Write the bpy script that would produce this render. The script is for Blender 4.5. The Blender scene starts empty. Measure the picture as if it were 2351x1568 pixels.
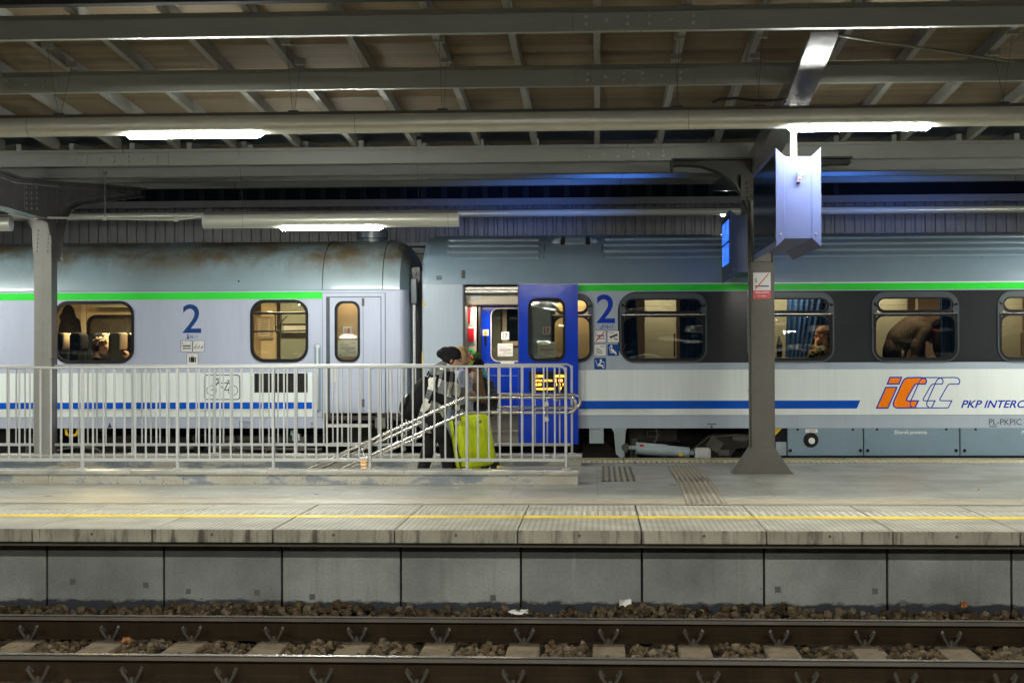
import bpy, bmesh, math, random
from mathutils import Vector, Matrix, Quaternion
S = bpy.context.scene
COL = S.collection
rnd = random.Random(7)
# ------------------------------------------------------------------ camera, world, exposure
CX, CY, F = 1175.5, 784.0, 3525.0          # photograph measured on a 2351 px wide grid
EYE = Vector((0, 0, 1.45))                 # metres above the platform surface
_yc = Vector(((1370 - CX) / F, (CY - 813) / F, -1)).normalized()
_xc = -Vector(((-62500 - CX) / F, (CY - 1018) / F, -1)).normalized()
_xc = (_xc - _yc * _xc.dot(_yc)).normalized()
_zc = _xc.cross(_yc)
RCW = Matrix((_xc, _yc, _zc))              # rows: world axes in camera space = camera-to-world rotation
cam = bpy.data.cameras.new('camera')
camo = bpy.data.objects.new('camera', cam); COL.objects.link(camo)
camo.matrix_world = Matrix.Translation(EYE) @ RCW.to_4x4()
cam.sensor_width = 36; cam.lens = 36 * F / 2351.0
cam.clip_end = 300
cam.dof.use_dof = True; cam.dof.focus_distance = 20.6; cam.dof.aperture_fstop = 6.3
S.camera = camo
wd = bpy.data.worlds.new('World'); S.world = wd; wd.use_nodes = True
wd.node_tree.nodes['Background'].inputs[0].default_value = (0.004, 0.007, 0.014, 1)   # night sky
wd.node_tree.nodes['Background'].inputs[1].default_value = 1.0
S.view_settings.view_transform = 'Standard'; S.view_settings.look = 'None'
S.view_settings.exposure = 1.15; S.view_settings.gamma = 1
S.cycles.use_denoising = True
try: S.cycles.denoiser = 'OPENIMAGEDENOISE'
except Exception: pass
S.cycles.max_bounces = 7; S.cycles.diffuse_bounces = 4; S.cycles.glossy_bounces = 3
S.cycles.transparent_max_bounces = 10; S.cycles.sample_clamp_indirect = 6
S.cycles.caustics_reflective = False; S.cycles.caustics_refractive = False

def at(X, Y, y):
    d = RCW @ Vector(((X - CX) / F, (CY - Y) / F, -1))
    return EYE + d * ((y - EYE.y) / d.y)
def atx(X, Y, x):
    d = RCW @ Vector(((X - CX) / F, (CY - Y) / F, -1))
    return EYE + d * ((x - EYE.x) / d.x)

# ------------------------------------------------------------------ materials
def lin(c):
    return tuple(((v / 255) / 12.92 if v / 255 <= .04045 else ((v / 255 + .055) / 1.055) ** 2.4) for v in c)
class NT:
    def __init__(s, name):
        s.m = bpy.data.materials.new(name); s.m.use_nodes = True
        s.t = s.m.node_tree; s.p = s.t.nodes['Principled BSDF']; s.tc = None; s.rand = False
    def n(s, typ, **kw):
        o = s.t.nodes.new('ShaderNode' + typ)
        for k, v in kw.items(): setattr(o, k, v)
        return o
    def l(s, a, b): s.t.links.new(a, b)
    def co(s, scale=(1, 1, 1), rot=(0, 0, 0), src='Object'):
        if not s.tc: s.tc = s.n('TexCoord')
        mp = s.n('Mapping'); mp.inputs['Scale'].default_value = scale; mp.inputs['Rotation'].default_value = rot
        s.l(s.tc.outputs[src], mp.inputs[0])
        if s.rand:
            oi = s.n('ObjectInfo'); mu = s.n('VectorMath', operation='SCALE'); mu.inputs[0].default_value = (31.7, 0, 0); s.l(oi.outputs['Random'], mu.inputs['Scale'])
            ad = s.n('VectorMath', operation='ADD'); s.l(mp.outputs[0], ad.inputs[0]); s.l(mu.outputs[0], ad.inputs[1]); return ad.outputs[0]
        return mp.outputs[0]
    def noise(s, sc, scale=(1, 1, 1), detail=5, rough=.55, rot=(0, 0, 0), src='Object'):
        o = s.n('TexNoise'); o.inputs['Scale'].default_value = sc; o.inputs['Detail'].default_value = detail
        o.inputs['Roughness'].default_value = rough
        s.l(s.co(scale, rot, src), o.inputs['Vector']); return o.outputs['Fac']
    def ramp(s, fac, stops, interp='LINEAR'):
        o = s.n('ValToRGB'); o.color_ramp.interpolation = interp
        e = o.color_ramp.elements
        while len(e) < len(stops): e.new(.5)
        for q, (p, c) in zip(e, stops):
            q.position = p; q.color = (c, c, c, 1) if not hasattr(c, '__len__') else (*c[:3], 1)
        s.l(fac, o.inputs[0]); return o.outputs[0]
    def mix(s, fac, a, b, mode='MIX'):
        o = s.n('MixRGB', blend_type=mode)
        for i, v in enumerate((fac, a, b)):
            if hasattr(v, 'is_linked'): s.l(v, o.inputs[i])
            elif hasattr(v, '__len__'): o.inputs[i].default_value = (*v[:3], 1)
            else: o.inputs[i].default_value = v if i == 0 else (v, v, v, 1)
        return o.outputs[0]
    def math(s, op, a, b=0.0):
        o = s.n('Math', operation=op)
        for i, v in enumerate((a, b)):
            if hasattr(v, 'is_linked'): s.l(v, o.inputs[i])
            else: o.inputs[i].default_value = v
        return o.outputs[0]
    def bump(s, h, strength=.3, dist=.01):
        o = s.n('Bump'); o.inputs['Strength'].default_value = strength; o.inputs['Distance'].default_value = dist
        s.l(h, o.inputs['Height']); s.l(o.outputs[0], s.p.inputs['Normal'])
    def base(s, c): s.l(c, s.p.inputs['Base Color'])
    def set(s, rough=.6, metal=0, spec=.5, coat=0):
        s.p.inputs['Roughness'].default_value = rough; s.p.inputs['Metallic'].default_value = metal
        s.p.inputs['Specular IOR Level'].default_value = spec
        if coat: s.p.inputs['Coat Weight'].default_value = coat; s.p.inputs['Coat Roughness'].default_value = .08
def pbr(name, col, rough=.6, metal=0, var=.12, vs=2.5, bump=0, bs=60, stretch=(1, 1, 1), coat=0, dirt=None, dsc=1.2, dth=(.55, .75), rvar=.0, rand=False, spec=.5):
    k = NT(name); k.rand = rand;  k.set(rough, metal, spec, coat=coat)
    f = k.noise(vs, stretch)
    c = k.mix(1, k.ramp(f, [(.3, 1 - var), (.7, 1 + var)]), col, 'MULTIPLY')
    g = k.noise(vs * 9, stretch, 6, .6)
    c = k.mix(1, c, k.ramp(g, [(.3, 1 - var * .6), (.7, 1 + var * .6)]), 'MULTIPLY')
    if dirt:
        d = k.ramp(k.noise(dsc, stretch, 8, .65), [(dth[0], 0), (dth[1], .8)])
        c = k.mix(d, c, dirt)
    k.base(c)
    if rvar:
        k.l(k.ramp(g, [(.3, max(0, rough - rvar)), (.7, rough + rvar)]), k.p.inputs['Roughness'])
    if bump: k.bump(k.noise(bs, stretch, 4), bump, .004)
    return k.m
def emit(name, col, strength):
    k = NT(name); k.p.inputs['Base Color'].default_value = (*col, 1)
    k.p.inputs['Emission Color'].default_value = (*col, 1); k.p.inputs['Emission Strength'].default_value = strength
    k.set(.4); return k.m
def glass(name, tint=(.8, .82, .8), refl=1.0, wave=.0, rough=0.0, wsc=(.45, 1, 1.3)):
    k = NT(name); t = k.t; t.nodes.remove(k.p)
    tr = k.n('BsdfTransparent'); tr.inputs[0].default_value = (*tint, 1)
    gl = k.n('BsdfGlossy'); gl.inputs['Roughness'].default_value = rough; gl.inputs[0].default_value = (.9, .95, .95, 1)
    fr = k.n('Fresnel'); fr.inputs[0].default_value = 1.5
    mx = k.n('MixShader')
    k.l(k.math('MULTIPLY', fr.outputs[0], 1.7 * refl), mx.inputs[0]); k.l(tr.outputs[0], mx.inputs[1]); k.l(gl.outputs[0], mx.inputs[2])
    if wave:
        b = k.n('Bump'); b.inputs['Strength'].default_value = wave; b.inputs['Distance'].default_value = .02
        k.l(k.noise(3.2, wsc, detail=1.0), b.inputs['Height']); k.l(b.outputs[0], gl.inputs['Normal'])
    k.l(mx.outputs[0], t.nodes['Material Output'].inputs[0]); return k.m

M = {}
M['purlin'] = pbr('purlin_paint', (.165, .168, .145), .42, var=.1, vs=1.2, stretch=(.25, 1, 1), bump=.08)
M['rafter'] = pbr('rafter_timber', (.21, .21, .185), .6, var=.14, vs=6, stretch=(1, .2, 1), dirt=(.20, .17, .12), dsc=5, dth=(.6, .8))
M['bolt'] = pbr('bolt_zinc', (.30, .29, .26), .4, .7)
k = NT('roof_boards'); k.set(.75, spec=.08)
_f = k.noise(3, (.12, 5, 1), 7, .65); _b = k.n('TexBrick'); _b.offset = .37
for q, v in (('Color1', (.20, .155, .10, 1)), ('Color2', (.15, .115, .075, 1)), ('Mortar', (.10, .08, .05, 1)), ('Scale', 1.0), ('Mortar Size', .004), ('Brick Width', 4.1), ('Row Height', .115)): _b.inputs[q].default_value = v
k.l(k.co(), _b.inputs['Vector'])
k.base(k.mix(.8, k.mix(1, _b.outputs[0], k.ramp(_f, [(.3, .7), (.7, 1.25)]), 'MULTIPLY'), _b.outputs[0])); M['boards'] = k.m
M['valley'] = pbr('valley_sheet', (.055, .07, .085), .45, .3, vs=4)
M['gutter'] = pbr('gutter_steel', (.20, .205, .20), .3, .4, vs=1.5, stretch=(.2, 1, 1))
M['bracketdark'] = pbr('knee_bracket_paint', (.024, .022, .018), .5, spec=.12, var=.2, bump=.12, bs=45)
M['dark'] = pbr('dark_steel', (.022, .022, .022), .8, spec=.05)
M['columnpale'] = pbr('column_pale_paint', (.30, .29, .26), .36, var=.08, bump=.12, bs=45)
M['column'] = pbr('column_paint', (.112, .104, .088), .45, spec=.25, var=.1, bump=.12, bs=45, dirt=(.16, .10, .06), dsc=4, dth=(.72, .8))
M['columndark'] = pbr('bracket_paint', (.085, .08, .082), .26, var=.15, bump=.12, bs=45)
M['tube'] = pbr('tube_aluminium', (.52, .52, .45), .3, .25, var=.06, vs=1.5, stretch=(.15, 1, 1))
M['tubecap'] = pbr('tube_cap', (.06, .055, .05), .5)
M['tubeend'] = pbr('tube_end_cap', (.55, .56, .62), .4)
M['led'] = emit('led_diffuser', (.97, 1.0, .93), 200)
M['ledrear'] = emit('led_diffuser_rear', (.97, 1.0, .93), 125)
M['led2'] = emit('led_diffuser_far', (.93, 1.0, .98), 60)
M['whiterail'] = pbr('railing_paint', (.47, .475, .465), .3, var=.015, dirt=(.35, .31, .26), dsc=9, dth=(.68, .78))
M['stainless'] = pbr('stainless_steel', (.58, .55, .50), .24, .95, var=.05, stretch=(.2, 1, 1))
k = NT('granite'); k.set(.32)
_n = k.noise(1.6, (1, 1, 2.2), 6, .6, (0, .7, .2)); _w = k.ramp(_n, [(.38, (.43, .39, .30)), (.49, (.50, .48, .41)), (.535, (.27, .29, .30)), (.62, (.20, .23, .26))])
_v = k.n('TexVoronoi'); _v.inputs['Scale'].default_value = 30; k.l(k.co(), _v.inputs['Vector'])
_s = k.math('MULTIPLY', k.ramp(_v.outputs['Distance'], [(.12, 1), (.26, 0)]), k.ramp(k.noise(5), [(.5, 0), (.58, 1)]))
_c = k.mix(_s, _w, (.10, .06, .04)); _c = k.mix(1, _c, k.ramp(k.noise(140, detail=2), [(.3, .72), (.7, 1.2)]), 'MULTIPLY')
_j = k.n('TexBrick'); _j.offset = 0
for q, v in (('Color1', (1, 1, 1, 1)), ('Color2', (.86, .87, .88, 1)), ('Mortar', (.45, .42, .38, 1)), ('Scale', 1.0), ('Mortar Size', .003), ('Brick Width', 1.55), ('Row Height', 9)): _j.inputs[q].default_value = v
k.l(k.co(rot=(math.radians(90), 0, 0)), _j.inputs['Vector'])
k.base(k.mix(1, _c, _j.outputs[0], 'MULTIPLY')); M['granite'] = k.m
M['cap'] = pbr('granite_cap', (.44, .42, .36), .2, var=.12, vs=3, dirt=(.24, .25, .25), dsc=2.5, dth=(.5, .7), bump=.05)
# paving: large worn granite slabs, beige band and a fine joint grid
k = NT('platform_paving'); k.set(.33)
_b = k.n('TexBrick'); _b.offset = .5
for q, v in (('Color1', (.255, .25, .22, 1)), ('Color2', (.31, .30, .262, 1)), ('Mortar', (.10, .095, .085, 1)), ('Scale', 1.0), ('Mortar Size', .004), ('Mortar Smooth', .2), ('Brick Width', .45), ('Row Height', .9)): _b.inputs[q].default_value = v
k.l(k.co(rot=(0, 0, math.radians(90))), _b.inputs['Vector'])
_c = k.mix(1, _b.outputs[0], k.ramp(k.noise(1.1, detail=7), [(.3, .78), (.7, 1.18)]), 'MULTIPLY')
_c = k.mix(1, _c, k.ramp(k.noise(60, detail=3), [(.3, .86), (.7, 1.12)]), 'MULTIPLY')
_d = k.ramp(k.noise(2.2, detail=9, rough=.7), [(.58, 0), (.72, .55)]); _c = k.mix(_d, _c, (.17, .155, .13))
k.base(_c); k.l(k.ramp(k.noise(2.0, detail=8), [(.3, .26), (.7, .48)]), k.p.inputs['Roughness']); k.bump(k.noise(90), .15, .003); M['paving'] = k.m
M['beige'] = pbr('beige_paving', (.33, .285, .21), .45, var=.14, vs=4, dirt=(.25, .2, .14), dsc=3, bump=.1)
# edge slab: concrete with a fine grooved top
k = NT('edge_slab_concrete'); k.set(.6, spec=.2); k.rand = True
_c = k.mix(1, (.33, .31, .245), k.ramp(k.noise(2.5, detail=8), [(.3, .72), (.7, 1.2)]), 'MULTIPLY')
_st = k.ramp(k.noise(7, (1, .0, .12), 6, .7), [(.50, 0), (.62, .9)])
_g = k.n('NewGeometry'); _sx = k.n('SeparateXYZ'); k.l(_g.outputs['Normal'], _sx.inputs[0])
_side = k.math('LESS_THAN', _sx.outputs[2], .5)
_c = k.mix(k.math('MULTIPLY', _st, _side), _c, (.055, .045, .035))
_wv = k.n('TexWave'); _wv.bands_direction = 'X'; _wv.inputs['Scale'].default_value = 6.4; k.l(k.co(), _wv.inputs['Vector'])
_top = k.math('SUBTRACT', 1.0, _side)
_c = k.mix(k.math('MULTIPLY', _top, .5), _c, k.mix(1, _c, k.ramp(_wv.outputs['Fac'], [(.2, .62), (.7, 1.15)]), 'MULTIPLY'))
k.base(_c); k.bump(_wv.outputs['Fac'], .25, .004); M['edge'] = k.m
M['stud'] = pbr('stud_concrete', (.46, .45, .40), .35)
M['yellow'] = pbr('yellow_line_paint', (.66, .46, .03), .55, var=.2, vs=8, stretch=(.4, 1, 1), dirt=(.42, .36, .2), dsc=5, dth=(.58, .72))
k = NT('wall_panel_concrete'); k.set(.8, spec=.12)
_c = k.mix(1, (.225, .236, .222), k.ramp(k.noise(1.3, detail=8), [(.3, .62), (.7, 1.25)]), 'MULTIPLY')
_oi = k.n('ObjectInfo'); _c = k.mix(1, _c, k.ramp(_oi.outputs['Random'], [(0, .80), (1, 1.12)]), 'MULTIPLY')
_c = k.mix(k.ramp(k.noise(3.5, (1, 1, .06), 7, .75), [(.52, 0), (.75, .55)]), _c, (.12, .115, .10))
_c = k.mix(k.ramp(k.noise(6.5, (1.4, 1, .1), 6, .7), [(.62, 0), (.8, .45)]), _c, (.40, .39, .36))
_c = k.mix(1, _c, k.ramp(k.noise(45, detail=4), [(.3, .88), (.7, 1.1)]), 'MULTIPLY')
_c = k.mix(k.ramp(k.noise(5, (1, 1, .12), 6, .7), [(.6, 0), (.78, .5)]), _c, (.15, .115, .07))
_c = k.mix(k.ramp(k.noise(9, detail=2), [(.76, 0), (.79, .75)]), _c, (.10, .095, .085))
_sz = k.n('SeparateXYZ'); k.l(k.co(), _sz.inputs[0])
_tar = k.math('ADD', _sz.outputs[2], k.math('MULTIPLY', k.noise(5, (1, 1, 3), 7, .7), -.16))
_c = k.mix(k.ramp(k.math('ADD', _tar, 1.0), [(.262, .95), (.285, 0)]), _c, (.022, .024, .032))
k.base(_c); k.bump(k.noise(40), .2, .004); M['panel'] = k.m
M['joint'] = pbr('joint_dark', (.075, .068, .055), .9)
M['rail'] = pbr('rail_rust', (.017, .011, .0055), .8, spec=.08, var=.25, vs=5, stretch=(1, .1, .1), bump=.2)
M['railtop'] = pbr('rail_head_polished', (.33, .31, .28), .26, .85, var=.1, stretch=(.2, 3, 1))
M['sleeper'] = pbr('sleeper_concrete', (.155, .12, .077), .9, spec=.1, rand=True, var=.2, vs=6, bump=.3, dirt=(.06, .045, .03), dsc=7, dth=(.45, .7))
M['clip'] = pbr('rail_clip_steel', (.055, .05, .04), .6, .2, spec=.25, var=.2)
k = NT('ballast_stone'); k.set(.9, spec=.1)
_g = k.n('NewGeometry'); k.base(k.mix(1, k.ramp(_g.outputs['Random Per Island'], [(0, (.022, .016, .009)), (.3, (.058, .042, .023)), (.55, (.10, .074, .040)), (.75, (.066, .040, .024)), (.9, (.15, .12, .078)), (1, (.05, .05, .045))]), k.ramp(k.noise(30), [(.3, .7), (.7, 1.25)]), 'MULTIPLY')); k.bump(k.noise(60), .4, .004); M['stone'] = k.m
M['soil'] = pbr('track_bed_soil', (.035, .026, .017), .95, spec=.05, var=.4, vs=14, bump=.6, bs=40)
M['black'] = pbr('black_rubber', (.012, .012, .013), .45)
M['cable'] = pbr('black_cable', (.015, .015, .015), .5)
M['white'] = pbr('white_plastic', (.72, .72, .70), .4, var=.03)
# ------------------------------------------------------------------ mesh helpers
def setpar(o, parent):
    if parent is not None:
        o.parent = parent
        if parent.type == 'EMPTY': o.location = -Vector(parent.location)
class MB:
    def __init__(s): s.v = []; s.f = []; s.mi = []; s.cur = 0
    def add(s, vs, fs):
        o = len(s.v); s.v += [tuple(v) for v in vs]; s.f += [tuple(i + o for i in f) for f in fs]; s.mi += [s.cur] * len(fs); return s
    def box(s, x0, x1, y0, y1, z0, z1, rot=None, c=None):
        vs = [Vector((x, y, z)) for x in (x0, x1) for y in (y0, y1) for z in (z0, z1)]
        if rot is not None:
            c = c if c is not None else Vector(((x0 + x1) / 2, (y0 + y1) / 2, (z0 + z1) / 2)); vs = [c + rot @ (v - c) for v in vs]
        return s.add(vs, [(0, 1, 3, 2), (4, 6, 7, 5), (0, 4, 5, 1), (2, 3, 7, 6), (0, 2, 6, 4), (1, 5, 7, 3)])
    def rbox(s, x0, x1, y0, y1, z0, z1, r, seg=3, rot=None, c=None):
        bm = bmesh.new(); bmesh.ops.create_cube(bm, size=1)
        for v in bm.verts: v.co = Vector(((x0 + x1) / 2 + v.co.x * (x1 - x0), (y0 + y1) / 2 + v.co.y * (y1 - y0), (z0 + z1) / 2 + v.co.z * (z1 - z0)))
        bmesh.ops.bevel(bm, geom=list(bm.edges), offset=r, segments=seg, profile=.5, affect='EDGES')
        c = c if c is not None else Vector(((x0 + x1) / 2, (y0 + y1) / 2, (z0 + z1) / 2))
        bm.verts.index_update()
        vs = [v.co.copy() if rot is None else c + rot @ (v.co - c) for v in bm.verts]
        s.add(vs, [tuple(v.index for v in f.verts) for f in bm.faces]); bm.free(); return s
    def prism(s, prof, axis, a, b, caps=True):
        """prof: 2D points; axis 'x' -> prof is (y,z); 'y' -> (x,z); 'z' -> (x,y)"""
        def P(p, t): return (t, p[0], p[1]) if axis == 'x' else (p[0], t, p[1]) if axis == 'y' else (p[0], p[1], t)
        n = len(prof); vs = [P(p, a) for p in prof] + [P(p, b) for p in prof]
        fs = [(i, (i + 1) % n, n + (i + 1) % n, n + i) for i in range(n)]
        if caps: fs += [tuple(range(n - 1, -1, -1)), tuple(range(n, 2 * n))]
        return s.add(vs, fs)
    def sheet(s, prof, axis, a, b):
        def P(p, t): return (t, p[0], p[1]) if axis == 'x' else (p[0], t, p[1]) if axis == 'y' else (p[0], p[1], t)
        n = len(prof); return s.add([P(p, a) for p in prof] + [P(p, b) for p in prof], [(i, i + 1, n + i + 1, n + i) for i in range(n - 1)])
    def tube(s, pts, r, n=8, caps=True, closed=False):
        pts = [Vector(p) for p in pts]; rs = r if hasattr(r, '__len__') else [r] * len(pts)
        vs = []; m = len(pts); up = None
        for i, p in enumerate(pts):
            d = ((pts[(i + 1) % m] - pts[i - 1]) if closed else (pts[min(i + 1, m - 1)] - pts[max(i - 1, 0)])).normalized()
            if up is None: up = Vector((0, 0, 1)) if abs(d.z) < .9 else Vector((1, 0, 0))
            a = d.cross(up).normalized(); b = a.cross(d).normalized(); up = b
            vs += [p + (a * math.cos(2 * math.pi * j / n) + b * math.sin(2 * math.pi * j / n)) * rs[i] for j in range(n)]
        fs = [(i * n + j, i * n + (j + 1) % n, ((i + 1) % m) * n + (j + 1) % n, ((i + 1) % m) * n + j) for i in range(m if closed else m - 1) for j in range(n)]
        if caps and not closed: fs += [tuple(range(n - 1, -1, -1)), tuple((m - 1) * n + j for j in range(n))]
        return s.add(vs, fs)
    def cyl(s, p0, p1, r, n=16, r1=None): return s.tube([p0, p1], [r, r if r1 is None else r1], n)
    def capsule(s, p0, r0, p1, r1, n=14, k=4):
        p0, p1 = Vector(p0), Vector(p1); d = (p1 - p0)
        if d.length < 1e-6: d = Vector((0, 0, 1e-4)); p1 = p0 + d
        d = d.normalized(); pts = []; rs = []
        for i in range(k + 1):
            a = math.pi / 2 * i / k; pts.append(p0 - d * (r0 * math.cos(a))); rs.append(max(r0 * math.sin(a), 1e-4))
        for i in range(k + 1):
            a = math.pi / 2 * i / k; pts.append(p1 + d * (r1 * math.sin(a))); rs.append(max(r1 * math.cos(a), 1e-4))
        return s.tube(pts, rs, n)
    def ell(s, c, r, rot=None, n=20, m=12):
        vs = []; c = Vector(c)
        for i in range(1, m):
            a = math.pi * i / m
            for j in range(n):
                b = 2 * math.pi * j / n; v = Vector((r[0] * math.sin(a) * math.cos(b), r[1] * math.sin(a) * math.sin(b), r[2] * math.cos(a)))
                vs.append(c + (rot @ v if rot is not None else v))
        for z in (1, -1):
            v = Vector((0, 0, z * r[2])); vs.append(c + (rot @ v if rot is not None else v))
        t = (m - 1) * n; fs = [(i * n + j, (i + 1) * n + j, (i + 1) * n + (j + 1) % n, i * n + (j + 1) % n) for i in range(m - 2) for j in range(n)]
        fs += [(t, j, (j + 1) % n) for j in range(n)] + [(t + 1, (m - 2) * n + (j + 1) % n, (m - 2) * n + j) for j in range(n)]
        return s.add(vs, fs)
    def rev(s, prof, c, n=24):
        """prof: (radius, z) list, around z"""
        vs = [(c[0] + r * math.cos(2 * math.pi * j / n), c[1] + r * math.sin(2 * math.pi * j / n), c[2] + z) for r, z in prof for j in range(n)]
        m = len(prof); fs = [(i * n + j, i * n + (j + 1) % n, (i + 1) * n + (j + 1) % n, (i + 1) * n + j) for i in range(m - 1) for j in range(n)]
        fs += [tuple(range(n - 1, -1, -1)), tuple((m - 1) * n + j for j in range(n))]
        return s.add(vs, fs)
    def frame(s, outer, inner, y0, y1):
        """closed ring between two equal-length outlines (x,z), from y0 (front) back to y1"""
        n = len(outer); vs = [(p[0], y, p[1]) for y in (y0, y1) for p in outer] + [(p[0], y, p[1]) for y in (y0, y1) for p in inner]
        fs = []
        for i in range(n):
            j = (i + 1) % n
            fs += [(i, j, 2 * n + j, 2 * n + i), (n + i, 3 * n + i, 3 * n + j, n + j), (i, n + i, n + j, j), (2 * n + i, 2 * n + j, 3 * n + j, 3 * n + i)]
        return s.add(vs, fs)
    def plate(s, outline, y0, y1): return s.prism(outline, 'y', y0, y1)
    def stroke(s, pts, w, y, t=.002, closed=False):
        """flat line of width w on the plane y (x,z points), t proud towards the viewer"""
        P = [Vector((p[0], p[1])) for p in pts]; n = len(P); L = []; R = []
        for i in range(n):
            a = P[i] - P[i - 1] if (i or closed) else P[1] - P[0]; b = P[(i + 1) % n] - P[i] if (i < n - 1 or closed) else a
            a = a.normalized() if a.length > 1e-9 else b.normalized(); b = b.normalized() if b.length > 1e-9 else a
            d = (a + b); d = d.normalized() if d.length > 1e-6 else a
            q = Vector((-d.y, d.x)) * (w / 2 / max(.5, d.dot(a))); L.append(P[i] + q); R.append(P[i] - q)
        vs = [(p.x, yy, p.y) for yy in (y - t, y) for p in L] + [(p.x, yy, p.y) for yy in (y - t, y) for p in R]
        fs = []
        for i in range(n if closed else n - 1):
            j = (i + 1) % n
            fs += [(i, j, 2 * n + j, 2 * n + i), (i, n + i, n + j, j), (2 * n + i, 2 * n + j, 3 * n + j, 3 * n + i)]
        return s.add(vs, fs)
    def build(s, name, m, parent=None, smooth=None, **tags):
        me = bpy.data.meshes.new(name); me.from_pydata(s.v, [], s.f)
        ms = m if isinstance(m, (list, tuple)) else [m]
        for q in ms: me.materials.append(M[q] if isinstance(q, str) else q)
        if len(ms) > 1: me.polygons.foreach_set('material_index', s.mi)
        bm = bmesh.new(); bm.from_mesh(me); bmesh.ops.recalc_face_normals(bm, faces=bm.faces); bm.to_mesh(me); bm.free()
        if smooth: me.polygons.foreach_set('use_smooth', [True] * len(me.polygons)); me.set_sharp_from_angle(angle=math.radians(smooth))
        me.update(); o = bpy.data.objects.new(name, me); COL.objects.link(o)
        setpar(o, parent)
        for q, v in tags.items(): o[q] = v
        return o
def bevel(o, w=.004, seg=2):
    b = o.modifiers.new('bevel', 'BEVEL'); b.width = w; b.segments = seg; b.limit_method = 'ANGLE'; b.angle_limit = math.radians(40); return o
def thing(name, label, cat, loc=(0, 0, 0), group=None):
    o = bpy.data.objects.new(name, None); COL.objects.link(o); o['label'] = label; o['category'] = cat; o['kind'] = 'thing'
    o.empty_display_size = .1; o.location = loc
    if group: o['group'] = group
    return o
def tag(o, label, cat, group=None):
    o['label'] = label; o['category'] = cat; o['kind'] = 'thing'
    if group: o['group'] = group
    return o
def copy(o, parent=None, dx=(0, 0, 0)):
    c = o.copy(); COL.objects.link(c); c.parent = parent
    if parent is None: c.location = Vector(o.location) + Vector(dx)
    for ch in [q for q in o.children]: copy(ch, c)
    return c
def rr(x0, x1, z0, z1, r, k=6):
    """rounded rectangle outline, counter-clockwise from the lower left corner's start; 4*(k+1) points"""
    out = []
    for cx, cz, a0 in ((x0 + r, z0 + r, 180), (x1 - r, z0 + r, 270), (x1 - r, z1 - r, 0), (x0 + r, z1 - r, 90)):
        for i in range(k + 1):
            a = math.radians(a0 + 90 * i / k); out.append((cx + r * math.cos(a), cz + r * math.sin(a)))
    return out
def hole_wall(mb, x0, x1, z0, z1, holes, y, k=6, depth=.06):
    """flat wall on plane y with rounded holes (x0,x1,z0,z1,r) side by side; each hole gets a reveal going back"""
    holes = sorted(holes); xs = x0
    for i, (a, b, c, d, r) in enumerate(holes):
        nx = (b + holes[i + 1][0]) / 2 if i + 1 < len(holes) else x1
        o = rr(a, b, c, d, r, k); n = len(o); cor = [(xs, z0), (nx, z0), (nx, z1), (xs, z1)]
        vs = [(p[0], y, p[1]) for p in o] + [(p[0], y, p[1]) for p in cor] + [(p[0], y + depth, p[1]) for p in o]
        fs = []
        for q in range(4):
            s0 = q * (k + 1)
            for j in range(k): fs.append((s0 + j, n + q, s0 + j + 1))
            e, nxt = s0 + k, ((q + 1) % 4) * (k + 1)
            fs.append((e, n + q, n + (q + 1) % 4, nxt))
        fs += [(j, (j + 1) % n, n + 4 + (j + 1) % n, n + 4 + j) for j in range(n)]
        mb.add(vs, fs); xs = nx
    if not holes: mb.add([(x0, y, z0), (x1, y, z0), (x1, y, z1), (x0, y, z1)], [(0, 1, 2, 3)])
    return mb
def text(s, box, y, mat, name, parent=None, shear=0.0, t=.002, bold=0.0, fit=True, rotz=None, **tags):
    """lettering on the plane y, fitted into box=(x0,x1,z0,z1)"""
    cu = bpy.data.curves.new(name, 'FONT'); cu.body = s; cu.size = 1; cu.shear = shear; cu.offset = bold; cu.resolution_u = 4
    tmp = bpy.data.objects.new('tmp_lettering', cu); COL.objects.link(tmp)
    dg = bpy.context.evaluated_depsgraph_get(); me = bpy.data.meshes.new_from_object(tmp.evaluated_get(dg)); bpy.data.objects.remove(tmp)
    xs = [v.co.x for v in me.vertices]; ys = [v.co.y for v in me.vertices]
    x0, x1, z0, z1 = box; sx = (x1 - x0) / (max(xs) - min(xs)); sz = (z1 - z0) / (max(ys) - min(ys))
    if not fit: sx = sz
    mx, my = min(xs), min(ys)
    for v in me.vertices: v.co = Vector((x0 + (v.co.x - mx) * sx, y - t, z0 + (v.co.y - my) * sz))
    me.materials.clear(); me.materials.append(M[mat]); me.name = name
    o = bpy.data.objects.new(name, me); COL.objects.link(o)
    setpar(o, parent)
    for q, v in tags.items(): o[q] = v
    return o
def blob(mb, name, mat, parent=None, voxel=.012, smooth=6, **tags):
    """fuse overlapping volumes into one continuous surface"""
    me = bpy.data.meshes.new(name); me.from_pydata(mb.v, [], mb.f)
    bm = bmesh.new(); bm.from_mesh(me); bmesh.ops.recalc_face_normals(bm, faces=bm.faces); bm.to_mesh(me); bm.free()
    o = bpy.data.objects.new('tmp_volume', me); COL.objects.link(o)
    r = o.modifiers.new('r', 'REMESH'); r.mode = 'VOXEL'; r.voxel_size = voxel
    if smooth: q = o.modifiers.new('s', 'SMOOTH'); q.iterations = smooth; q.factor = .5
    dg = bpy.context.evaluated_depsgraph_get(); m2 = bpy.data.meshes.new_from_object(o.evaluated_get(dg)); bpy.data.objects.remove(o)
    m2.name = name; m2.materials.clear(); m2.materials.append(M[mat] if isinstance(mat, str) else mat)
    m2.polygons.foreach_set('use_smooth', [True] * len(m2.polygons))
    o = bpy.data.objects.new(name, m2); COL.objects.link(o)
    setpar(o, parent)
    for a, v in tags.items(): o[a] = v
    return o
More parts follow.
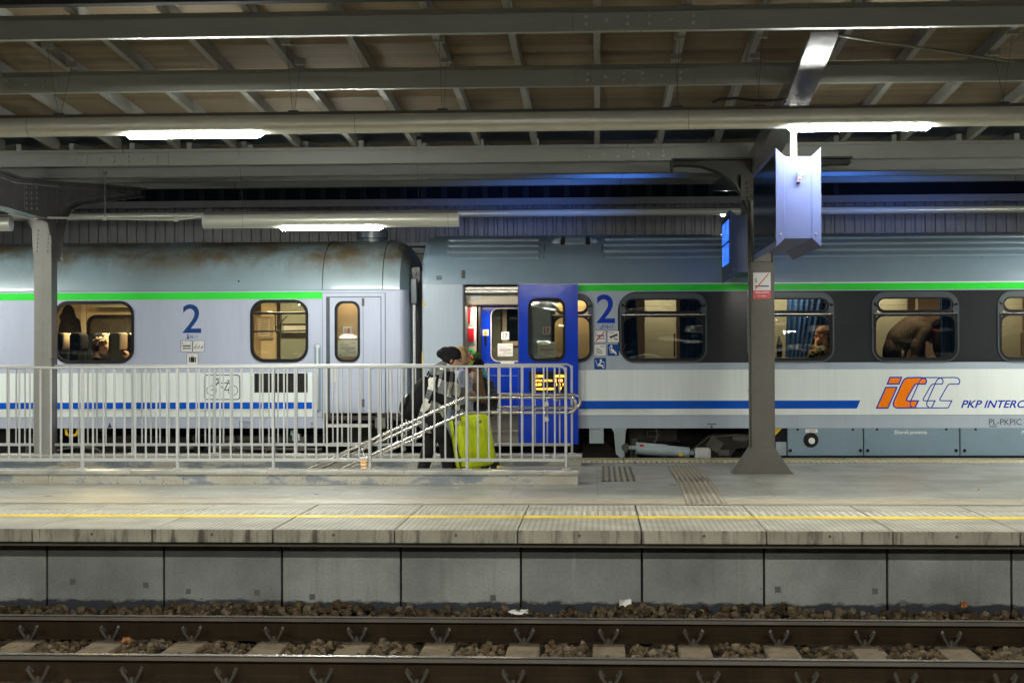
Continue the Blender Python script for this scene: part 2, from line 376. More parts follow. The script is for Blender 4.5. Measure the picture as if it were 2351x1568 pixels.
# ------------------------------------------------------------------ ground, platform, track
EY, FY = 12.68, 21.57        # near and far platform edges
WY = 13.0                    # face of the retaining wall
XL, XR = -13.0, 11.0
RZ = -0.55                   # rail head level
mb = MB(); mb.add([(-80, -6, -.86), (80, -6, -.86), (80, 60, -.86), (-80, 60, -.86)], [(0, 1, 2, 3)])
o = mb.build('ground', 'soil', kind='structure')
mb = MB()   # bumpy bed under the stones
nx, ny = 200, 60
for i in range(nx + 1):
    for j in range(ny + 1):
        x = XL + (XR - XL) * i / nx; y = 7.5 + (WY - 7.5) * j / ny
        mb.v.append((x, y, -.775 + .012 * math.sin(x * 9 + y * 4) + .012 * rnd.random()))
mb.f = [(i * (ny + 1) + j, (i + 1) * (ny + 1) + j, (i + 1) * (ny + 1) + j + 1, i * (ny + 1) + j + 1) for i in range(nx) for j in range(ny)]; mb.mi = [0] * len(mb.f)
mb.build('track_bed', 'soil', kind='structure')

# platform top: one sheet with the stair opening left out
SX1 = at(1327, 1100, 17.2).x          # right end of the near parapet
STX = -1.40                           # top riser of the stairs
y_in0, y_in1 = 17.40, 19.98
mb = MB(); z = 0
for a, b, c, d in ((XL, XR, EY + 2.1, 17.08), (SX1, XR, 17.08, 20.4), (XL, XR, 20.4, FY - 1.15), (STX, SX1, 17.08, 20.4)):
    mb.add([(a, c, z), (b, c, z), (b, d, z), (a, d, z)], [(0, 1, 2, 3)])
mb.add([(XL - 6, -12, z), (XR + 6, -12, z), (XR + 6, 6.2, z), (XL - 6, 6.2, z)], [(0, 1, 2, 3)]); mb.box(XL - 6, XR + 6, 6.0, 6.2, -.85, -.004)
mb.build('platform', 'paving', kind='structure')
mb = MB(); yb0 = at(1370, 1152, 13).y
pB0 = RCW @ Vector(((1370 - CX) / F, (CY - 1158) / F, -1))
def ground_y(Y, X=1370):
    d = RCW @ Vector(((X - CX) / F, (CY - Y) / F, -1)); return EYE.y + d.y * (-EYE.z / d.z)
ya, yb = ground_y(1158), ground_y(1144)
mb.add([(XL, ya, .004), (XR, ya, .004), (XR, yb, .004), (XL, yb, .004)], [(0, 1, 2, 3)])
mb.build('paving_band', 'beige', kind='structure')

def edge_slab(x0, near, w):
    g = 'precast edge slabs along the near track' if near else 'precast edge slabs beside the train'
    y0, y1 = (EY, EY + 2.1) if near else (FY - 1.15, FY)
    lab = 'weathered ribbed concrete edge slab with yellow line above the near track' if near else 'ribbed concrete edge slab with yellow line beside the standing train'
    t = thing('platform_edge_slab', lab, 'edge slab', (x0 + w / 2, (y0 + y1) / 2, -.11), g)
    b = MB(); b.rbox(x0 + .004, x0 + w - .004, y0, y1, -.112, .0, .008, 2); bodymb = b
    ly = y0 + .92 if near else y1 - .62
    b = MB(); b.box(x0 + .004, x0 + w - .004, ly, ly + (.20 if near else .12), 0, .004); b.build('yellow_line', 'yellow', t)
    sy = y0 + 1.17 if near else y1 - .98
    b = bodymb; b.cur = 1; n = int(round(w / .0725))
    for i in range(n):
        for j in range(5):
            b.add([(x0 + (i + .5) * w / n + a * .02 * math.cos(q), sy + .0725 * j + a * .02 * math.sin(q), zz) for a, zz in ((1, .0), (.55, .008)) for q in [k_ * math.pi / 3 for k_ in range(6)]],
                  [(k_, (k_ + 1) % 6, 6 + (k_ + 1) % 6, 6 + k_) for k_ in range(6)] + [tuple(range(6, 12))])
    b.cur = 2; yy_ = y0 if near else y1
    b.cyl((x0 + w * .5, yy_ - .002, -.045), (x0 + w * .5, yy_ + .002, -.045), .012, 12)
    b.build('slab_body', ['edge', 'stud', 'joint'], t)
    return t
SW = 1.022
xs0 = at(1473, 1216, EY).x
first = edge_slab(xs0, True, SW); 
for i in list(range(-12, 0)) + list(range(1, 10)): copy(first, None, (SW * i, 0, 0))
firstf = edge_slab(xs0, False, SW)
for i in list(range(-12, 0)) + list(range(1, 10)): copy(firstf, None, (SW * i, 0, 0))
# retaining wall of concrete panels
xw0 = at(1196, 1330, WY).x; PW = 1.022
notes = {-4: 'with pale streaks and dark flecks', -3: 'with two small dark patches at mid height', -2: 'with two dark patches near its right joint', -1: 'with one grey blotch low down', 0: 'with ochre stains on its left half', 1: 'with a crumpled white scrap at its foot',
         2: 'with a pale cloudy smear', 3: 'with two small dark squares', 4: 'with brown leaf litter at its foot'}
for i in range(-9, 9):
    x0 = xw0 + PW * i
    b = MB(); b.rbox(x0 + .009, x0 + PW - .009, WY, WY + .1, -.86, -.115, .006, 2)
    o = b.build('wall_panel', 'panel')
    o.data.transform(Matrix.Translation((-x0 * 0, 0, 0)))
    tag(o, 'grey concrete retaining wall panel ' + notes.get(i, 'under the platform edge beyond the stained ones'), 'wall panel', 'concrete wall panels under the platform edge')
M['patch'] = pbr('panel_patch', (.10, .10, .092), .85, var=.2, vs=9, spec=.1)
for X, Y, w_ in ((167, 1335, .05), (335, 1343, .05), (433, 1357, .045), (590, 1360, .05), (717, 1370, .05), (1132, 1372, .05), (1786, 1353, .05), (2009, 1357, .05), (2073, 1384, .05)):
    p = at(X, Y, WY); own = min((o for o in S.objects if o.name.startswith('wall_panel')), key=lambda o: abs(sum(v.co.x for v in o.data.vertices) / len(o.data.vertices) - p.x))
    b = MB(); b.prism([(p.x - w_ / 2, p.z - w_ / 2), (p.x + w_ / 2, p.z - w_ * .45), (p.x + w_ * .45, p.z + w_ / 2), (p.x - w_ / 2, p.z + w_ * .5)], 'y', WY - .0025, WY - .0003); b.build('panel_patch', 'patch', own)
b = MB(); b.box(XL, XR, WY + .1, WY + .3, -.9, -.12); b.box(XL, XR, EY + .06, WY + .1, -.150, -.113); tag(b.build('backing_wall', 'joint'), 'dark shadowed backing wall behind the panel joints', 'wall')
b = MB(); b.box(XL, XR, FY - .4, FY - .2, -.9, -.12); tag(b.build('platform_wall', 'panel'), 'concrete platform wall facing the standing train', 'wall')

# rails with sleepers and spring clips
RP = [(-.07, 0), (.07, 0), (.07, .012), (.02, .03), (.009, .045), (.009, .125), (.034, .137), (.036, .165), (.026, .172), (-.026, .172), (-.036, .165), (-.034, .137), (-.009, .125), (-.009, .045), (-.02, .03), (-.07, .012)]
RY = [11.65, 10.14]
for i, y in enumerate(RY):
    t = thing('rail', ('rusty steel rail nearest the platform wall' if i == 0 else 'rusty steel rail running along the bottom of the view'), 'rail', (0, y, RZ - .172), 'rails of the near track')
    b = MB(); b.prism([(y + p[0], RZ - .172 + p[1]) for p in RP[:8] + RP[11:]] if False else [(y + p[0], RZ - .172 + p[1]) for p in RP], 'x', XL, XR); b.build('rail_body', 'rail', t, smooth=35)
    b = MB(); b.box(XL, XR, y - .0275, y + .0275, RZ - .0005, RZ + .0025); b.box(XL, XR, y - .0385, y - .0362, RZ - .03, RZ - .006); b.build('running_surface', 'railtop', t)
def clip_mesh(b, x, y):
    for sx in (-1, 1):
        b.tube([(x + sx * .012, y - .075, -.722), (x + sx * .03, y - .088, -.70), (x + sx * .058, y - .098, -.655), (x + sx * .070, y - .10, -.628), (x + sx * .066, y - .085, -.618), (x + sx * .045, y - .065, -.655)], .0115, 8)
    b.box(x - .04, x + .04, y - .12, y - .07, -.735, -.715); b.cyl((x, y - .092, -.72), (x, y - .092, -.68), .014, 8)
xc = at(783.7 + 1260 / 3, 1462, RY[0] - .09).x; SP = .634
st = thing('sleeper', 'concrete sleeper under the two near rails with spring clips', 'sleeper', (xc, 10.9, -.9), 'sleepers of the near track')
b = MB(); b.prism([(xc - .15, -.93), (xc + .15, -.93), (xc + .118, -.728), (xc - .118, -.728)], 'y', 9.6, 12.2); bevel(b.build('sleeper_body', 'sleeper', st), .012)
for y in RY:
    b = MB(); clip_mesh(b, xc, y); b.build('rail_clip', 'clip', st, smooth=40)
    b = MB(); b.box(xc - .08, xc + .08, y - .09, y + .09, -.7285, -.7222); b.build('rail_pad', 'black', st)
for i in list(range(-14, 0)) + list(range(1, 12)): copy(st, None, (SP * i, 0, 0))
# ballast
def stone_templates(n):
    out = []
    for q in range(n):
        bm = bmesh.new(); bmesh.ops.create_icosphere(bm, subdivisions=1, radius=1)
        r = random.Random(q); sc = (1, r.uniform(.6, .95), r.uniform(.5, .8))
        pl = [(Vector((r.gauss(0, 1), r.gauss(0, 1), r.gauss(0, 1))).normalized(), r.uniform(.55, .8)) for _ in range(7)]
        for v in bm.verts:
            c = v.co.copy()
            for nn, dd in pl:
                e = c.dot(nn) - dd
                if e > 0: c -= nn * e
            v.co = Vector((c.x * sc[0], c.y * sc[1], c.z * sc[2])) * r.uniform(.97, 1.03)
        bm.verts.index_update(); out.append(([v.co.copy() for v in bm.verts], [tuple(v.index for v in f.verts) for f in bm.faces])); bm.free()
    return out
TPL = stone_templates(10)
mb = MB()
def stones(n, x0, x1, y0, y1, zf, smin, smax):
    for _ in range(n):
        x = rnd.uniform(x0, x1); y = rnd.uniform(y0, y1); sz = rnd.uniform(smin, smax)
        d = abs(((x - xc) / SP + .5) % 1 - .5) * SP
        if y < 12.15 and y > 9.6 and d < .15 + sz * .3 and rnd.random() < .98: continue
        if min(abs(y - RY[0]), abs(y - RY[1])) < .075 + sz * .5: continue
        q = Quaternion((rnd.gauss(0, 1), rnd.gauss(0, 1), rnd.gauss(0, 1), rnd.gauss(0, 1))).normalized().to_matrix()
        V, Fc = rnd.choice(TPL); c = Vector((x, y, zf(x, y) + rnd.uniform(-.4, .5) * sz)); mb.add([c + (q @ v) * sz for v in V], Fc)
zb = lambda x, y: (-.765 if y > 11.8 else -.742) + (.062 * max(0, min(1, (y - 12.0) / .9)) + .02 * math.sin(x * 1.7) + .012 * math.sin(x * 5.1) if y > 11.8 else .008 * math.sin(x * 4.3 + y * 3))
stones(4800, -5.8, 4.5, 10.55, 11.58, zb, .026, .046)
stones(4600, -6.2, 5.0, 11.73, WY - .02, zb, .022, .055)
stones(700, -5.0, 4.0, 9.5, 10.06, zb, .026, .046)
mb.build('ballast', 'stone', kind='stuff')
# litter
def scrap(name, c, s, mat, lab, cat, seed):
    r = random.Random(seed); b = MB(); n = 6
    vs = [(c[0] + (i / n - .5) * s[0], c[1] + (j / n - .5) * s[1] + r.uniform(-.012, .012), c[2] + s[2] * (j / n) + r.uniform(-.014, .014)) for i in range(n + 1) for j in range(n + 1)]
    b.add(vs, [(i * (n + 1) + j, (i + 1) * (n + 1) + j, (i + 1) * (n + 1) + j + 1, i * (n + 1) + j + 1) for i in range(n) for j in range(n)])
    o = b.build(name, mat, smooth=60); sm = o.modifiers.new('t', 'SOLIDIFY'); sm.thickness = .002; tag(o, lab, cat)
M['paper'] = pbr('paper', (.62, .62, .60), .7, var=.06)
M['leaf'] = pbr('autumn_leaf', (.24, .085, .018), .7)
p = at(1436, 1394, 12.94); scrap('paper_scrap', p, (.10, .03, .06), 'paper', 'crumpled white paper scrap against the wall foot among the stones', 'litter', 3)
p = at(1190, 1406, 12.5); scrap('plastic_wrapper', p, (.16, .04, .012), 'paper', 'flat pale wrapper lying on the stones beside the far rail', 'litter', 5)
p = at(290, 1481, 10.7); scrap('dry_leaf', p + Vector((0, 0, .03)), (.06, .04, .02), 'leaf', 'orange dry leaf between the rails at the left', 'leaf', 8)
p = at(2213, 1397, 12.8); scrap('brown_leaf', p + Vector((0, 0, .02)), (.06, .04, .03), 'leaf', 'brown curled leaf on the stones at the wall foot, right side', 'leaf', 9)
M['filter'] = pbr('cigarette_filter', (.55, .25, .06), .7)
y = ground_y(1123); p = at(2248, 1123, y); b = MB(); b.cyl((p.x - .02, p.y, .006), (p.x + .005, p.y + .01, .006), .006, 8); cb = b.build('cigarette_butt', 'filter'); tag(cb, 'orange and white cigarette butt lying on the platform paving', 'litter')
b = MB(); b.cyl((p.x - .05, p.y - .012, .006), (p.x - .02, p.y, .006), .0058, 8); b.build('paper_tube', 'paper', cb)
y = ground_y(1121, 1047); p = at(1047, 1121, y); b = MB(); b.cyl((p.x - .03, p.y, .006), (p.x + .03, p.y + .01, .006), .006, 8); tag(b.build('cigarette_butt', 'paper'), 'small white cigarette butt on the paving before the near parapet', 'litter')

# tactile guide strips on the platform
M['guide'] = pbr('guide_strip', (.24, .21, .165), .5, var=.15, vs=3, bump=.1)
M['guidedark'] = pbr('guide_rib', (.095, .088, .080), .5)
def quadpix(pts, z):
    out = []
    for X, Y in pts:
        d = RCW @ Vector(((X - CX) / F, (CY - Y) / F, -1)); out.append(EYE + d * ((z - EYE.z) / d.z))
    return out
def lerp(a, b, t): return a + (b - a) * t
def ribbed(pts, ribs, m0, m1, name, frac=.4):
    q = quadpix(pts, .004); b = MB(); b.add(q, [(0, 1, 2, 3)]); t = b.build(name, m0, kind='structure')
    b = MB(); q = quadpix(pts, .010)
    for i in range(ribs):
        a, c = (i + .5 - frac / 2) / ribs, (i + .5 + frac / 2) / ribs
        vs = [lerp(q[0], q[1], a), lerp(q[0], q[1], c), lerp(q[3], q[2], c), lerp(q[3], q[2], a)]
        b.add(vs + [v - Vector((0, 0, .0058)) for v in vs], [(0, 1, 2, 3), (0, 4, 5, 1), (1, 5, 6, 2), (2, 6, 7, 3), (3, 7, 4, 0)])
    b.build('guide_ribs', m1, t)
ribbed([(1378, 1103), (1463, 1103), (1451, 1070), (1379, 1070)], 6, 'beige', 'guidedark', 'tactile_field', .42)
ribbed([(1556, 1105), (1634, 1105), (1650, 1130), (1566, 1130)][::-1] and [(1575, 1158), (1672, 1158), (1634, 1104), (1556, 1104)], 7, 'guide', 'beige', 'guide_path', .45)
ribbed([(1554, 1103), (1632, 1103), (1600, 1069), (1533, 1069)], 7, 'guide', 'beige', 'guide_path', .45)
ribbed([(1556, 1104.5), (1634, 1104.5), (1627, 1096), (1553, 1096)], 6, 'guide', 'guidedark', 'tactile_field', .4)

# ------------------------------------------------------------------ stair opening: parapets, stairs, railings, handrails
PX0 = XL
def parapet(y0, y1, x1, z1, lab):
    t = thing('parapet', lab, 'parapet', ((PX0 + x1) / 2, (y0 + y1) / 2, 0), 'granite parapets round the stair opening')
    b = MB(); b.box(PX0, x1, y0 + .015, y1 - .015, 0, z1 - .05); b.build('granite_wall', 'granite', t)
    b = MB(); cx = PX0
    while cx < x1 - .05:
        ex = min(cx + 1.55, x1 + .012); b.rbox(cx, ex - .003, y0, y1, z1 - .05, z1, .006, 2); cx += 1.55
    b.build('coping', 'cap', t, smooth=40)
    return t
PZ = .16
parapet(17.05, 17.38, SX1, PZ, 'low speckled granite parapet nearest the camera, paper cup on its coping')
SX2 = at(1335, 1060, 20.05).x
parapet(20.0, 20.33, SX2, .145, 'low speckled granite parapet behind the stairs, beside the train')
b = MB()
b.box(PX0, STX, 17.30, 17.378, -3.3, -.001); tag(b.build('stairwell_wall', 'granite'), 'granite wall lining the near side of the stair opening', 'wall')
b = MB(); b.box(PX0, STX, 20.003, 20.08, -3.3, -.001); tag(b.build('stairwell_wall', 'granite'), 'granite wall lining the stair opening below the rear railing', 'wall')
b = MB(); prof = [(STX, -.001)]
zz, xx = -.001, STX
for i in range(20): zz -= .15; prof.append((xx, zz)); xx -= .335; prof.append((xx, zz))
prof += [(xx, -3.4), (STX, -3.4)]
b.prism(prof, 'y', 17.378, 20.003); tag(b.build('staircase', 'cap'), 'pale granite staircase going down to the left between the parapets', 'stairs')
b = MB(); b.add(quadpix([(1124, 1081), (1140, 1081), (1152, 1069), (1136, 1069)], .004), [(0, 1, 2, 3)]); b.build('floor_marking', 'yellow', kind='structure')

RT = 1.315; RB = .265
def railing(y, xr, base, lab, posts, nb):
    t = thing('railing', lab, 'railing', ((PX0 + xr) / 2, y, base), 'white bar railings round the stairs')
    b = MB(); r = .0155
    b.tube([(PX0, y, RT), (xr - .06, y, RT), (xr - .02, y, RT - .015), (xr, y, RT - .06), (xr, y, base + .002)], r, 10); b.build('top_rail', 'whiterail', t, smooth=50)
    b = MB(); b.rbox(PX0, xr - .018, y - .012, y + .012, RB - .018, RB + .018, .004, 2); b.build('bottom_rail', 'whiterail', t)
    first = {}
    for i, x in enumerate(posts):
        if x < PX0 + .2: continue
        if 'p' not in first:
            q = MB(); q.rbox(x - .014, x + .014, y - .03, y + .03, base + .002, RT - .012, .004, 2); q.box(x - .05, x + .05, y - .04, y + .04, base + .001, base + .010); first['p'] = (q.build('post', 'whiterail', t), x)
        else:
            c = first['p'][0].copy(); COL.objects.link(c); c.parent = t; c.location.x += x - first['p'][1]
        for k_ in range(1, nb):
            nxt = posts[i + 1] if i + 1 < len(posts) else None
            if nxt is None: break
            xx = x + (nxt - x) * k_ / nb
            if 'b' not in first:
                q = MB(); q.rbox(xx - .0095, xx + .0095, y - .009, y + .009, RB + .0185, RT - .016, .003, 2); first['b'] = (q.build('baluster', 'whiterail', t), xx)
            else:
                c = first['b'][0].copy(); COL.objects.link(c); c.parent = t; c.location.x += xx - first['b'][1]
    return t
yr = 17.22; xp = [at(X, 950, yr).x for X in (1072, 849)]; dp = xp[0] - xp[1]
xe = at(1299, 950, yr).x
posts = [xp[0] + dp * i for i in range(-9, 1)]
railing(yr, xe, PZ, 'white bar railing on the near granite parapet', posts + [xe], 9)
yr2 = 20.17; xe2 = at(1313, 950, yr2).x
px = [at(X, 950, yr2).x for X in (1060, 820)]; 
railing(yr2, xe2, .145, 'white bar railing on the rear parapet, close to the train', [px[0] + dp * i for i in range(-7, 1)] + [xe2], 9)
def handrail(y, xb, z1, z0, xr, bal_y, lab, r=.0195):
    t = thing('handrail', lab, 'handrail', (xb, y, 0), 'double steel handrails of the stairs')
    sl = .447
    for z in (z1, z0):
        q = MB(); L = 4.6
        pts = [(xb - L, y, z - L * sl), (xb - .06, y, z - .06 * sl), (xb - .02, y, z - .008), (xb + .04, y, z), (xr, y, z)]
        q.tube(pts, r, 12); q.build('upper_bar' if z == z1 else 'lower_bar', 'stainless', t, smooth=50)
    q = MB(); q.tube([(xr - .002, y, z1), (xr + .05, y, z1 - .01), (xr + .075, y, z1 - .05), (xr + .075, y, z0 + .05), (xr + .05, y, z0 + .01), (xr - .002, y, z0)], r, 12)
    q.build('end_loop', 'stainless', t, smooth=50)
    for k_ in range(5):
        xx = xr - .25 - k_ * 1.0; 
        dz = 0 if xx > xb else (xx - xb) * sl
        for z in (z1, z0):
            q = MB(); q.tube([(xx, y, z + dz - .015), (xx, y, z + dz - .06), (xx, bal_y, z + dz - .07)], .009, 8); q.cyl((xx, bal_y, z + dz - .07), (xx, bal_y + (.012 if bal_y > y else -.012), z + dz - .07), .03, 12)
            q.build('bracket', 'stainless', t, smooth=50)
xb = at(1070, 912, 17.46).x
handrail(17.46, xb, at(1200, 912, 17.46).z, at(1200, 946.5, 17.46).z, at(1306, 912, 17.46).x, 17.24, 'double stainless handrail on the camera side of the stairs')
handrail(19.86, xb + .02, at(1200, 906, 19.86).z, at(1200, 936, 19.86).z, at(1318, 906, 19.86).x, 20.15, 'double stainless handrail on the train side of the stairs')

# paper cup on the coping
p = at(836, 1078, 17.2); cz = PZ + .001
t = thing('paper_cup', 'orange striped paper cup with straw standing on the near granite coping', 'cup', (p.x, 17.2, cz))
M['cuporange'] = NT('cup_print').m
k = NT('cup_paper'); _sz = k.n('SeparateXYZ'); k.l(k.co(), _sz.inputs[0]); _w = k.math('ADD', k.math('MULTIPLY', _sz.outputs[2], 25.0), k.math('MULTIPLY', k.noise(9), .6))
k.base(k.ramp(k.math('FRACT', _w), [(.0, (.80, .36, .03)), (.5, (.80, .36, .03)), (.52, (.85, .78, .66)), (1, (.85, .78, .66))], 'CONSTANT')); k.set(.4); M['cup'] = k.m
b = MB(); b.rev([(.033, 0), (.036, .002), (.045, .118), (.047, .120)], (p.x, 17.2, cz)); b.build('cup_body', 'cup', t, smooth=40)
b = MB(); b.rev([(.048, .118), (.050, .121), (.048, .128), (.040, .136), (.001, .138)], (p.x, 17.2, cz)); b.build('lid', 'white', t, smooth=40)
b = MB(); b.tube([(p.x + .005, 17.2, cz + .13), (p.x - .012, 17.2, cz + .2), (p.x - .03, 17.2, cz + .25)], .004, 8); b.build('straw', 'white', t)

# ------------------------------------------------------------------ wall beyond the train
BY = 27.6
M['clad'] = pbr('trapezoid_cladding', (.155, .150, .150), .5, .2, var=.08)
M['plaster'] = pbr('pale_plaster', (.36, .35, .29), .8, var=.12, vs=1.5)
M['nightglass'] = pbr('dark_glazing', (.003, .0045, .007), .5, spec=.05)
M['nightrib'] = pbr('glazing_rib', (.010, .014, .018), .6, spec=.1)
zc0, zc1 = at(1175, 556, BY).z, at(1175, 470, BY).z
t = thing('far_wall', 'long wall behind the train with grey ribbed cladding and dark glazing above', 'wall', (0, BY, -.86))
prof = []; x = -20; w = .177
while x < 16:
    prof += [(x, BY), (x + .098, BY), (x + .112, BY + .035), (x + .163, BY + .035)]; x += w
b = MB(); b.sheet(prof, 'z', zc0, zc1); b.build('cladding', 'clad', t)
b = MB(); b.box(-20, 16, BY - .05, BY + .3, zc0 - .06, zc0); b.box(-20, 16, BY - .12, BY + .3, zc0 - .2, zc0 - .1); b.build('cladding_sill', 'plaster', t)
b = MB(); b.box(-20, 16, BY + .08, BY + .3, -.86, zc0 - .2); b.build('plaster_wall', 'plaster', t)
b = MB(); b.box(-20, 16, BY + .12, BY + .25, zc1, 6.5); b.build('glazing', 'nightglass', t)
for i in range(45):
    x = -12 + i * .37
    if i == 0: b = MB(); b.box(x - .05, x + .05, BY + .06, BY + .118, zc1, 6.0); r0 = b.build('glazing_rib', 'nightrib', t)
    else: c = r0.copy(); COL.objects.link(c); c.parent = t; c.location.x += i * .37
b = MB(); b.box(-20, 16, BY - .16, BY + .05, zc1, zc1 + .10); b.box(-20, 16, BY - .2, BY - .165, zc1 - .03, zc1 + .06); b.build('edge_beam', 'clad', t)
# ------------------------------------------------------------------ platform canopy
KC = 1.065
def cz(y):   # underside of the purlins
    u = y / KC; z = 4.10 - .062 * (u - 12.6) if u <= 18.3 else 3.745 + .062 * (u - 18.3)
    return EYE.z + KC * (z - EYE.z)
CXL, CXR = -14.5, 12.0
PH = .2 * KC
t = thing('platform_canopy', 'steel and timber canopy roof with grey beams above the platform', 'canopy', (0, 19.5, 4.1))
canopy = t
PU = [12.6, 14.5, 16.4, 18.3, 20.3, 22.2, 24.1]
JX = [.375 * KC - 6.1 * KC * i for i in (-1, 0, 1)]
for i, u in enumerate(PU):
    y = u * KC; z = cz(y); b = MB(); e = sorted([CXL, CXR] + JX)
    for a, c in zip(e, e[1:]):
        b.prism([(y, z), (y + .085, z), (y + .085, z + .010), (y + .008, z + .010), (y + .008, z + PH - .01), (y + .085, z + PH - .01), (y + .085, z + PH), (y, z + PH)], 'x', a + .004, c - .004)
        b.box(a + .004, c - .004, y - .006, y + .001, z + PH - .045, z + PH - .036)
    bevel(b.build('purlin', 'purlin', t), .003, 1)
    for jx in JX:
        if i > 3: continue
        b = MB(); b.rbox(jx - .60, jx + .60, y - .012, y - .0005, z + .012, z + PH - .05, .004, 1); b.cur = 1
        for q, (bx, two) in enumerate(((-.48, 1), (-.30, 0), (-.12, 1), (.07, 1), (.26, 0), (.45, 1))):
            for zz in ((.055, .115) if two else (.085,)):
                b.cyl((jx + bx, y - .03, z + zz), (jx + bx, y - .012, z + zz), .017, 6); b.cyl((jx + bx, y - .042, z + zz), (jx + bx, y - .03, z + zz), .009, 8)
        b.build('splice_plate', ['purlin', 'bolt'], t)
b = MB(); y = 12.02 * KC; z = cz(y)
b.box(CXL, CXR, y - .12, y, z + .10, z + PH + .3); b.build('fascia', 'dark', t)
# boards and rafters
def board(y0, y1, name, mat):
    b = MB(); h = PH + .128
    b.add([(CXL, y0, cz(y0) + h), (CXR, y0, cz(y0) + h), (CXR, y1, cz(y1) + h), (CXL, y1, cz(y1) + h), (CXL, y0, cz(y0) + h + .03), (CXR, y0, cz(y0) + h + .03), (CXR, y1, cz(y1) + h + .03), (CXL, y1, cz(y1) + h + .03)],
          [(0, 1, 2, 3), (4, 5, 6, 7), (0, 1, 5, 4), (3, 2, 6, 7), (0, 3, 7, 4), (1, 2, 6, 5)])
    b.build(name, mat, t)
board(12.0 * KC, 17.75 * KC, 'roof_boards', 'boards'); board(17.751 * KC, 19.2 * KC, 'valley_sheet', 'valley'); board(19.201 * KC, 24.4 * KC, 'roof_boards', 'boards')
SR = .724 * KC; x0 = .012 * KC; fr = None
def rafter(x, ya, yb):
    b = MB(); w = .033; h = .126
    vs = [(x + s * w, y, cz(y) + PH + q + .001) for y in (ya, yb) for s in (-1, 1) for q in (0, h)]
    b.add(vs, [(0, 1, 3, 2), (4, 6, 7, 5), (0, 4, 5, 1), (2, 3, 7, 6), (0, 2, 6, 4), (1, 5, 7, 3)]); return b.build('rafter', 'rafter', t)
for ya, yb in ((12.03 * KC, 18.28 * KC), (18.8 * KC, 24.3 * KC)):
    r0 = rafter(x0, ya, yb)
    for i in list(range(-18, 0)) + list(range(1, 15)):
        c = r0.copy(); COL.objects.link(c); c.parent = t; c.location.x += SR * i + .03 * math.sin(i * 2.3)
# valley gutter and flat strip under it
y = 18.62 * KC; za, zb_ = at(1175, 372, y).z, at(1175, 397, y).z
b = MB(); b.prism([(y, za), (y + .10, zb_), (y + .42, zb_ + .02), (y + .6, za + .12), (y + .57, za + .12), (y + .42, zb_ + .04), (y + .1, zb_ + .02), (y + .02, za)], 'x', CXL, CXR); b.build('gutter', 'gutter', t)
# white cable blocks under the rafters and diagonal tie at the right
b = MB(); p, q = atx(1925, 82, 2.2), at(2420, 156, 15.8); b.tube([p, q], .014, 8); b.build('tie_rod', 'rafter', t, smooth=50)

# ------------------------------------------------------------------ columns
M['sign'] = pbr('sign_white', (.60, .60, .58), .35, var=.05)
def arm_poly(pts, x): return [tuple(atx(X, Y, x)[1:]) for X, Y in pts]
def flange(b, path, x0, x1, th):
    """strip of thickness th following a (y,z) path"""
    P = [Vector(p) for p in path]; N = []
    for i in range(len(P)):
        d = (P[min(i + 1, len(P) - 1)] - P[max(i - 1, 0)]).normalized(); N.append(Vector((-d.y, d.x)))
    prof = [tuple(p + n * th / 2) for p, n in zip(P, N)] + [tuple(p - n * th / 2) for p, n in zip(P, N)][::-1]
    b.prism(prof, 'x', x0, x1)
def rivets_on(b, path, x, step, side, r=.017):
    P = [Vector(p) for p in path]
    for a, c in zip(P, P[1:]):
        n = max(1, int((c - a).length / step))
        for i in range(n):
            q = a + (c - a) * (i + .5) / n; b.ell((x, q.x, q.y), (r * .7, r, r), n=8, m=5)
# right-hand column
yf = 18.68; xa, xz = at(1725.5, 900, yf).x, at(1777, 900, yf).x; xm = (xa + xz) / 2
t = thing('canopy_column', 'grey steel column with flared foot standing on the open platform', 'column', (xm, yf + .15, 0), 'steel columns of the platform canopy'); colR = t
b = MB(); b.prism([(xa, yf), (xz, yf), (xz, yf + .028), (xm + .10, yf + .05), (xm + .10, yf + .25), (xz, yf + .272), (xz, yf + .30), (xa, yf + .30), (xa, yf + .272), (xm - .10, yf + .25), (xm - .10, yf + .05), (xa, yf + .028)], 'z', .30, 3.62)
b.box(xa - .001, xa + .018, yf - .006, yf - .0005, .32, 2.75); b.box(xz - .018, xz + .001, yf - .006, yf - .0005, .32, 2.75); b.box(xz + .004, xz + .016, yf + .05, yf + .06, .3, 2.8)
bevel(b.build('shaft', 'column', t), .004)
hw = .345; zt = .31
b = MB(); b.prism([(xm - hw, .012), (xm + hw, .012), (xz + .01, zt), (xa - .01, zt)], 'y', yf - .02, yf + .0)
b.prism([(xm - hw, .012), (xm + hw, .012), (xz + .01, zt), (xa - .01, zt)], 'y', yf + .30, yf + .32)
for s, xe_, xt_ in ((-1, xm - hw, xa - .01), (1, xm + hw, xz + .01)):
    b.add([(xe_, yf - .0005, .012), (xe_, yf + .3005, .012), (xt_, yf + .3005, zt), (xt_, yf - .0005, zt), (xe_ - s * .014, yf - .0005, .012), (xe_ - s * .014, yf + .3005, .012), (xt_ - s * .014, yf + .3005, zt), (xt_ - s * .014, yf - .0005, zt)], [(0, 1, 2, 3), (4, 5, 6, 7), (0, 1, 5, 4), (1, 2, 6, 5), (2, 3, 7, 6), (3, 0, 4, 7)])
b.box(xm - hw - .02, xm + hw + .02, yf - .03, yf + .34, .001, .0115)
for xx in (-.12, .22): b.cyl((xm + xx, yf - .024, .012), (xm + xx, yf - .024, .03), .012, 8)
b.build('foot', 'column', t)
b = MB(); b.tube([(xa - .018, yf + .05, .28), (xa - .018, yf + .05, 2.45), (xa - .03, yf + .08, 2.55), (xa - .03, yf + .1, 3.3)], .012, 8)
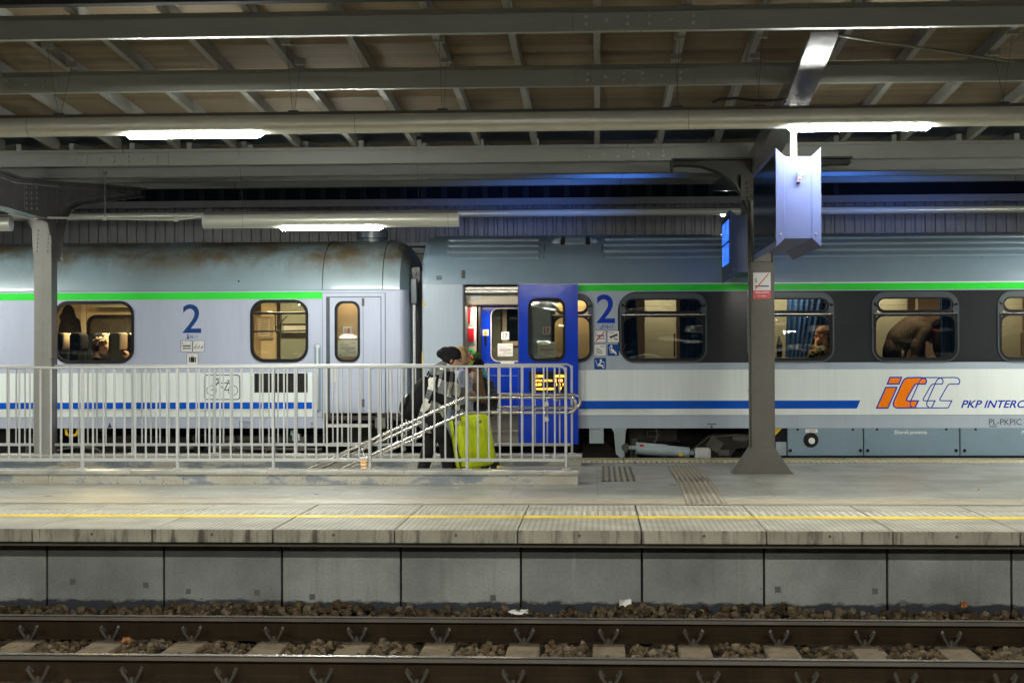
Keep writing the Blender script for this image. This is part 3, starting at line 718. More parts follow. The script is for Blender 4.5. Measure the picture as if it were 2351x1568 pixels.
for zz in (.45, 1.0, 1.6, 2.3): b.box(xa - .034, xa - .003, yf + .036, yf + .064, zz - .012, zz + .012)
b.build('conduit', 'column', t, smooth=50)
b = MB(); b.rbox(at(1729, 600, yf).x, at(1772, 600, yf).x, yf - .012, yf - .0005, at(1750, 602, yf).z, at(1750, 584, yf).z, .01, 2)
for X in (1734, 1767): p = at(X, 593, yf); b.cyl((p.x, yf - .018, p.z), (p.x, yf - .012, p.z), .012, 8)
b.build('cover_plate', 'column', t)
# arm towards the camera (box girder)
aL, aR = 1.885, 2.125
top = [(13.55, cz(13.55) - .002), (16, cz(16) - .002), (18.75, cz(18.75) - .01)]
bot = [atx(1859, 90.5, aL)[1:], atx(1807, 228, aL)[1:], atx(1762, 320, aL)[1:], atx(1730, 383, aL)[1:]]
bot = [(b_[0], b_[1]) for b_ in bot]
b = MB(); b.prism(bot + [(18.95, bot[-1][1] - .12), (19.0, top[-1][1] - .01)] + top[::-1], 'x', aL, aR)
armmb = b
for xx in (aL - .002,): rivets_on(b, [(p[0], p[1] + .035) for p in bot[1:]], xx, .085, -1)
b.build('arm', 'columndark', t, smooth=30)
# far arm
b = MB(); y2 = 25.4
b.prism([(18.9, 3.35), (20.5, 3.62), (y2, cz(y2) - .14), (y2, cz(y2) - .004), (19.8, cz(19.8) - .004), (18.9, 3.6)], 'x', aL + .03, aR - .03); b.build('far_arm', 'columndark', t)
# knee brackets to both sides (curved flange, web, top flange)
pl = [at(X, Y, yf + .1) for X, Y in ((1545, 382), (1575, 381), (1612, 384), (1651, 398), (1682, 422), (1703, 452), (1715, 486), (1721, 530), (1724, 604))]
left = [(p.x, p.z) for p in pl]; ztop = at(1600, 370, yf + .1).z
for s in (0, 1):
    path = left if s == 0 else [(2 * xm - x, z) for x, z in left]
    b = MB(); P = [Vector(p) for p in path]; N = []
    for i in range(len(P)):
        d = (P[min(i + 1, len(P) - 1)] - P[max(i - 1, 0)]).normalized(); N.append(Vector((-d.y, d.x)))
    b.prism([tuple(p) for p in P] + [tuple(p + n * .022 * (1 if s == 0 else -1)) for p, n in zip(P, N)][::-1], 'y', yf - .03, yf + .24)
    web = [tuple(p) for p in P] + [(path[-1][0] + (.05 if s == 0 else -.05), path[-1][1]), (path[-1][0] + (.05 if s == 0 else -.05), ztop), (path[0][0], ztop)]
    b.prism(web, 'y', yf + .085, yf + .105)
    x1, x2 = sorted((path[0][0] + (-.02 if s == 0 else .02), path[-1][0])); b.box(x1, x2, yf - .03, yf + .24, ztop, ztop + .022)
    if s == 0: b.box(path[0][0] - .03, path[0][0] + .0, yf - .03, yf + .24, path[0][1] - .06, ztop)
    b.build('knee_bracket', 'bracketdark', t, smooth=45)
b = MB()
for q in range(4):
    for w_ in range(5): b.ell((xa - .05 + .05 * w_, yf - .034, 3.33 + q * .06 + .015 * w_), (.014, .012, .014), n=8, m=5)
b.box(xa - .12, xz + .06, yf - .034, yf - .028, 3.30, 3.62)
b.build('gusset', 'bracketdark', t, smooth=60)
# no-smoking sign
p0, p1 = at(1729, 686, yf), at(1769, 626, yf); zr = at(1750, 667, yf).z; ys = yf - .0125
t = thing('no_smoking_sign', 'white and red no smoking sign fixed to the grey column', 'sign', (xm, yf, p0.z))
M['signred'] = pbr('sign_red', (.52, .055, .06), .35, var=.05); M['ink'] = pbr('ink_dark', (.035, .035, .06), .5, var=.03)
b = MB(); b.rbox(p0.x, p1.x, ys - .003, ys + .004, p0.z, p1.z, .002, 1); b.build('panel', 'sign', t)
b = MB(); b.box(p0.x, p1.x, ys - .0048, ys - .0032, p0.z, zr); b.build('red_strip', 'signred', t)
W = p1.x - p0.x; H = p1.z - zr
b = MB(); b.stroke([(p0.x + .1 * W, zr + .24 * H), (p0.x + .9 * W, zr + .24 * H)], .016, ys - .0032, .0012)
for q in (.1, .17): b.stroke([(p0.x + q * W, zr + .42 * H), (p0.x + (q + .05) * W, zr + .5 * H), (p0.x + q * W, zr + .58 * H), (p0.x + (q + .05) * W, zr + .68 * H)], .006, ys - .0032, .0012)
b.build('cigarette_symbol', 'ink', t)
b = MB(); b.stroke([(p0.x + .12 * W, zr + .08 * H), (p0.x + .88 * W, zr + .93 * H)], .014, ys - .0048, .0014); b.build('slash', 'signred', t)
text('Zakaz palenia', (p0.x + .12 * W, p1.x - .1 * W, p0.z + .62 * (zr - p0.z), p0.z + .88 * (zr - p0.z)), ys - .005, 'white', 'sign_text', t, bold=.01)
text('No smoking', (p0.x + .28 * W, p1.x - .28 * W, p0.z + .2 * (zr - p0.z), p0.z + .42 * (zr - p0.z)), ys - .005, 'white', 'sign_text', t)
# left-hand column on the rear coping
yl = 20.02; xa2, xz2 = at(78, 900, yl).x, at(117.5, 900, yl).x; xd = at(127.5, 900, yl + .2).x; zb0 = .146
t = thing('canopy_column', 'pale grey riveted column rising from the rear parapet behind the railing', 'column', (xa2, yl + .12, zb0), 'steel columns of the platform canopy')
zs = at(100, 590, yl).z
b = MB(); b.box(xa2, xz2, yl, yl + .016, zb0, 3.2); b.box(xa2 + .02, xz2 - .02, yl + .016, yl + .26, zb0, 3.2); b.box((xa2 + xz2) / 2 - .004, (xa2 + xz2) / 2 + .004, yl - .003, yl + .001, zb0, zs); b.build('shaft', 'columnpale', t)
b = MB(); b.box(xz2 - .019, xd + .01, yl + .02, yl + .24, zb0, 3.15)
rivets_on(b, [(yl + .03, .3), (yl + .03, 3.1)], xd + .011, .12, 1, .009); b.box(xd - .0, xd + .05, yl + .0, yl + .018, 1.40, 1.41)
b.build('side_flange', 'columndark', t)
zq0, zq1 = at(100, 587, yl).z, at(100, 525, yl).z
b = MB(); b.prism([(xa2 + .025, zq0), (xz2 - .025, zq0), (xz2 + .002, zq0 + .03), (xz2 + .004, zq1), (xa2 - .025, zq1), (xa2 - .006, zq0 + .03)], 'y', yl - .014, yl - .0035)
b.prism([(xa2 - .025, zq1), (xz2 + .004, zq1), (xz2 - .03, zq1 + .17), (xa2 - .10, zq1 + .12)], 'y', yl - .012, yl - .0035)
for fx in (.18, .80):
    for q in range(6): b.ell((xa2 + (xz2 - xa2) * fx + (.004 * q), yl - .016, zq0 + .05 + q * (zq1 - zq0 - .08) / 5), (.016, .012, .016), n=10, m=6)
b.build('splice_plate', 'columnpale', t, smooth=50)
xA = xz2 + .01
topL = arm_poly([(-120, 372), (0, 396), (33, 408), (131, 419), (323, 433)], xA); botL = arm_poly([(323, 452), (236, 462), (175, 471), (150, 482), (136, 505), (128.5, 540), (128, 600)], xA)
back = arm_poly([(118, 540), (112, 512), (92, 500), (50, 490), (0, 475), (-120, 450)], xA)
b = MB(); b.prism(topL[::1] + botL + back, 'x', xA - .02, xA); webmb = b
b = MB(); flange(b, topL, xA - .12, xA + .10, .022); flange(b, botL, xA - .12, xA + .10, .02); flange(b, back[2:], xA - .12, xA + .10, .02); b.build('arm_flange', 'columndark', t, smooth=45)
b = webmb
rivets_on(b, [(p[0], p[1] - .06) for p in topL[1:]], xA + .002, .075, 1); rivets_on(b, [(p[0] - .01, p[1] + .06) for p in botL[:4]], xA + .002, .075, 1); rivets_on(b, [(p[0] - .07, p[1]) for p in botL[3:]], xA + .002, .075, 1)
for X in (60, 72, 84, 95 - 12): rivets_on(b, arm_poly([(X, 425), (X + 1, 485)], xA), xA + .002, .06, 1)
for X in (138, 146, 154): rivets_on(b, arm_poly([(X, 428), (X, 462)], xA), xA + .002, .06, 1)
for X in (56, 131):
    q = arm_poly([(X, 418), (X, 480 if X < 100 else 470)], xA); b.box(xA, xA + .006, min(q[0][0], q[1][0]) - .006, max(q[0][0], q[1][0]) + .006, min(q[0][1], q[1][1]), max(q[0][1], q[1][1]))
b.build('arm_web', 'columndark', t, smooth=30)

# ------------------------------------------------------------------ lighting tubes
def led_bar(x0, x1, y, z, r, mat, parent, h=.034, w=.05):
    b = MB(); prof = [(y + w * math.cos(a), z - h * math.sin(a)) for a in [math.pi * i / 6 for i in range(7)]]
    b.prism(prof, 'x', x0 + .03, x1 - .03); b.add([(x0, y, z - .012)] , [])
    n = len(prof)
    for s, xe_, xi in ((0, x0, x0 + .03), (1, x1, x1 - .03)):
        o = len(b.v); b.v += [(xe_, y + (p[0] - y) * .45, z + (p[1] - z) * .55 - .004) for p in prof] + [(xi, p[0], p[1]) for p in prof]
        fs = [(o + i, o + i + 1, o + n + i + 1, o + n + i) for i in range(n - 1)] + [tuple(range(o, o + n))]; b.f += fs; b.mi += [0] * len(fs)
    return b.build('led_diffuser', mat, parent, smooth=60)
def tube_prof(y, z, r, a0=-90, n=20):
    return [(y + r * math.cos(math.radians(a0 + 360 * i / n)), z + r * math.sin(math.radians(a0 + 360 * i / n))) for i in range(n)]
def wires(b, x, y, z, t_top, dx=.09):
    for s in (-1, 1): b.tube([(x + s * .01, y, z), (x, y + .34 * s, t_top - .03 * s)],   .0022, 5); b.cur = 1; b.box(x - .05, x + .05, y + .34 * s - .035, y + .34 * s + .035, t_top - .03 * s, t_top + .06 - .03 * s); b.cur = 0
    b.box(x - .05, x + .05, y - .03, y + .03, z - .012, z + .018); b.cur = 0
def lighting_tube(y, z, r, x0, x1, leds, lab, mat='led', seams=(), hang=(), topz=None, grp='long lighting tubes under the canopy', ledw=1.34):
    t = thing('lighting_tube', lab, 'light fitting', ((x0 + x1) / 2, y, z), grp)
    b = MB(); b.prism(tube_prof(y, z, r), 'x', x0, x1); b.build('housing', 'tube', t, smooth=40)
    b = MB(); b.prism([(y - r * .62, z + r * .72), (y + r * .62, z + r * .72), (y + r * .55, z + r * 1.1), (y - r * .55, z + r * 1.1)], 'x', x0, x1); b.build('cable_tray', 'tubecap', t)
    for e, s in ((x0, -1), (x1, 1)): b = MB(); b.cyl((e, y, z), (e + s * .012, y, z), r * 1.02, 28); b.build('end_cap', 'tubeend', t, smooth=40)
    for c in leds: led_bar(c - ledw / 2, c + ledw / 2, y - r * (.10 if mat != 'backled' else 0), z - r * (.72 if mat != 'backled' else 1.0), r, mat, t, h=r * (.62 if mat != 'backled' else .03), w=r * .52)
    if seams:
        b = MB()
        for x in seams: b.tube([(x, p[0], p[1]) for p in tube_prof(y, z, r + .0012)], .0022, 4, closed=True)
        b.build('seam_ring', 'tubecap', t)
    if hang:
        for x in hang: b = MB(); wires(b, x, y, z + r * 1.1, topz); b.build('hanger_wire', ['cable', 'rafter'], t)
    return t
NY = 14.8; pz = at(1175, 279, NY); NR = .099
lc = [at(447.5, 298, NY).x, at(1972, 276, NY).x]; dl = lc[1] - lc[0]
lighting_tube(NY, pz.z, NR, -13.5, 11.5, [lc[0] - dl, lc[0], lc[1], lc[1] + dl], 'long pale lighting tube crossing the whole view, two lit bars', seams=[at(X, 280, NY).x for X in (68, 817, 1580)],
              hang=[at(X, 250, NY).x for X in (137, 674, 1017, 1556, 1742, 2304)], topz=cz(NY) + PH - .03)
RY_ = 19.75; z2 = at(760, 506, RY_).z; R2 = .097
xa_, xb_ = at(470, 505, RY_).x, at(1052, 505, RY_).x
lighting_tube(RY_, z2, R2, xa_, xb_, [at(761, 523, RY_).x], 'short pale lighting tube with one lit bar between column and train door', 'ledrear', seams=[at(X, 505, RY_).x for X in (560, 1030)], hang=[at(X, 490, RY_).x for X in (560, 964)], topz=4.2)
xc_ = at(24, 511, RY_).x
lighting_tube(RY_, z2 - .01, R2, xc_ - 3.3, xc_, [xc_ - 1.6], 'pale lighting tube end beside the riveted column, cut by the view edge', 'ledrear')
xr0 = at(2420, 505, RY_).x
lighting_tube(RY_, z2 - .01, R2, xr0, xr0 + 3.3, [xr0 + 1.65], 'added lighting tube near the train beyond the right-hand column, outside the view', 'led')  # unseen tube added to brighten the right-hand coach
FY_ = 25.9; z3 = at(1175, 490, FY_).z
lighting_tube(FY_, z3, .062, -17, 14, [at(1664, 492, FY_).x], 'thin lighting tube above the far side of the train', 'led2', seams=[at(X, 490, FY_).x for X in (400, 880, 1700)], ledw=.14)
M['backled'] = emit('led_diffuser_opposite', (1.0, .98, .88), 560)
for X in (-7.6, -1.6, 4.4):
    lighting_tube(4.0, 4.2, .1, X - 1.6, X + 1.6, [X], mat='backled', lab={-7.6: 'lighting tube behind the viewer, leftmost of three', -1.6: 'lighting tube behind the viewer, middle of three', 4.4: 'lighting tube behind the viewer, rightmost of three'}[X], grp='lighting tubes of the opposite platform')
    lighting_tube(-1.2, 3.9, .1, X - 1.6, X + 1.6, [X], mat='backled', lab={-7.6: 'added fill tube far behind the viewer, leftmost of three', -1.6: 'added fill tube far behind the viewer, middle of three', 4.4: 'added fill tube far behind the viewer, rightmost of three'}[X], grp='lighting tubes of the opposite platform')  # unseen second row, added to lift the shade under the slab lip
t = thing('conduit_pipe', 'thin grey conduit hanging between two lighting tubes in front of the column', 'pipe', (-6, RY_, 3.2))
b = MB(); b.tube([at(X, Y, RY_ - .05) for X, Y in ((20, 492), (45, 497), (110, 500), (240, 502), (330, 504), (405, 505), (445, 500), (470, 497))], .014, 8)
for X, Y in ((82, 499), (241, 502), (405, 505)): p = at(X, Y, RY_ - .05); b.box(p.x - .03, p.x + .03, p.y - .02, p.y + .02, p.z - .022, p.z + .022)
b.build('pipe', 'tube', t, smooth=50)
b = MB(); p = at(241, 400, RY_ - .05); q = at(241, 502, RY_ - .05); b.tube([q, (q.x, q.y, p.z)], .008, 6); b.box(q.x - .02, q.x + .02, q.y - .02, q.y + .02, p.z, p.z + .03); b.build('hanger_rod', 'columndark', t)
# black cable lying on the near tube
b = MB(); b.tube([at(X, Y, NY + .02) for X, Y in ((1635, 236), (1650, 229), (1690, 226), (1725, 231), (1760, 232), (1800, 229))], .014, 8); tag(b.build('power_cable', 'cable', smooth=60), 'black cable lying on top of the long lighting tube near the column', 'cable')

# ------------------------------------------------------------------ departure boards
M['navy'] = pbr('board_navy_paint', (.035, .06, .16), .38, var=.05); M['bluegrey'] = pbr('board_blue_grey_paint', (.046, .060, .155), .45, var=.04)
M['boardside'] = pbr('board_dark_paint', (.09, .09, .12), .4)
k = NT('board_screen'); _s = k.n('SeparateXYZ'); k.l(k.co(), _s.inputs[0])
k.base(k.mix(0, (.01, .02, .05), (0, 0, 0))); k.set(.1)
k.l(k.mix(k.ramp(k.noise(3, (1, 1, 2)), [(.35, 0), (.7, 1)]), (.005, .10, .90), (.07, .24, 1.0)), k.p.inputs['Emission Color']); k.p.inputs['Emission Strength'].default_value = .62; M['screen'] = k.m
M['screenoff'] = pbr('screen_glass_unlit', (.006, .010, .014), .12, var=0, spec=.06)
def board(y0, y1, xl, xr, zb, zt, lab, lit, body):
    """double-sided board seen from its narrow end; screens face along the platform"""
    t = thing('departure_board', lab, 'information board', ((xl + xr) / 2, (y0 + y1) / 2, zb), 'departure boards hanging at the column')
    w = xr - xl; fx = .09
    for s in (0, 1):
        xo = xl if s == 0 else xr; xi = xl + fx if s == 0 else xr - fx
        b = MB(); b.prism([(xo, zb), (xo, zt), (xi, zt - .085), (xi, zb + .085)], 'y', y0, y1); bevel(b.build('screen_frame', body, t), .004)
        sg = -1 if s == 0 else 1; xs = xo
        m = 'screen' if lit else 'screenoff'
        b = MB(); a, c = sorted((xs + sg * .0005, xs + sg * .006)); b.box(a, c, y0 + .012, y1 - .02, zb + .06, zt - .06); b.build('screen_glass', 'screenoff', t)
        if lit:
            b = MB(); a, c = sorted((xs + sg * .0062, xs + sg * .008))
            b.box(a, c, y0 + .08, y1 - .12, zb + .22, zb + .22 + (zt - zb - .36) * .48); b.box(a, c, y0 + .08, y1 - .12, zb + .24 + (zt - zb - .36) * .5, zt - .12); b.build('lit_screen', 'screen', t)
    b = MB(); b.box(xl + fx + .001, xr - fx - .001, y0 + .004, y1, zb + .086, zt - .086)
    b.build('casing', body, t)
    b = MB(); b.box(xl + fx - .001, xl + fx + .005, y0 + .001, y0 + .0035, zb + .09, zt - .09); b.box(xr - fx - .005, xr - fx + .001, y0 + .001, y0 + .0035, zb + .09, zt - .09); b.build('edge_seam', 'navy', t)
    b = MB()
    for xx in (xl + fx * .55, xr - fx * .55): b = MB(); b.cyl((xx, y0 - .004, zb + .13), (xx, y0, zb + .13), .010, 10); b.build('screw', 'bolt', t)
    ym = (y0 + y1) / 2
    b = MB(); b.box((xl + xr) / 2 - .035, (xl + xr) / 2 + .035, y0 + .35, y0 + .42, zt - .085, cz(y0) - .02); b.build('hanger', 'column', t)
    return t
d1 = 15.09; xl = at(1781, 450, d1).x; xr = at(1885, 450, d1).x
nb = board(d1, 17.2, xl, xr, at(1781, 568, d1).z, at(1781, 340, d1).z, 'large pale blue departure board end hanging in front of the column', False, 'bluegrey')
M['sensorgreen'] = emit('sensor_green', (.0, .5, .12), 1.2); M['sensorred'] = emit('sensor_red', (.9, .02, .05), 1.2)
p = at(1834, 408, d1); s_ = MB(); s_.rbox(p.x - .018, p.x + .018, d1 - .03, d1 - .0005, p.z - .05, p.z + .05, .004, 2); sen = s_.build('sensor', 'boardside', nb)
s_ = MB(); s_.ell((p.x + .004, d1 - .031, p.z + .022), (.012, .006, .014), n=10, m=6); s_.build('green_lamp', 'sensorgreen', sen)
s_ = MB(); s_.ell((p.x + .006, d1 - .031, p.z - .018), (.013, .006, .016), n=10, m=6); s_.build('red_lamp', 'sensorred', sen)
s_ = MB(); s_.tube([(p.x + .01, d1 - .02, p.z + .05), (p.x + .03, d1 - .03, p.z + .09), (p.x + .06, d1 - .03, p.z + .09), (p.x + .075, d1 - .03, p.z + .06), (p.x + .05, d1 - .015, p.z + .03), (p.x + .02, d1 - .02, p.z + .03)], .004, 6); s_.build('cable_loop', 'white', sen)
d2 = 20.27; xl = at(1676, 560, d2).x
fb = board(d2, 21.55, xl, xl + .445, at(1676, 641, d2).z, at(1676, 481, d2).z, 'dark blue departure board with glowing blue screen behind the column', True, 'navy')
for xx, sg in ((xl - .03, -1), (xl + .475, 1)):
    L = bpy.data.lights.new('blue_fill', 'AREA'); L.shape = 'RECTANGLE'; L.size = 1.0; L.size_y = .2; L.color = (.05, .22, 1); L.energy = 9; L.spread = math.radians(32)  # added lamps above the board, throwing blue onto the far tube and beams
    lo = bpy.data.objects.new('blue_fill', L); COL.objects.link(lo); lo.location = (xx, (d2 + 21.5) / 2, at(1676, 474, d2).z); lo.rotation_euler = (0, math.radians(90 * -sg), 0)
    lo.rotation_euler = Vector((sg * .5, 1.0, .22)).to_track_quat('-Z', 'Z').to_euler()
    lo.parent = fb; lo.location = Vector(lo.location) - Vector(fb.location)
# ------------------------------------------------------------------ the two coaches
DY = 21.7; CW = 2.8
def W(X, Y, y=DY): p = at(X, Y, y); return p.x, p.z
def wx(X, y=DY): return at(X, 750, y).x
def wz(Y, X=1370, y=DY): return at(X, Y, y).z
GL = dict(rough=.2, var=.05, vs=1.0, coat=.12, bump=.05, bs=3.5, spec=.3)
GI = dict(rough=.2, var=.04, vs=1.0, coat=.05, spec=.12, bump=.05, bs=3.5)
M['lav'] = pbr('coach_lavender_paint', (.39, .42, .52), stretch=(1.6, 1, .2), dirt=(.29, .31, .39), dsc=1.0, dth=(.56, .85), **GL)
M['lgrey'] = pbr('coach_light_grey_paint', (.36, .41, .47), stretch=(1.6, 1, .15), dirt=(.24, .27, .30), dsc=1.1, dth=(.56, .85), **GL)
M['cwhite'] = pbr('coach_white_paint', (.68, .72, .70), stretch=(2.2, 1, .12), dirt=(.46, .47, .43), dsc=1.1, dth=(.55, .85), **GL)
M['cgreen'] = pbr('coach_green_stripe', (.04, .60, .055), **GI)
M['cblue'] = pbr('coach_blue_stripe', (.004, .075, .44), **GI)
M['doorblue'] = pbr('door_blue_paint', (.004, .040, .46), rough=.13, var=.04, coat=.3, spec=.3, bump=.35, bs=9)
M['cdark'] = pbr('coach_dark_band', (.030, .030, .033), rough=.14, var=.1, coat=.25, spec=.35, bump=.12, bs=4)
M['croof'] = pbr('coach_roof_grey', (.165, .225, .275), .34, var=.06, vs=1.2, coat=.2)
M['skirt'] = pbr('coach_skirt_grey', (.17, .245, .30), .34, var=.06, coat=.2)
k = NT('coach_roof_stained'); k.set(.4, coat=.15)
_z = k.n('SeparateXYZ'); k.l(k.co(), _z.inputs[0])
_m = k.ramp(k.math('MULTIPLY', _z.outputs[2], .3), [(.735, 0), (.80, .35), (.86, 1), (.93, 1), (.95, .6)])
_n = k.ramp(k.noise(1.5, (1, 1, .9), 8, .68), [(.40, 0), (.60, 1)])
_c = k.mix(k.math('MULTIPLY', _m, _n), (.20, .27, .30), (.12, .085, .042))
_n2 = k.ramp(k.noise(4.5, (1.2, 1, .3), 7, .7), [(.5, 0), (.75, .75)])
_c = k.mix(k.math('MULTIPLY', _m, _n2), _c, (.065, .048, .024)); k.base(_c); M['stained'] = k.m
M['frameblk'] = pbr('window_rubber', (.006, .006, .007), .5); M['frameblk'].node_tree.nodes['Principled BSDF'].inputs['Specular IOR Level'].default_value = .22
M['slate'] = pbr('window_slate_frame', (.045, .056, .066), .35)
M['glass'] = glass('window_glass', (.84, .84, .78), .9, .75)
M['glassd'] = glass('window_glass_tinted', (.68, .66, .61), .9, 1.1)
M['beigein'] = pbr('interior_beige', (.56, .45, .27), .5, var=.04)
M['creamin'] = pbr('interior_cream', (.62, .53, .40), .5, var=.03)
M['greyin'] = pbr('interior_grey_green', (.25, .27, .21), .5, var=.04)
M['tanin'] = pbr('interior_tan_frame', (.32, .245, .17), .45, var=.05)
M['floorin'] = pbr('interior_floor', (.06, .06, .065), .6)
M['navyseat'] = pbr('seat_navy_fabric', (.007, .010, .017), .9, spec=.08, var=.25, vs=14, bump=.1)
M['headrest'] = pbr('headrest_cover', (.44, .38, .29), .9, spec=.1)
M['curtain'] = pbr('curtain_blue', (.02, .085, .24), .8, var=.2, vs=7)
M['bogie'] = pbr('bogie_brown_grey', (.034, .030, .025), .75, spec=.12, var=.3, vs=4, bump=.1)
M['pipe'] = pbr('underframe_pipe', (.085, .08, .07), .6, spec=.2)
M['damper'] = pbr('damper_grey_blue', (.30, .36, .38), .35)
M['warn'] = pbr('warning_yellow', (.62, .40, .01), .5)
M['tread'] = pbr('tread_plate', (.20, .185, .16), .42, .6, bump=.5, bs=38)
M['placard'] = pbr('placard_white', (.70, .69, .66), .5, var=.03)
M['red'] = pbr('lettering_red', (.48, .012, .02), .4, var=.03, spec=.1)
M['navyink'] = pbr('lettering_navy', (.010, .045, .16), .4, var=.03, spec=.1)
M['blueink'] = pbr('lettering_blue', (.006, .035, .36), .35, var=.03, spec=.1)
M['inkp'] = pbr('pictogram_ink', (.04, .012, .02), .5, var=.03, spec=.1)
M['pblue'] = pbr('pictogram_blue', (.008, .06, .24), .4, var=.03, spec=.1)
M['orange'] = pbr('logo_orange', (.90, .21, .004), .35, var=.02, spec=.1)
M['stripwhite'] = pbr('handle_grey_white', (.55, .55, .53), .4)
M['ledtext'] = emit('led_matrix_orange', (1.0, .42, .05), 2.6)
M['inlamp'] = emit('interior_lamp', (1.0, .82, .56), 8)

def plane_strip(x0, x1, z0, z1, mat, name, parent, y=DY, t=.003, slant=0):
    b = MB(); b.plate([(x0, z0), (x1 - slant, z0), (x1, z1), (x0, z1)], y - t, y - .0003); return b.build(name, mat, parent)
def warm(parent, loc, sx, sy, e, col=(1, .78, .50)):
    L = bpy.data.lights.new('ceiling_or_fill_lamp', 'AREA'); L.shape = 'RECTANGLE'; L.size = sx; L.size_y = sy; L.energy = e * 1.6; L.color = col
    o = bpy.data.objects.new('ceiling_or_fill_lamp', L); COL.objects.link(o); o.location = loc; setpar2(o, parent); return o
def setpar2(o, parent):
    o.parent = parent; o.location = Vector(o.location) - Vector(parent.location)
def window(parent, X0, X1, Y0, Y1, r, style, fr=4.5, y=DY):
    """rubber-framed window with one pane; coordinates in photo pixels"""
    xa, xb = wx(X0, y), wx(X1, y); za, zb = wz(Y1, (X0 + X1) / 2, y), wz(Y0, (X0 + X1) / 2, y); s = (xb - xa) / (X1 - X0); f = fr * s
    r = r * s
    w = MB(); w.frame(rr(xa, xb, za, zb, r), rr(xa + f, xb - f, za + f, zb - f, r - f * .8), y - .014, y + .03); fo = w.build('window', 'frameblk', parent, smooth=40)
    if style == 'plain':
        g = MB(); g.plate(rr(xa + f * .7, xb - f * .7, za + f * .7, zb - f * .7, r - f * .6), y + .006, y + .010); g.build('pane', 'glass', fo)
    return fo, (xa, xb, za, zb, r)

def picto(parent, X0, X1, Y0, Y1, bg, draw, edge=None, y=DY):
    xa, xb = wx(X0), wx(X1); za, zb = wz(Y1, X0), wz(Y0, X0); w = xb - xa; h = zb - za
    if edge:
        b = MB(); b.plate(rr(xa - .006, xb + .006, za - .006, zb + .006, .02, 3), y - .0042, y - .003); b.build('pictogram_border', edge, parent); y -= .0012
    b = MB(); b.plate(rr(xa, xb, za, zb, .015, 3), y - .0045, y - .003); p = b.build('pictogram', bg, parent)
    q = lambda pts: [(xa + u * w, za + v * h) for u, v in pts]
    b = MB(); m = draw(b, q, w, y - .0045); b.build('symbol', m, p); return p, q, w, y - .0045
def disc(b, c, r, y, t=.0015, n=14): b.plate([(c[0] + r * math.cos(2 * math.pi * i / n), c[1] + r * math.sin(2 * math.pi * i / n)) for i in range(n)], y - t, y)

# ================================================= right-hand coach
XR1 = wx(2760); XL1 = wx(968.5)
RC = thing('passenger_coach', 'modern grey white and blue coach with open blue door and dark window band', 'railway coach', ((XL1 + XR1) / 2, DY + CW / 2, -.55), 'coaches of the standing train')
zT, zB = wz(651), wz(983)
zW0, zW1 = wz(826, 1370), wz(677, 1370)
wins = []
for c, dx in ((1523, 0), (1815, 0), (2101.5, 0), (2390, 0), (2678, 0)):
    wins.append((c - 96, c + 96))
def zrow(Y, X): return wz(Y, X)
HZ = (wz(828, 1700), wz(677.5, 1700))
holes = [(wx(a), wx(c), HZ[0], HZ[1], .17) for a, c in wins]
holes_s = (wx(1268), wx(1358), HZ[0], HZ[1], .17)
# body: wall from the door opening to the right; a panel left of the door; a lintel strip above the door
xD0, xD1 = wx(1063), wx(1191)
b = MB(); hole_wall(b, xD1, XR1, zB, zT, [holes_s] + holes, DY); 
b.add([(xD1, DY, zB), (xD1, DY + .1, zB), (xD1, DY + .1, zT), (xD1, DY, zT)], [(0, 1, 2, 3)])
hole_wall(b, XL1 + .05, xD0, zB, zT, [], DY)
b.add([(XL1 + .05, DY, zB), (XL1 + .015, DY + .015, zB), (XL1, DY + .05, zB), (XL1, DY + CW, zB), (XL1 + .05, DY, zT), (XL1 + .015, DY + .015, zT), (XL1, DY + .05, zT), (XL1, DY + CW, zT)], [(0, 1, 5, 4), (1, 2, 6, 5), (2, 3, 7, 6)])
b.add([(xD0, DY, zB), (xD0, DY + .1, zB), (xD0, DY + .1, zT), (xD0, DY, zT)], [(0, 1, 2, 3)])
b.add([(XL1, DY + CW, zB), (XR1, DY + CW, zB), (XR1, DY + CW, zT), (XL1, DY + CW, zT)], [(0, 1, 2, 3)])
b.add([(XL1 + .05, DY + .02, zB + .003), (xD0, DY + .02, zB + .003), (xD0, DY + CW, zB + .003), (XL1 + .05, DY + CW, zB + .003)], [(0, 1, 2, 3)])
b.add([(xD1, DY + .02, zB + .003), (XR1, DY + .02, zB + .003), (XR1, DY + CW, zB + .003), (xD1, DY + CW, zB + .003)], [(0, 1, 2, 3)])
b.build('body', 'lgrey', RC, smooth=30)
prof = [(0, zT), (.012, zT + .10), (.05, zT + .26), (.10, zT + .375), (.17, zT + .44), (.3, zT + .535), (.5, zT + .63), (.8, zT + .725), (1.4, zT + .79), (2.0, zT + .725), (2.5, zT + .535), (2.75, zT + .26), (CW, zT)]
b = MB(); ex = [(XL1, .0), (XL1 + .04, .985), (XL1 + .10, 1.0), (XR1, 1.0)]
rows = []
for x, s in ((XL1 + .0, .93), (XL1 + .02, .975), (XL1 + .08, 1.0), (XR1, 1.0)):
    rows.append([(x, DY + 1.4 + (p - 1.4) * (1 if s == 1 else .5 + s / 2), zT + (z - zT) * s) for p, z in prof])
for r0, r1 in zip(rows, rows[1:]):
    b.add(r0 + r1, [(i, i + 1, len(prof) + i + 1, len(prof) + i) for i in range(len(prof) - 1)])
b.add(rows[0], [tuple(range(len(prof)))])
b.build('roof', 'croof', RC, smooth=40)
def roofpt(z):   # y offset at height
    for (a, za), (c, zc_) in zip(prof, prof[1:]):
        if za <= z <= zc_: return a + (c - a) * (z - za) / max(1e-6, zc_ - za)
    return prof[6][0]
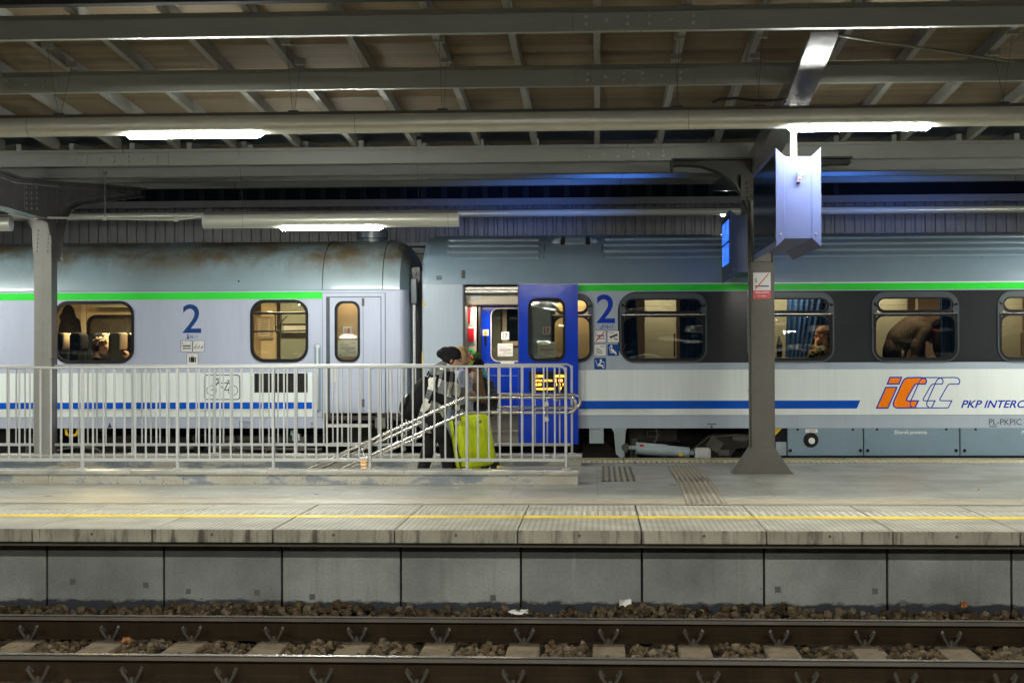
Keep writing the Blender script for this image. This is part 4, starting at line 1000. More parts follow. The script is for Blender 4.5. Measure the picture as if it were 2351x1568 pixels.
def roof_rows(Y, X):   # point on roof seen at pixel row
    best = None
    for i in range(200):
        z = zT + .78 * i / 199; y = DY + roofpt(z); p = at(X, Y, y)
        if best is None or abs(p.z - z) < best[0]: best = (abs(p.z - z), y, z)
    return best[1], best[2]
b = MB()
for Ya in (591, 578, 565, 552.5):
    yy, zz_ = roof_rows(Ya, 1250)
    for xa, xb in ((wx(1028, yy), wx(1241, yy)), (wx(1386, yy), XR1)):
        if Ya > 585 : xb = XR1 if xa > wx(1300) else xb
        nrm = Vector((0, -.75, .66)) if zz_ > zT + .45 else Vector((0, -.93, .36)); up = Vector((0, .66, .75))
        c = Vector((0, yy, zz_)); q = [c - up * .035, c - up * .012 + nrm * .026, c + up * .012 + nrm * .026, c + up * .04]
        n = len(q); vs = [Vector((xa + (.035 if 0 < i < 3 else 0), p.y, p.z)) for i, p in enumerate(q)] + [Vector((xb - (.035 if 0 < i < 3 else 0), p.y, p.z)) for i, p in enumerate(q)]
        b.add(vs, [(0, 1, 5, 4), (1, 2, 6, 5), (2, 3, 7, 6), (0, 3, 2, 1), (4, 5, 6, 7)])
b.build('roof_ribs', 'croof', RC, smooth=25)
yy, zz_ = roof_rows(557, 1323); b = MB()
rot = Matrix.Rotation(math.radians(-42), 3, 'X'); c = Vector((0, yy, zz_))
xv0, xv1 = wx(1298, yy), wx(1345, yy)
b.rbox(xv0, xv1, yy - .05, yy + .05, zz_ - .08, zz_ + .08, .015, 2, rot=Matrix.Rotation(math.radians(-50), 3, 'X')); vt = b.build('roof_vent', 'croof', RC, smooth=40)
b = MB()
for a, s in ((xv0 - .005, -1), (xv1 + .005, 1)):
    b.box(min(a, a + s * .06), max(a, a + s * .06), yy - .06, yy + .04, zz_ - .075, zz_ + .075, rot=Matrix.Rotation(math.radians(-50), 3, 'X'))
b.build('vent_grille', 'black', vt)
b = MB()
for a, s in ((xv0 - .067, -1), (xv1 + .067, 1)): b.ell((a, yy + .01, zz_), (.13, .05, .075), n=16, m=8)
b.build('vent_cowl', 'croof', vt, smooth=60)
b = MB()
for X in (1249, 1383, 1655, 2255):
    y0_, z0_ = roof_rows(593, X); y1_, z1_ = roof_rows(545, X); ym_, zm_ = roof_rows(568, X); b.tube([(wx(X, y0_), y0_ - .004, z0_), (wx(X, y0_), ym_ - .004, zm_ + .004), (wx(X, y0_), y1_, z1_ + .005)], .006, 4)
b.build('roof_seam', 'black', RC)
y5, z5 = roof_rows(600, 1500); b = MB(); b.box(wx(1060), wx(1238), DY - .030, DY + .01, zT - .002, zT + .02); b.build('drip_strip', 'croof', RC)
b = MB(); pz_ = W(1008, 638); b.plate(rr(pz_[0] - .04, pz_[0] + .04, pz_[1] - .03, pz_[1] + .03, .006, 2), DY - .004, DY + .06); b.cyl((pz_[0], DY - .012, pz_[1]), (pz_[0], DY + .02, pz_[1]), .022, 16); b.build('roof_socket', 'slate', RC)
# paint: stripes and bands
xs = wx(1327)
plane_strip(xs, XR1, wz(668.5, 1400), wz(653.5, 1400), 'cgreen', 'green_stripe', RC)
plane_strip(xs, XR1, wz(653, 1400), wz(650.8, 1400), 'cwhite', 'white_line', RC)
zb0, zb1 = wz(832.5, 1700), wz(668.8, 1700)
b = MB(); xdk = wx(1669); xo_ = wx(1418.5); n_ = 7
oo = rr(xo_, xdk, zb0, zb1, .26); o2 = rr(xdk - .01, xdk, zb0, zb1, .002); oo = oo[:n_] + o2[n_:3 * n_] + oo[3 * n_:]
h = holes[0]; b.frame(oo, rr(h[0] - .015, h[1] + .015, h[2] - .018, h[3] + .02, .185), DY - .003, DY - .0003)
hole_wall(b, xdk, XR1, zb0, zb1, [(h[0] - .02, h[1] + .02, h[2] - .02, h[3] + .02, .18) for h in holes[1:]], DY - .003, depth=.003); b.build('dark_band', 'cdark', RC)
zw0, zw1 = wz(953, 1700), wz(848.5, 1700)
plane_strip(xs - .3, XR1, zw0, zw1, 'cwhite', 'white_band', RC)
xse = wx(1974); sl_ = xse - wx(1966)
plane_strip(xs - .3, xse, wz(938, 1700), wz(919.5, 1700), 'cblue', 'blue_stripe', RC, t=.006, slant=sl_)
b = MB(); b.box(xs, XR1, DY - .004, DY, wz(953.8), wz(953.0)); b.build('body_seam', 'slate', RC)
# windows with fanlight and fixed pane
def cwindow(h, glassm, name='window'):
    xa, xb, za, zb, r = h; zt_ = za + (zb - za) * .70
    w = MB(); w.frame(rr(xa - .024, xb + .024, za - .028, zb + .034, r + .03), rr(xa - .004, xb + .004, za - .006, zb + .006, r), DY - .022, DY + .04)
    w.frame(rr(xa - .006, xb + .006, zt_ + .012, zb + .008, r), rr(xa + .05, xb - .05, zt_ + .015, zb - .045, .10), DY - .020, DY + .03); w.box(xa - .005, xa + .049, DY - .0198, DY + .02, zt_ + .0125, zt_ + .19); w.box(xb - .049, xb + .005, DY - .0198, DY + .02, zt_ + .0125, zt_ + .19)
    fo = w.build(name, 'slate', RC, smooth=40)
    w = MB(); w.frame(rr(xa - .006, xb + .006, za - .008, zt_, .15), rr(xa + .032, xb - .032, za + .038, zt_ - .03, .12), DY - .016, DY + .03); w.frame(rr(xa + .048, xb - .048, zt_ + .014, zb - .043, .10), rr(xa + .073, xb - .073, zt_ + .055, zb - .064, .085), DY - .016, DY + .03)
    w.box(xa - .006, xa + .036, DY - .0155, DY + .02, zt_ - .2, zt_ + .0); w.box(xb - .036, xb + .006, DY - .0155, DY + .02, zt_ - .2, zt_ + .0)
    for X_ in (xa + .03, xb - .03): pass
    w.box(xa + .0, xb - .0, DY + .0, DY + .03, zt_ - .03, zt_ + .02)
    w.plate([(xa + .05, za + .09), (xa + .05, za + .09 + .001), (xa + .0501, za + .09)], DY, DY + .001)
    w.build('glazing_bead', 'frameblk', fo, smooth=40)
    w = MB(); w.box(xa + .01, xb - .01, DY - .027, DY - .015, zt_ + .000, zt_ + .011); w.build('divider', 'stainless', fo)
    g = MB(); g.plate(rr(xa + .03, xb - .03, za + .03, zt_ - .02, .12), DY + .004, DY + .008); g.plate(rr(xa + .08, xb - .08, zt_ + .04, zb - .06, .09), DY + .004, DY + .008); g.build('pane', glassm, fo)
    return fo
cwindow(holes_s, 'glass')
for h in holes: cwindow(h, 'glassd')
# open plug door: leaf slid in front of the body
DF = DY - .075
xa, xb = wx(1191, DF), wx(1327, DF); za, zb = wz(1020, 1250, DF), wz(653, 1250, DF)
wxa, wxb = wx(1214, DF), wx(1296, DF); wza, wzb = wz(828, 1250, DF), wz(686, 1250, DF)
b = MB(); hole_wall(b, xa, xb, za, zb, [(wxa, wxb, wza, wzb, .12)], DF, depth=.045)
b.add([(xa, DF, za), (xb, DF, za), (xb, DF, zb), (xa, DF, zb), (xa, DF + .05, za), (xb, DF + .05, za), (xb, DF + .05, zb), (xa, DF + .05, zb)], [(0, 1, 5, 4), (1, 2, 6, 5), (2, 3, 7, 6), (3, 0, 4, 7)])
leaf = b.build('open_door', 'doorblue', RC)
b = MB(); b.frame(rr(wxa - .012, wxb + .012, wza - .012, wzb + .012, .13), rr(wxa + .025, wxb - .025, wza + .03, wzb - .03, .10), DF - .006, DF + .03); b.build('door_window_frame', 'frameblk', leaf, smooth=40)
b = MB(); b.plate(rr(wxa + .015, wxb - .015, wza + .02, wzb - .02, .10), DF + .008, DF + .012); b.build('door_pane', 'glass', leaf)
b = MB(); lx0, lx1, lz0, lz1 = wx(1214, DF), wx(1304, DF), wz(900, 1250, DF), wz(852, 1250, DF); b.rbox(lx0, lx1, DF - .012, DF - .0005, lz0, lz1, .004, 1); disp = b.build('destination_display', 'frameblk', leaf)
def ledrow(s, x0, x1, i, sw):
    h = (lz1 - lz0); z = lz1 - h * (.30 + .2 * i); text(s, (lx0 + (lx1 - lx0) * x0, lx0 + (lx1 - lx0) * x1, z, z + h * .125), DF - .012, 'ledtext', 'display_text', disp, bold=.018)
for s, a, c, i in (('IC 5604', .14, .36, 0), ('MIESZKO', .68, .93, 0), ('GDYNIA GŁÓWNA', .14, .60, 1), ('|▬▬|', .68, .93, 1), ('12:30', .14, .32, 2), ('1 2 11', .70, .93, 2), ('WROCŁAW GŁÓWNY', .18, .68, 3), ('17', .76, .84, 3)):
    if '▬' in s:
        h = lz1 - lz0; b = MB(); z = lz1 - h * .5; x0 = lx0 + (lx1 - lx0) * a; x1 = lx0 + (lx1 - lx0) * c
        b.box(x0 + .04, x1 - .04, DF - .014, DF - .012, z, z + .03); b.box(x0, x0 + .008, DF - .014, DF - .012, z - .01, z + .04); b.box(x1 - .008, x1, DF - .014, DF - .012, z - .01, z + .04); b.build('display_text', 'ledtext', disp); continue
    ledrow(s, a, c, i, 0)
def notice(parent, xc_, zc_, w, h, y, num=None):
    b = MB(); b.rbox(xc_ - w / 2, xc_ + w / 2, y - .004, y, zc_ - h / 2, zc_ + h / 2, .002, 1); n = b.build('notice_sheet', 'placard', parent)
    q = lambda u, v: (xc_ - w / 2 + u * w, zc_ - h / 2 + v * h)
    def ln(s, u0, u1, v0, v1, m): a, c = q(u0, v0), q(u1, v1); text(s, (a[0], c[0], a[1], c[1]), y - .004, m, 'notice_text', n, t=.0008)
    ln('IC 5604', .12, .30, .80, .87, 'red'); ln('MIESZKO', .66, .90, .80, .87, 'red'); ln('GDYNIA GŁÓWNA', .12, .58, .68, .76, 'inkp'); ln('WROCŁAW GŁÓWNY', .36, .92, .24, .33, 'inkp')
    b = MB()
    for i, (u0, u1) in enumerate(((.14, .88), (.12, .9), (.16, .86), (.4, .62))):
        b.stroke([q(u0, .57 - i * .065), q(u1, .57 - i * .065)], h * .02, y - .004, .0008)
    b.stroke([q(.1, .2), q(.9, .2)], h * .008, y - .004, .0008); b.stroke([q(.06, .08), q(.2, .08)], h * .05, y - .004, .0008); b.stroke([q(.26, .08), q(.5, .08)], h * .02, y - .004, .0008); b.build('notice_lines', 'bogie', n)
def number(parent, s, xc_, zc_, w, y):
    b = MB(); b.rbox(xc_ - w / 2, xc_ + w / 2, y - .004, y, zc_ - w / 2, zc_ + w / 2, .002, 1); n = b.build('number_sheet', 'placard', parent)
    text(s, (xc_ - w * .32, xc_ + w * .32, zc_ - w * .32, zc_ + w * .32), y - .004, 'red', 'coach_number', n, t=.001, bold=.02)
yn = DF + .028
number(leaf, '17', *W(1255, 759.5, yn), .115, yn); notice(leaf, *W(1256, 803, yn), .27, .215, yn)
# door opening: vestibule with inner blue door, controls and steps
V0, V1 = DY + .03, DY + .95
b = MB(); x0v, x1v = xD0 + .03, xD1 + .35; zf = wz(946, 1100)
xin = wx(1097, DY + .5)
b.box(x0v - .05, x0v, DY + .01, V1, zf - .6, zT + .2); b.build('door_jamb', 'black', RC)
b = MB(); b.box(xD0 - .003, xD0 + .022, DY - .012, DY + .10, zB - .25, zT + .0); b.box(xD0 + .022, xD1 + .0, DY - .012, DY + .06, zT - .012, zT + .004); b.box(xD1 - .012, xD1 + .02, DY - .012, DY + .08, zB - .25, zT - .012); b.build('door_frame', 'slate', RC)
wy_ = DY + .62
b = MB(); b.box(xD0 + .03, wx(1098, wy_), wy_, wy_ + .05, zf, zT - .09); pan = b.build('control_panel', 'creamin', RC)
b = MB(); b.box(xD0 - .02, x1v, DY + .1, V1 + .3, wz(701, 1100, DY + .6), zT - .08); b.box(xD0 - .02, x1v, DY + .1, V1 + .3, zT - .1, zT - .09); b.build('vestibule_ceiling', 'creamin', RC)
b = MB(); b.box(xD0 + .025, xD1 - .015, DY + .06, DY + .09, wz(664.5, 1100), wz(659, 1100)); b.box(xD0 + .025, xD1 - .015, DY + .03, DY + .06, wz(672, 1100), wz(666.5, 1100)); b.build('door_rail', 'stainless', RC)
b = MB(); b.box(xD0 + .04, xD1 - .015, DY + .05, DY + .1, wz(677, 1100), wz(673, 1100)); b.build('door_drive', 'black', RC)
b = MB(); b.box(xD0 - .02, x1v + .5, DY + .03, V1 + 1.0, zf - .03, zf); b.build('vestibule_floor', 'tread', RC)
yi = DY + .85; xi0 = wx(1106, yi); xi1 = xD1 + .6; zi0, zi1 = zf, wz(697, 1150, yi)
whx = (wx(1128.5, yi), wx(1128.5, yi) + .62, wz(828.5, 1150, yi), wz(709.5, 1150, yi))
b = MB(); hole_wall(b, xi0, xi1, zi0, zi1, [(*whx, .10)], yi, depth=.04); ind = b.build('inner_door', 'doorblue', RC)
b = MB(); b.plate(rr(*whx, .10), yi + .012, yi + .016); b.build('inner_door_pane', 'glass', ind)
b = MB(); b.frame(rr(whx[0] - .015, whx[1] + .015, whx[2] - .015, whx[3] + .015, .11), rr(*whx, .10), yi - .004, yi + .02); b.build('inner_door_trim', 'stripwhite', ind, smooth=40)
b = MB(); b.box(xi0 - .06, xi0 - .002, wy_, yi + .05, zf, zi1); b.build('inner_door_post', 'black', RC)
number(ind, '17', *W(1160, 771, yi), .115, yi - .001); notice(ind, *W(1160, 803.5, yi), .225, .19, yi - .001)
b = MB(); pxx = W(1115, 763.5, yi); b.rbox(pxx[0] - .045, pxx[0] + .045, yi - .004, yi - .0005, pxx[1] - .045, pxx[1] + .045, .004, 1); wp = b.build('warning_plate', 'placard', ind)
b = MB(); b.plate([(pxx[0] - .035, pxx[1] - .028), (pxx[0] + .035, pxx[1] - .028), (pxx[0], pxx[1] + .034)], yi - .006, yi - .0042); b.build('warning_triangle', 'warn', wp)
b = MB(); pxx = W(1115, 781, yi); b.rbox(pxx[0] - .018, pxx[0] + .018, yi - .004, yi, pxx[1] - .075, pxx[1] + .075, .006, 2); b.build('door_slot', 'frameblk', ind)
b = MB(); pxx = W(1165, 833, yi); b.box(pxx[0] - .1, pxx[0] + .1, yi - .003, yi, pxx[1] - .018, pxx[1] + .018); b.build('notice_sheet', 'placard', ind)
b = MB(); pxx = W(1140, 862.5, yi); b.box(xi0 + .1, xi1, yi - .006, yi, pxx[1] - .003, pxx[1] + .003); b.build('kick_line', 'stainless', ind)
# behind the inner door: saloon corridor, grey
b = MB(); b.box(xi0 - .3, xi1 + .8, DY + 2.3, DY + 2.35, zf, zT - .1); b.build('corridor_wall', 'greyin', RC)
b = MB(); pw = W(1190, 742, DY + 2.29); b.frame(rr(pw[0] - .25, pw[0] + .45, pw[1] - .35, pw[1] + .35, .03), rr(pw[0] - .18, pw[0] + .38, pw[1] - .28, pw[1] + .28, .03), DY + 2.26, DY + 2.298); b.build('corridor_window_frame', 'creamin', RC)
b = MB(); b.box(pw[0] - .19, pw[0] + .39, DY + 2.28, DY + 2.297, pw[1] - .29, pw[1] + .29); b.build('corridor_window', 'screenoff', RC)
# control devices
yc_ = wy_ - .001
def dev(X, Y, w, h, mat, name, parent, r=.006, d=.012, dy=0):
    p = W(X, Y, yc_); b = MB(); b.rbox(p[0] - w / 2, p[0] + w / 2, yc_ - d - dy, yc_ - dy, p[1] - h / 2, p[1] + h / 2, min(r, d * .45), 2); return b.build(name, mat, parent, smooth=40)
dev(1079, 728, .13, .28, 'creamin', 'handle_plate', pan); p = W(1077.5, 727, yc_); b = MB(); b.capsule((p[0], yc_ - .03, p[1] + .10), .026, (p[0] + .002, yc_ - .03, p[1] - .10), .012, 10); b.build('emergency_handle', 'red', pan, smooth=60)
dev(1078, 769, .19, .28, 'stripwhite', 'switch_plate', pan); dev(1079, 769, .12, .19, 'red', 'red_switch', pan, d=.03, dy=.012)
M['redlit'] = emit('lit_red_button', (.75, .03, .02), .35); M['greenlit'] = emit('lit_green_button', (.02, .42, .10), .3)
for Y, m in ((810.5, 'greenlit'), (817.5 + 8, 'redlit')):
    p = W(1080, Y - 1, yc_); b = MB(); b.cyl((p[0], yc_ - .014, p[1]), (p[0], yc_, p[1]), .062, 20); bt = b.build('door_button', 'red' if m == 'redlit' else 'pipe', pan, smooth=40)
    b = MB(); b.frame([(p[0] + .058 * math.cos(2 * math.pi * i / 20), p[1] + .058 * math.sin(2 * math.pi * i / 20)) for i in range(20)], [(p[0] + .034 * math.cos(2 * math.pi * i / 20), p[1] + .034 * math.sin(2 * math.pi * i / 20)) for i in range(20)], yc_ - .018, yc_ - .0142); b.build('lit_ring', m, bt)
    b = MB(); s = 1 if m == 'greenlit' else -1
    for q in (-1, 1): b.stroke([(p[0] + q * .008, p[1] + .014), (p[0] + q * (.008 + s * .012), p[1]), (p[0] + q * .008, p[1] - .014)], .006, yc_ - .0142, .002)
    b.build('arrow_symbol', 'placard', bt)
for X, wd in ((1069.5, .035), (1088, .07), (1098, .07)):
    p = W(X, 682, DY + .12); b = MB(); b.box(p[0] - wd / 2, p[0] + wd / 2, DY + .094, DY + .098, p[1] - .03, p[1] + .03); b.build('label_plate', 'placard', RC)
# steps
for Yt, dy in ((948, 0), (986, -.0)):
    z = wz(Yt, 1150); b = MB(); b.box(xD0 + .03, xD1 - .01, DY - .015 + (.22 if Yt < 960 else 0), DY + .5, z - .035, z); b.build('step', 'stainless', RC)
b = MB(); b.box(xD0 + .02, xD1 - .01, DY + .24, DY + .27, wz(1020), wz(949)); b.box(xD0 + .02, xD1 - .01, DY + .02, DY + .04, wz(1019), wz(989)); b.build('step_riser', 'tread', RC)
z = wz(1016, 1150); b = MB(); b.box(xD0 + .02, xD1 - .01, DY - .06, DY + .2, z - .03, z); b.build('step', 'stainless', RC)
b = MB(); b.box(xD0 - .02, xD1 + .85, DY + .5, DY + .55, -.5, zf - .03); b.build('step_box', 'bogie', RC)
warm(RC, (xD0 + .4, DY + .4, wz(701, 1100, DY + .6) - .02), .6, .4, 5, (1, .86, .74)); warm(RC, (xD1 + .62, DY + .18, zT + .0), .5, .12, 4.5, (1, .80, .5))  # second lamp is added between window and cream panel to brighten the panel
warm(RC, (xD1 + .2, DY + 1.6, wz(701, 1100, DY + .6) - .02), .4, .4, 5, (1, .85, .62))
# interior of the compartments
IZ0 = zB + .25
b = MB(); b.box(xD1 + .9, XR1, DY + .08, DY + CW - .08, IZ0 - .05, IZ0); b.build('interior_floor', 'floorin', RC)
b = MB(); b.box(xD1 + .05, XR1, DY + .06, DY + CW - .1, zT + .1, zT + .14); b.build('interior_ceiling', 'creamin', RC)
b = MB(); b.box(xD1 + .9, XR1, DY + CW - .14, DY + CW - .09, IZ0, zT + .1); b.build('corridor_wall', 'greyin', RC)
CY1 = DY + 1.95      # corridor partition
centres = [(wx(1523), 0), (wx(1815), 1), (wx(2101.5), 2), (wx(2390), 3), (wx(2678), 4)]
pit = centres[1][0] - centres[0][0]
# frosted toilet window at the door: cream panel
b = MB(); b.box(xD1 + .33, centres[0][0] - pit / 2, DY + .30, DY + .33, IZ0, zT + .09); b.build('frosted_panel', 'beigein', RC)
for cx, i in centres:
    xl_, xr_ = cx - pit / 2, cx + pit / 2
    b = MB(); b.box(xl_ - .03, xl_ + .03, DY + .06, CY1, IZ0, zT + .1); b.build('compartment_wall', 'tanin' if i < 2 else 'creamin', RC)
    # corridor partition: sliding door frame and glass
    dxm = wx(1497, CY1) - centres[0][0] if i == 0 else wx(1760, CY1) - centres[1][0]
    b = MB()
    for f0, f1 in ((xl_ + .03, xl_ + .12), (cx - .33, cx - .20), (cx + .28, cx + .40), (xr_ - .12, xr_ - .03)): b.box(f0, f1, CY1, CY1 + .04, IZ0, zT + .1)
    b.box(xl_ + .12, xr_ - .12, CY1 + .005, CY1 + .035, zT - .10, zT + .1); b.box(cx - .2, cx + .28, CY1 + .005, CY1 + .035, IZ0 + .55, IZ0 + .62); b.build('corridor_door_frame', 'tanin', RC)
    b = MB(); b.cyl((cx + .25, CY1 - .03, IZ0 + .75), (cx + .25, CY1 - .03, IZ0 + 1.1), .014, 8); b.build('door_handle', 'stainless', RC)
    b = MB(); b.box(cx + .44, xr_ - .13, CY1 + .01, CY1 + .03, IZ0, zT - .1); b.box(xl_ + .13, cx - .34, CY1 + .01, CY1 + .03, IZ0, IZ0 + .8); b.build('corridor_panel', 'creamin', RC)
    if i in (1, 2, 3):   # logo film on the corridor glass
        p = (cx - .46, wz(750, 1900, CY1)); b = MB(); 
        for q in range(3): b.stroke([(p[0] + .05 + .07 * q, p[1] + .05), (p[0] + .0 + .07 * q, p[1] + .05), (p[0] + .03 + .07 * q, p[1] - .05), (p[0] + .08 + .07 * q, p[1] - .05)], .012 if q > 1 else .006, CY1 - .004)
        b.stroke([(p[0] + .25, p[1] + .02), (p[0] + .28, p[1] - .05)], .02, CY1 - .004); b.stroke([(p[0] + .235, p[1] + .055), (p[0] + .243, p[1] + .035)], .02, CY1 - .004); b.build('glass_logo', 'stripwhite', RC)
    # seats facing each other
    for s in (-1, 1):
        b = MB(); bx = cx + s * (pit / 2 - .10)
        for yy in (DY + .42, DY + .98, DY + 1.54):
            b.rbox(*sorted((bx - s * .09, bx + s * .03)), yy - .24, yy + .24, IZ0 + .4, IZ0 + 1.0, .04, 3); b.rbox(*sorted((bx - s * .55, bx - s * .02)), yy - .25, yy + .25, IZ0 + .30, IZ0 + .45, .04, 3)
            b.rbox(*sorted((bx - s * .11, bx + s * .03)), yy - .2, yy + .2, IZ0 + 1.0, IZ0 + 1.24, .05, 3)
        b.build('seat', 'navyseat', RC, smooth=50)
    # curtains hanging at both sides of each window
    def drape(x0, x1, ytop, xb0, xb1, zb_, name='curtain'):
        b = MB(); n = 26; m = 10; vs = []
        for j in range(m + 1):
            t_ = j / m; z = zT + .02 + (zb_ - zT - .02) * t_; pin = math.exp(-((t_ - .72) / .16) ** 2)
            for q in range(n + 1):
                u = q / n; x = (x0 + (x1 - x0) * u) * (1 - t_) + (xb0 + (xb1 - xb0) * u) * t_
                vs.append((x, DY + ytop + .028 * math.sin(u * 38) * (1 - .5 * pin), z))
        b.add(vs, [(j * (n + 1) + q, j * (n + 1) + q + 1, (j + 1) * (n + 1) + q + 1, (j + 1) * (n + 1) + q) for j in range(m) for q in range(n)])
        b.build(name, 'curtain', RC, smooth=70)
    hx0, hx1 = cx - .60, cx + .60
    if i == 0: drape(hx0 - .05, hx0 + .22, .14, hx0 - .05, hx0 + .26, IZ0 + .5); drape(hx1 - .36, hx1 + .05, .14, hx1 - .36, hx1 + .05, IZ0 + .5)
    elif i == 1: drape(hx1 - .55, hx1 - .02, .70, hx1 - .60, hx1 - .30, IZ0 + .45); drape(hx1 - .40, hx1 + .12, .80, hx1 - .44, hx1 + .12, IZ0 + .4)
    else: drape(hx1 - .16, hx1 + .05, .5, hx1 - .14, hx1 + .05, IZ0 + .5)
    warm(RC, (cx, DY + .52, zT + .08), .5, .4, {0: 2.2, 1: 9, 2: 4.5, 3: 6, 4: 6}[i], (1, .80, .56))
    warm(RC, (cx, DY + 2.3, zT + .08), .7, .3, 6.5, (1, .85, .62))
b = MB(); z = IZ0 + .62; cx = centres[1][0]; b.rbox(cx - .30, cx + .24, DY + .07, DY + .34, z - .02, z, .008, 2); b.build('window_table', 'tanin', RC)
cx = centres[2][0]; b = MB(); b.rbox(cx - .30, cx + .24, DY + .07, DY + .34, z - .02, z, .008, 2); b.build('window_table', 'tanin', RC)
# class number, seat range, pictograms
text('2', (*(wx(1370), wx(1412)), wz(742, 1390), wz(676, 1390)), DY, 'blueink', 'class_number', RC, bold=.012)
text('116–11', (wx(1386), wx(1407), wz(754.5, 1390), wz(745, 1390)), DY, 'blueink', 'seat_range', RC, bold=.012)
q0 = W(1376, 754.5); b = MB(); b.stroke([(q0[0], q0[1]), (q0[0] + .04, q0[1]), (q0[0] + .045, q0[1] + .055)], .009, DY, .002); b.stroke([(q0[0] + .01, q0[1] + .02), (q0[0] + .04, q0[1] + .02)], .007, DY, .002); b.build('seat_symbol', 'blueink', RC)
def d_smoke(b, q, w, y):
    b.stroke(q([(.22, .58), (.88, .58)]), .1 * w, y); b.stroke(q([(.22, .33), (.62, .33)]), .08 * w, y); b.stroke(q([(.68, .33), (.88, .33)]), .08 * w, y)
    for u in (.1, .16): b.stroke(q([(u, .52), (u, .64)]), .03 * w, y); b.stroke(q([(u, .70), (u + .04, .76), (u, .82), (u + .04, .88)]), .03 * w, y)
    b.stroke(q([(.1, .28), (.1, .38)]), .03 * w, y); return 'inkp'
p_, q, w, y = picto(RC, 1364, 1391, 759.5, 786, 'placard', d_smoke, 'inkp')
b = MB(); b.stroke(q([(.12, .09), (.88, .91)]), .08 * w, y - .0016); b.build('slash', 'red', p_)
def d_cam(b, q, w, y):
    b.add([(p[0], yy, p[1]) for yy in (y - .0015, y) for p in q([(.15, .48), (.85, .76), (.9, .62), (.25, .36)])], [(0, 1, 2, 3), (0, 1, 5, 4), (1, 2, 6, 5), (2, 3, 7, 6), (3, 0, 4, 7)])
    b.stroke(q([(.25, .31), (.9, .56)]), .03 * w, y); b.stroke(q([(.58, .38), (.66, .28)]), .07 * w, y); b.stroke(q([(.66, .25), (.9, .25)]), .08 * w, y); return 'inkp'
p_, q, w, y = picto(RC, 1394.5, 1421, 759.5, 786, 'placard', d_cam, 'inkp'); a, c = q([(.12, .78), (.56, .9)]); text('Video', (a[0], c[0], a[1], c[1]), y, 'inkp', 'pictogram_text', p_, t=.001)
def d_wifi(b, q, w, y):
    disc(b, q([(.17, .17)])[0], .05 * w, y)
    for r in (.22, .36, .5): b.stroke(q([(.15 + r * math.cos(math.radians(a)), .15 + r * math.sin(math.radians(a))) for a in range(0, 91, 10)]), .05 * w, y)
    return 'inkp'
p_, q, w, y = picto(RC, 1364, 1391, 790.5, 817, 'placard', d_wifi, 'inkp'); a, c = q([(.5, .74), (.88, .88)]); text('WiFi', (a[0], c[0], a[1], c[1]), y, 'inkp', 'pictogram_text', p_, t=.001)
def d_preg(b, q, w, y):
    disc(b, q([(.33, .83)])[0], .1 * w, y); b.stroke(q([(.14, .78), (.28, .26), (.68, .24)]), .04 * w, y)
    b.stroke(q([(.34, .68), (.36, .5), (.42, .38), (.66, .34), (.76, .1)]), .13 * w, y); disc(b, q([(.46, .47)])[0], .12 * w, y); return 'placard'
picto(RC, 1394.5, 1421, 790.5, 817, 'pblue', d_preg)
def d_old(b, q, w, y):
    disc(b, q([(.56, .78)])[0], .1 * w, y); b.stroke(q([(.12, .82), (.3, .27), (.62, .27)]), .04 * w, y)
    b.stroke(q([(.55, .62), (.38, .4), (.68, .34), (.76, .1)]), .11 * w, y); b.stroke(q([(.52, .62), (.84, .64)]), .06 * w, y); b.stroke(q([(.84, .6), (.84, .08)]), .03 * w, y); return 'placard'
picto(RC, 1364, 1391, 821.5, 848, 'pblue', d_old)
# company logo: slanted i, C and two outlined Cs
def LG(x, y): return W(1567.3 + x / 3, 522.9 + y / 3)
def Cout(o):
    return [LG(x + o, y) for x, y in ((1548, 1032), (1640, 1031), (1662, 1034), (1675, 1044), (1679, 1056), (1672, 1076), (1612, 1076), (1600, 1080), (1592, 1090), (1543, 1176), (1541, 1186), (1547, 1191), (1623, 1191), (1602, 1234), (1596, 1240), (1490, 1241), (1468, 1239), (1453, 1226), (1450, 1210), (1455, 1194), (1514, 1062), (1527, 1042))]
lo = MB(); lo.plate(Cout(0), DY - .0045, DY - .003); lo.plate([LG(*p) for p in ((1428, 1030), (1507, 1030), (1490, 1076), (1409, 1076))], DY - .0045, DY - .003); lo.plate([LG(*p) for p in ((1399, 1099), (1475, 1099), (1413, 1241), (1335, 1241))], DY - .0045, DY - .003)
logo = lo.build('logo', 'orange', RC)
lo = MB(); wv = .018
for o in (115, 230): lo.stroke(Cout(o), wv * .8, DY - .003, .002 + o * 1e-6, True)
lo.stroke(Cout(0), wv, DY - .003, .0032, True)
lo.stroke([LG(*p) for p in ((1428, 1030), (1507, 1030), (1490, 1076), (1409, 1076))], wv, DY - .003, .0032, True); lo.stroke([LG(*p) for p in ((1399, 1099), (1475, 1099), (1413, 1241), (1335, 1241))], wv, DY - .003, .0032, True)
lo.build('logo_outline', 'blueink', logo)
text('PKP INTERCITY', (wx(2205), wx(2397), wz(936.5, 2300), wz(918.5, 2300)), DY - .003, 'blueink', 'operator_name', RC, shear=.32, bold=.02)
text('PL-PKPIC', (wx(2269), wx(2344), wz(975.5, 2300), wz(961.5, 2300)), DY, 'ink', 'vehicle_code', RC, bold=.004)
b = MB(); b.stroke([(wx(2269.5), wz(979, 2280)), (wx(2287.5), wz(979, 2280))], .012, DY, .002); b.build('underline', 'ink', RC)
q0 = W(1634, 973.5); b = MB(); b.stroke([(q0[0] - .062, q0[1]), (q0[0] + .062, q0[1])], .012, DY, .002); b.plate([(q0[0] - .02, q0[1] - .05), (q0[0] + .02, q0[1] - .05), (q0[0], q0[1] - .012)], DY - .002, DY); b.build('jacking_mark', 'ink', RC)
q0 = W(967, 695)
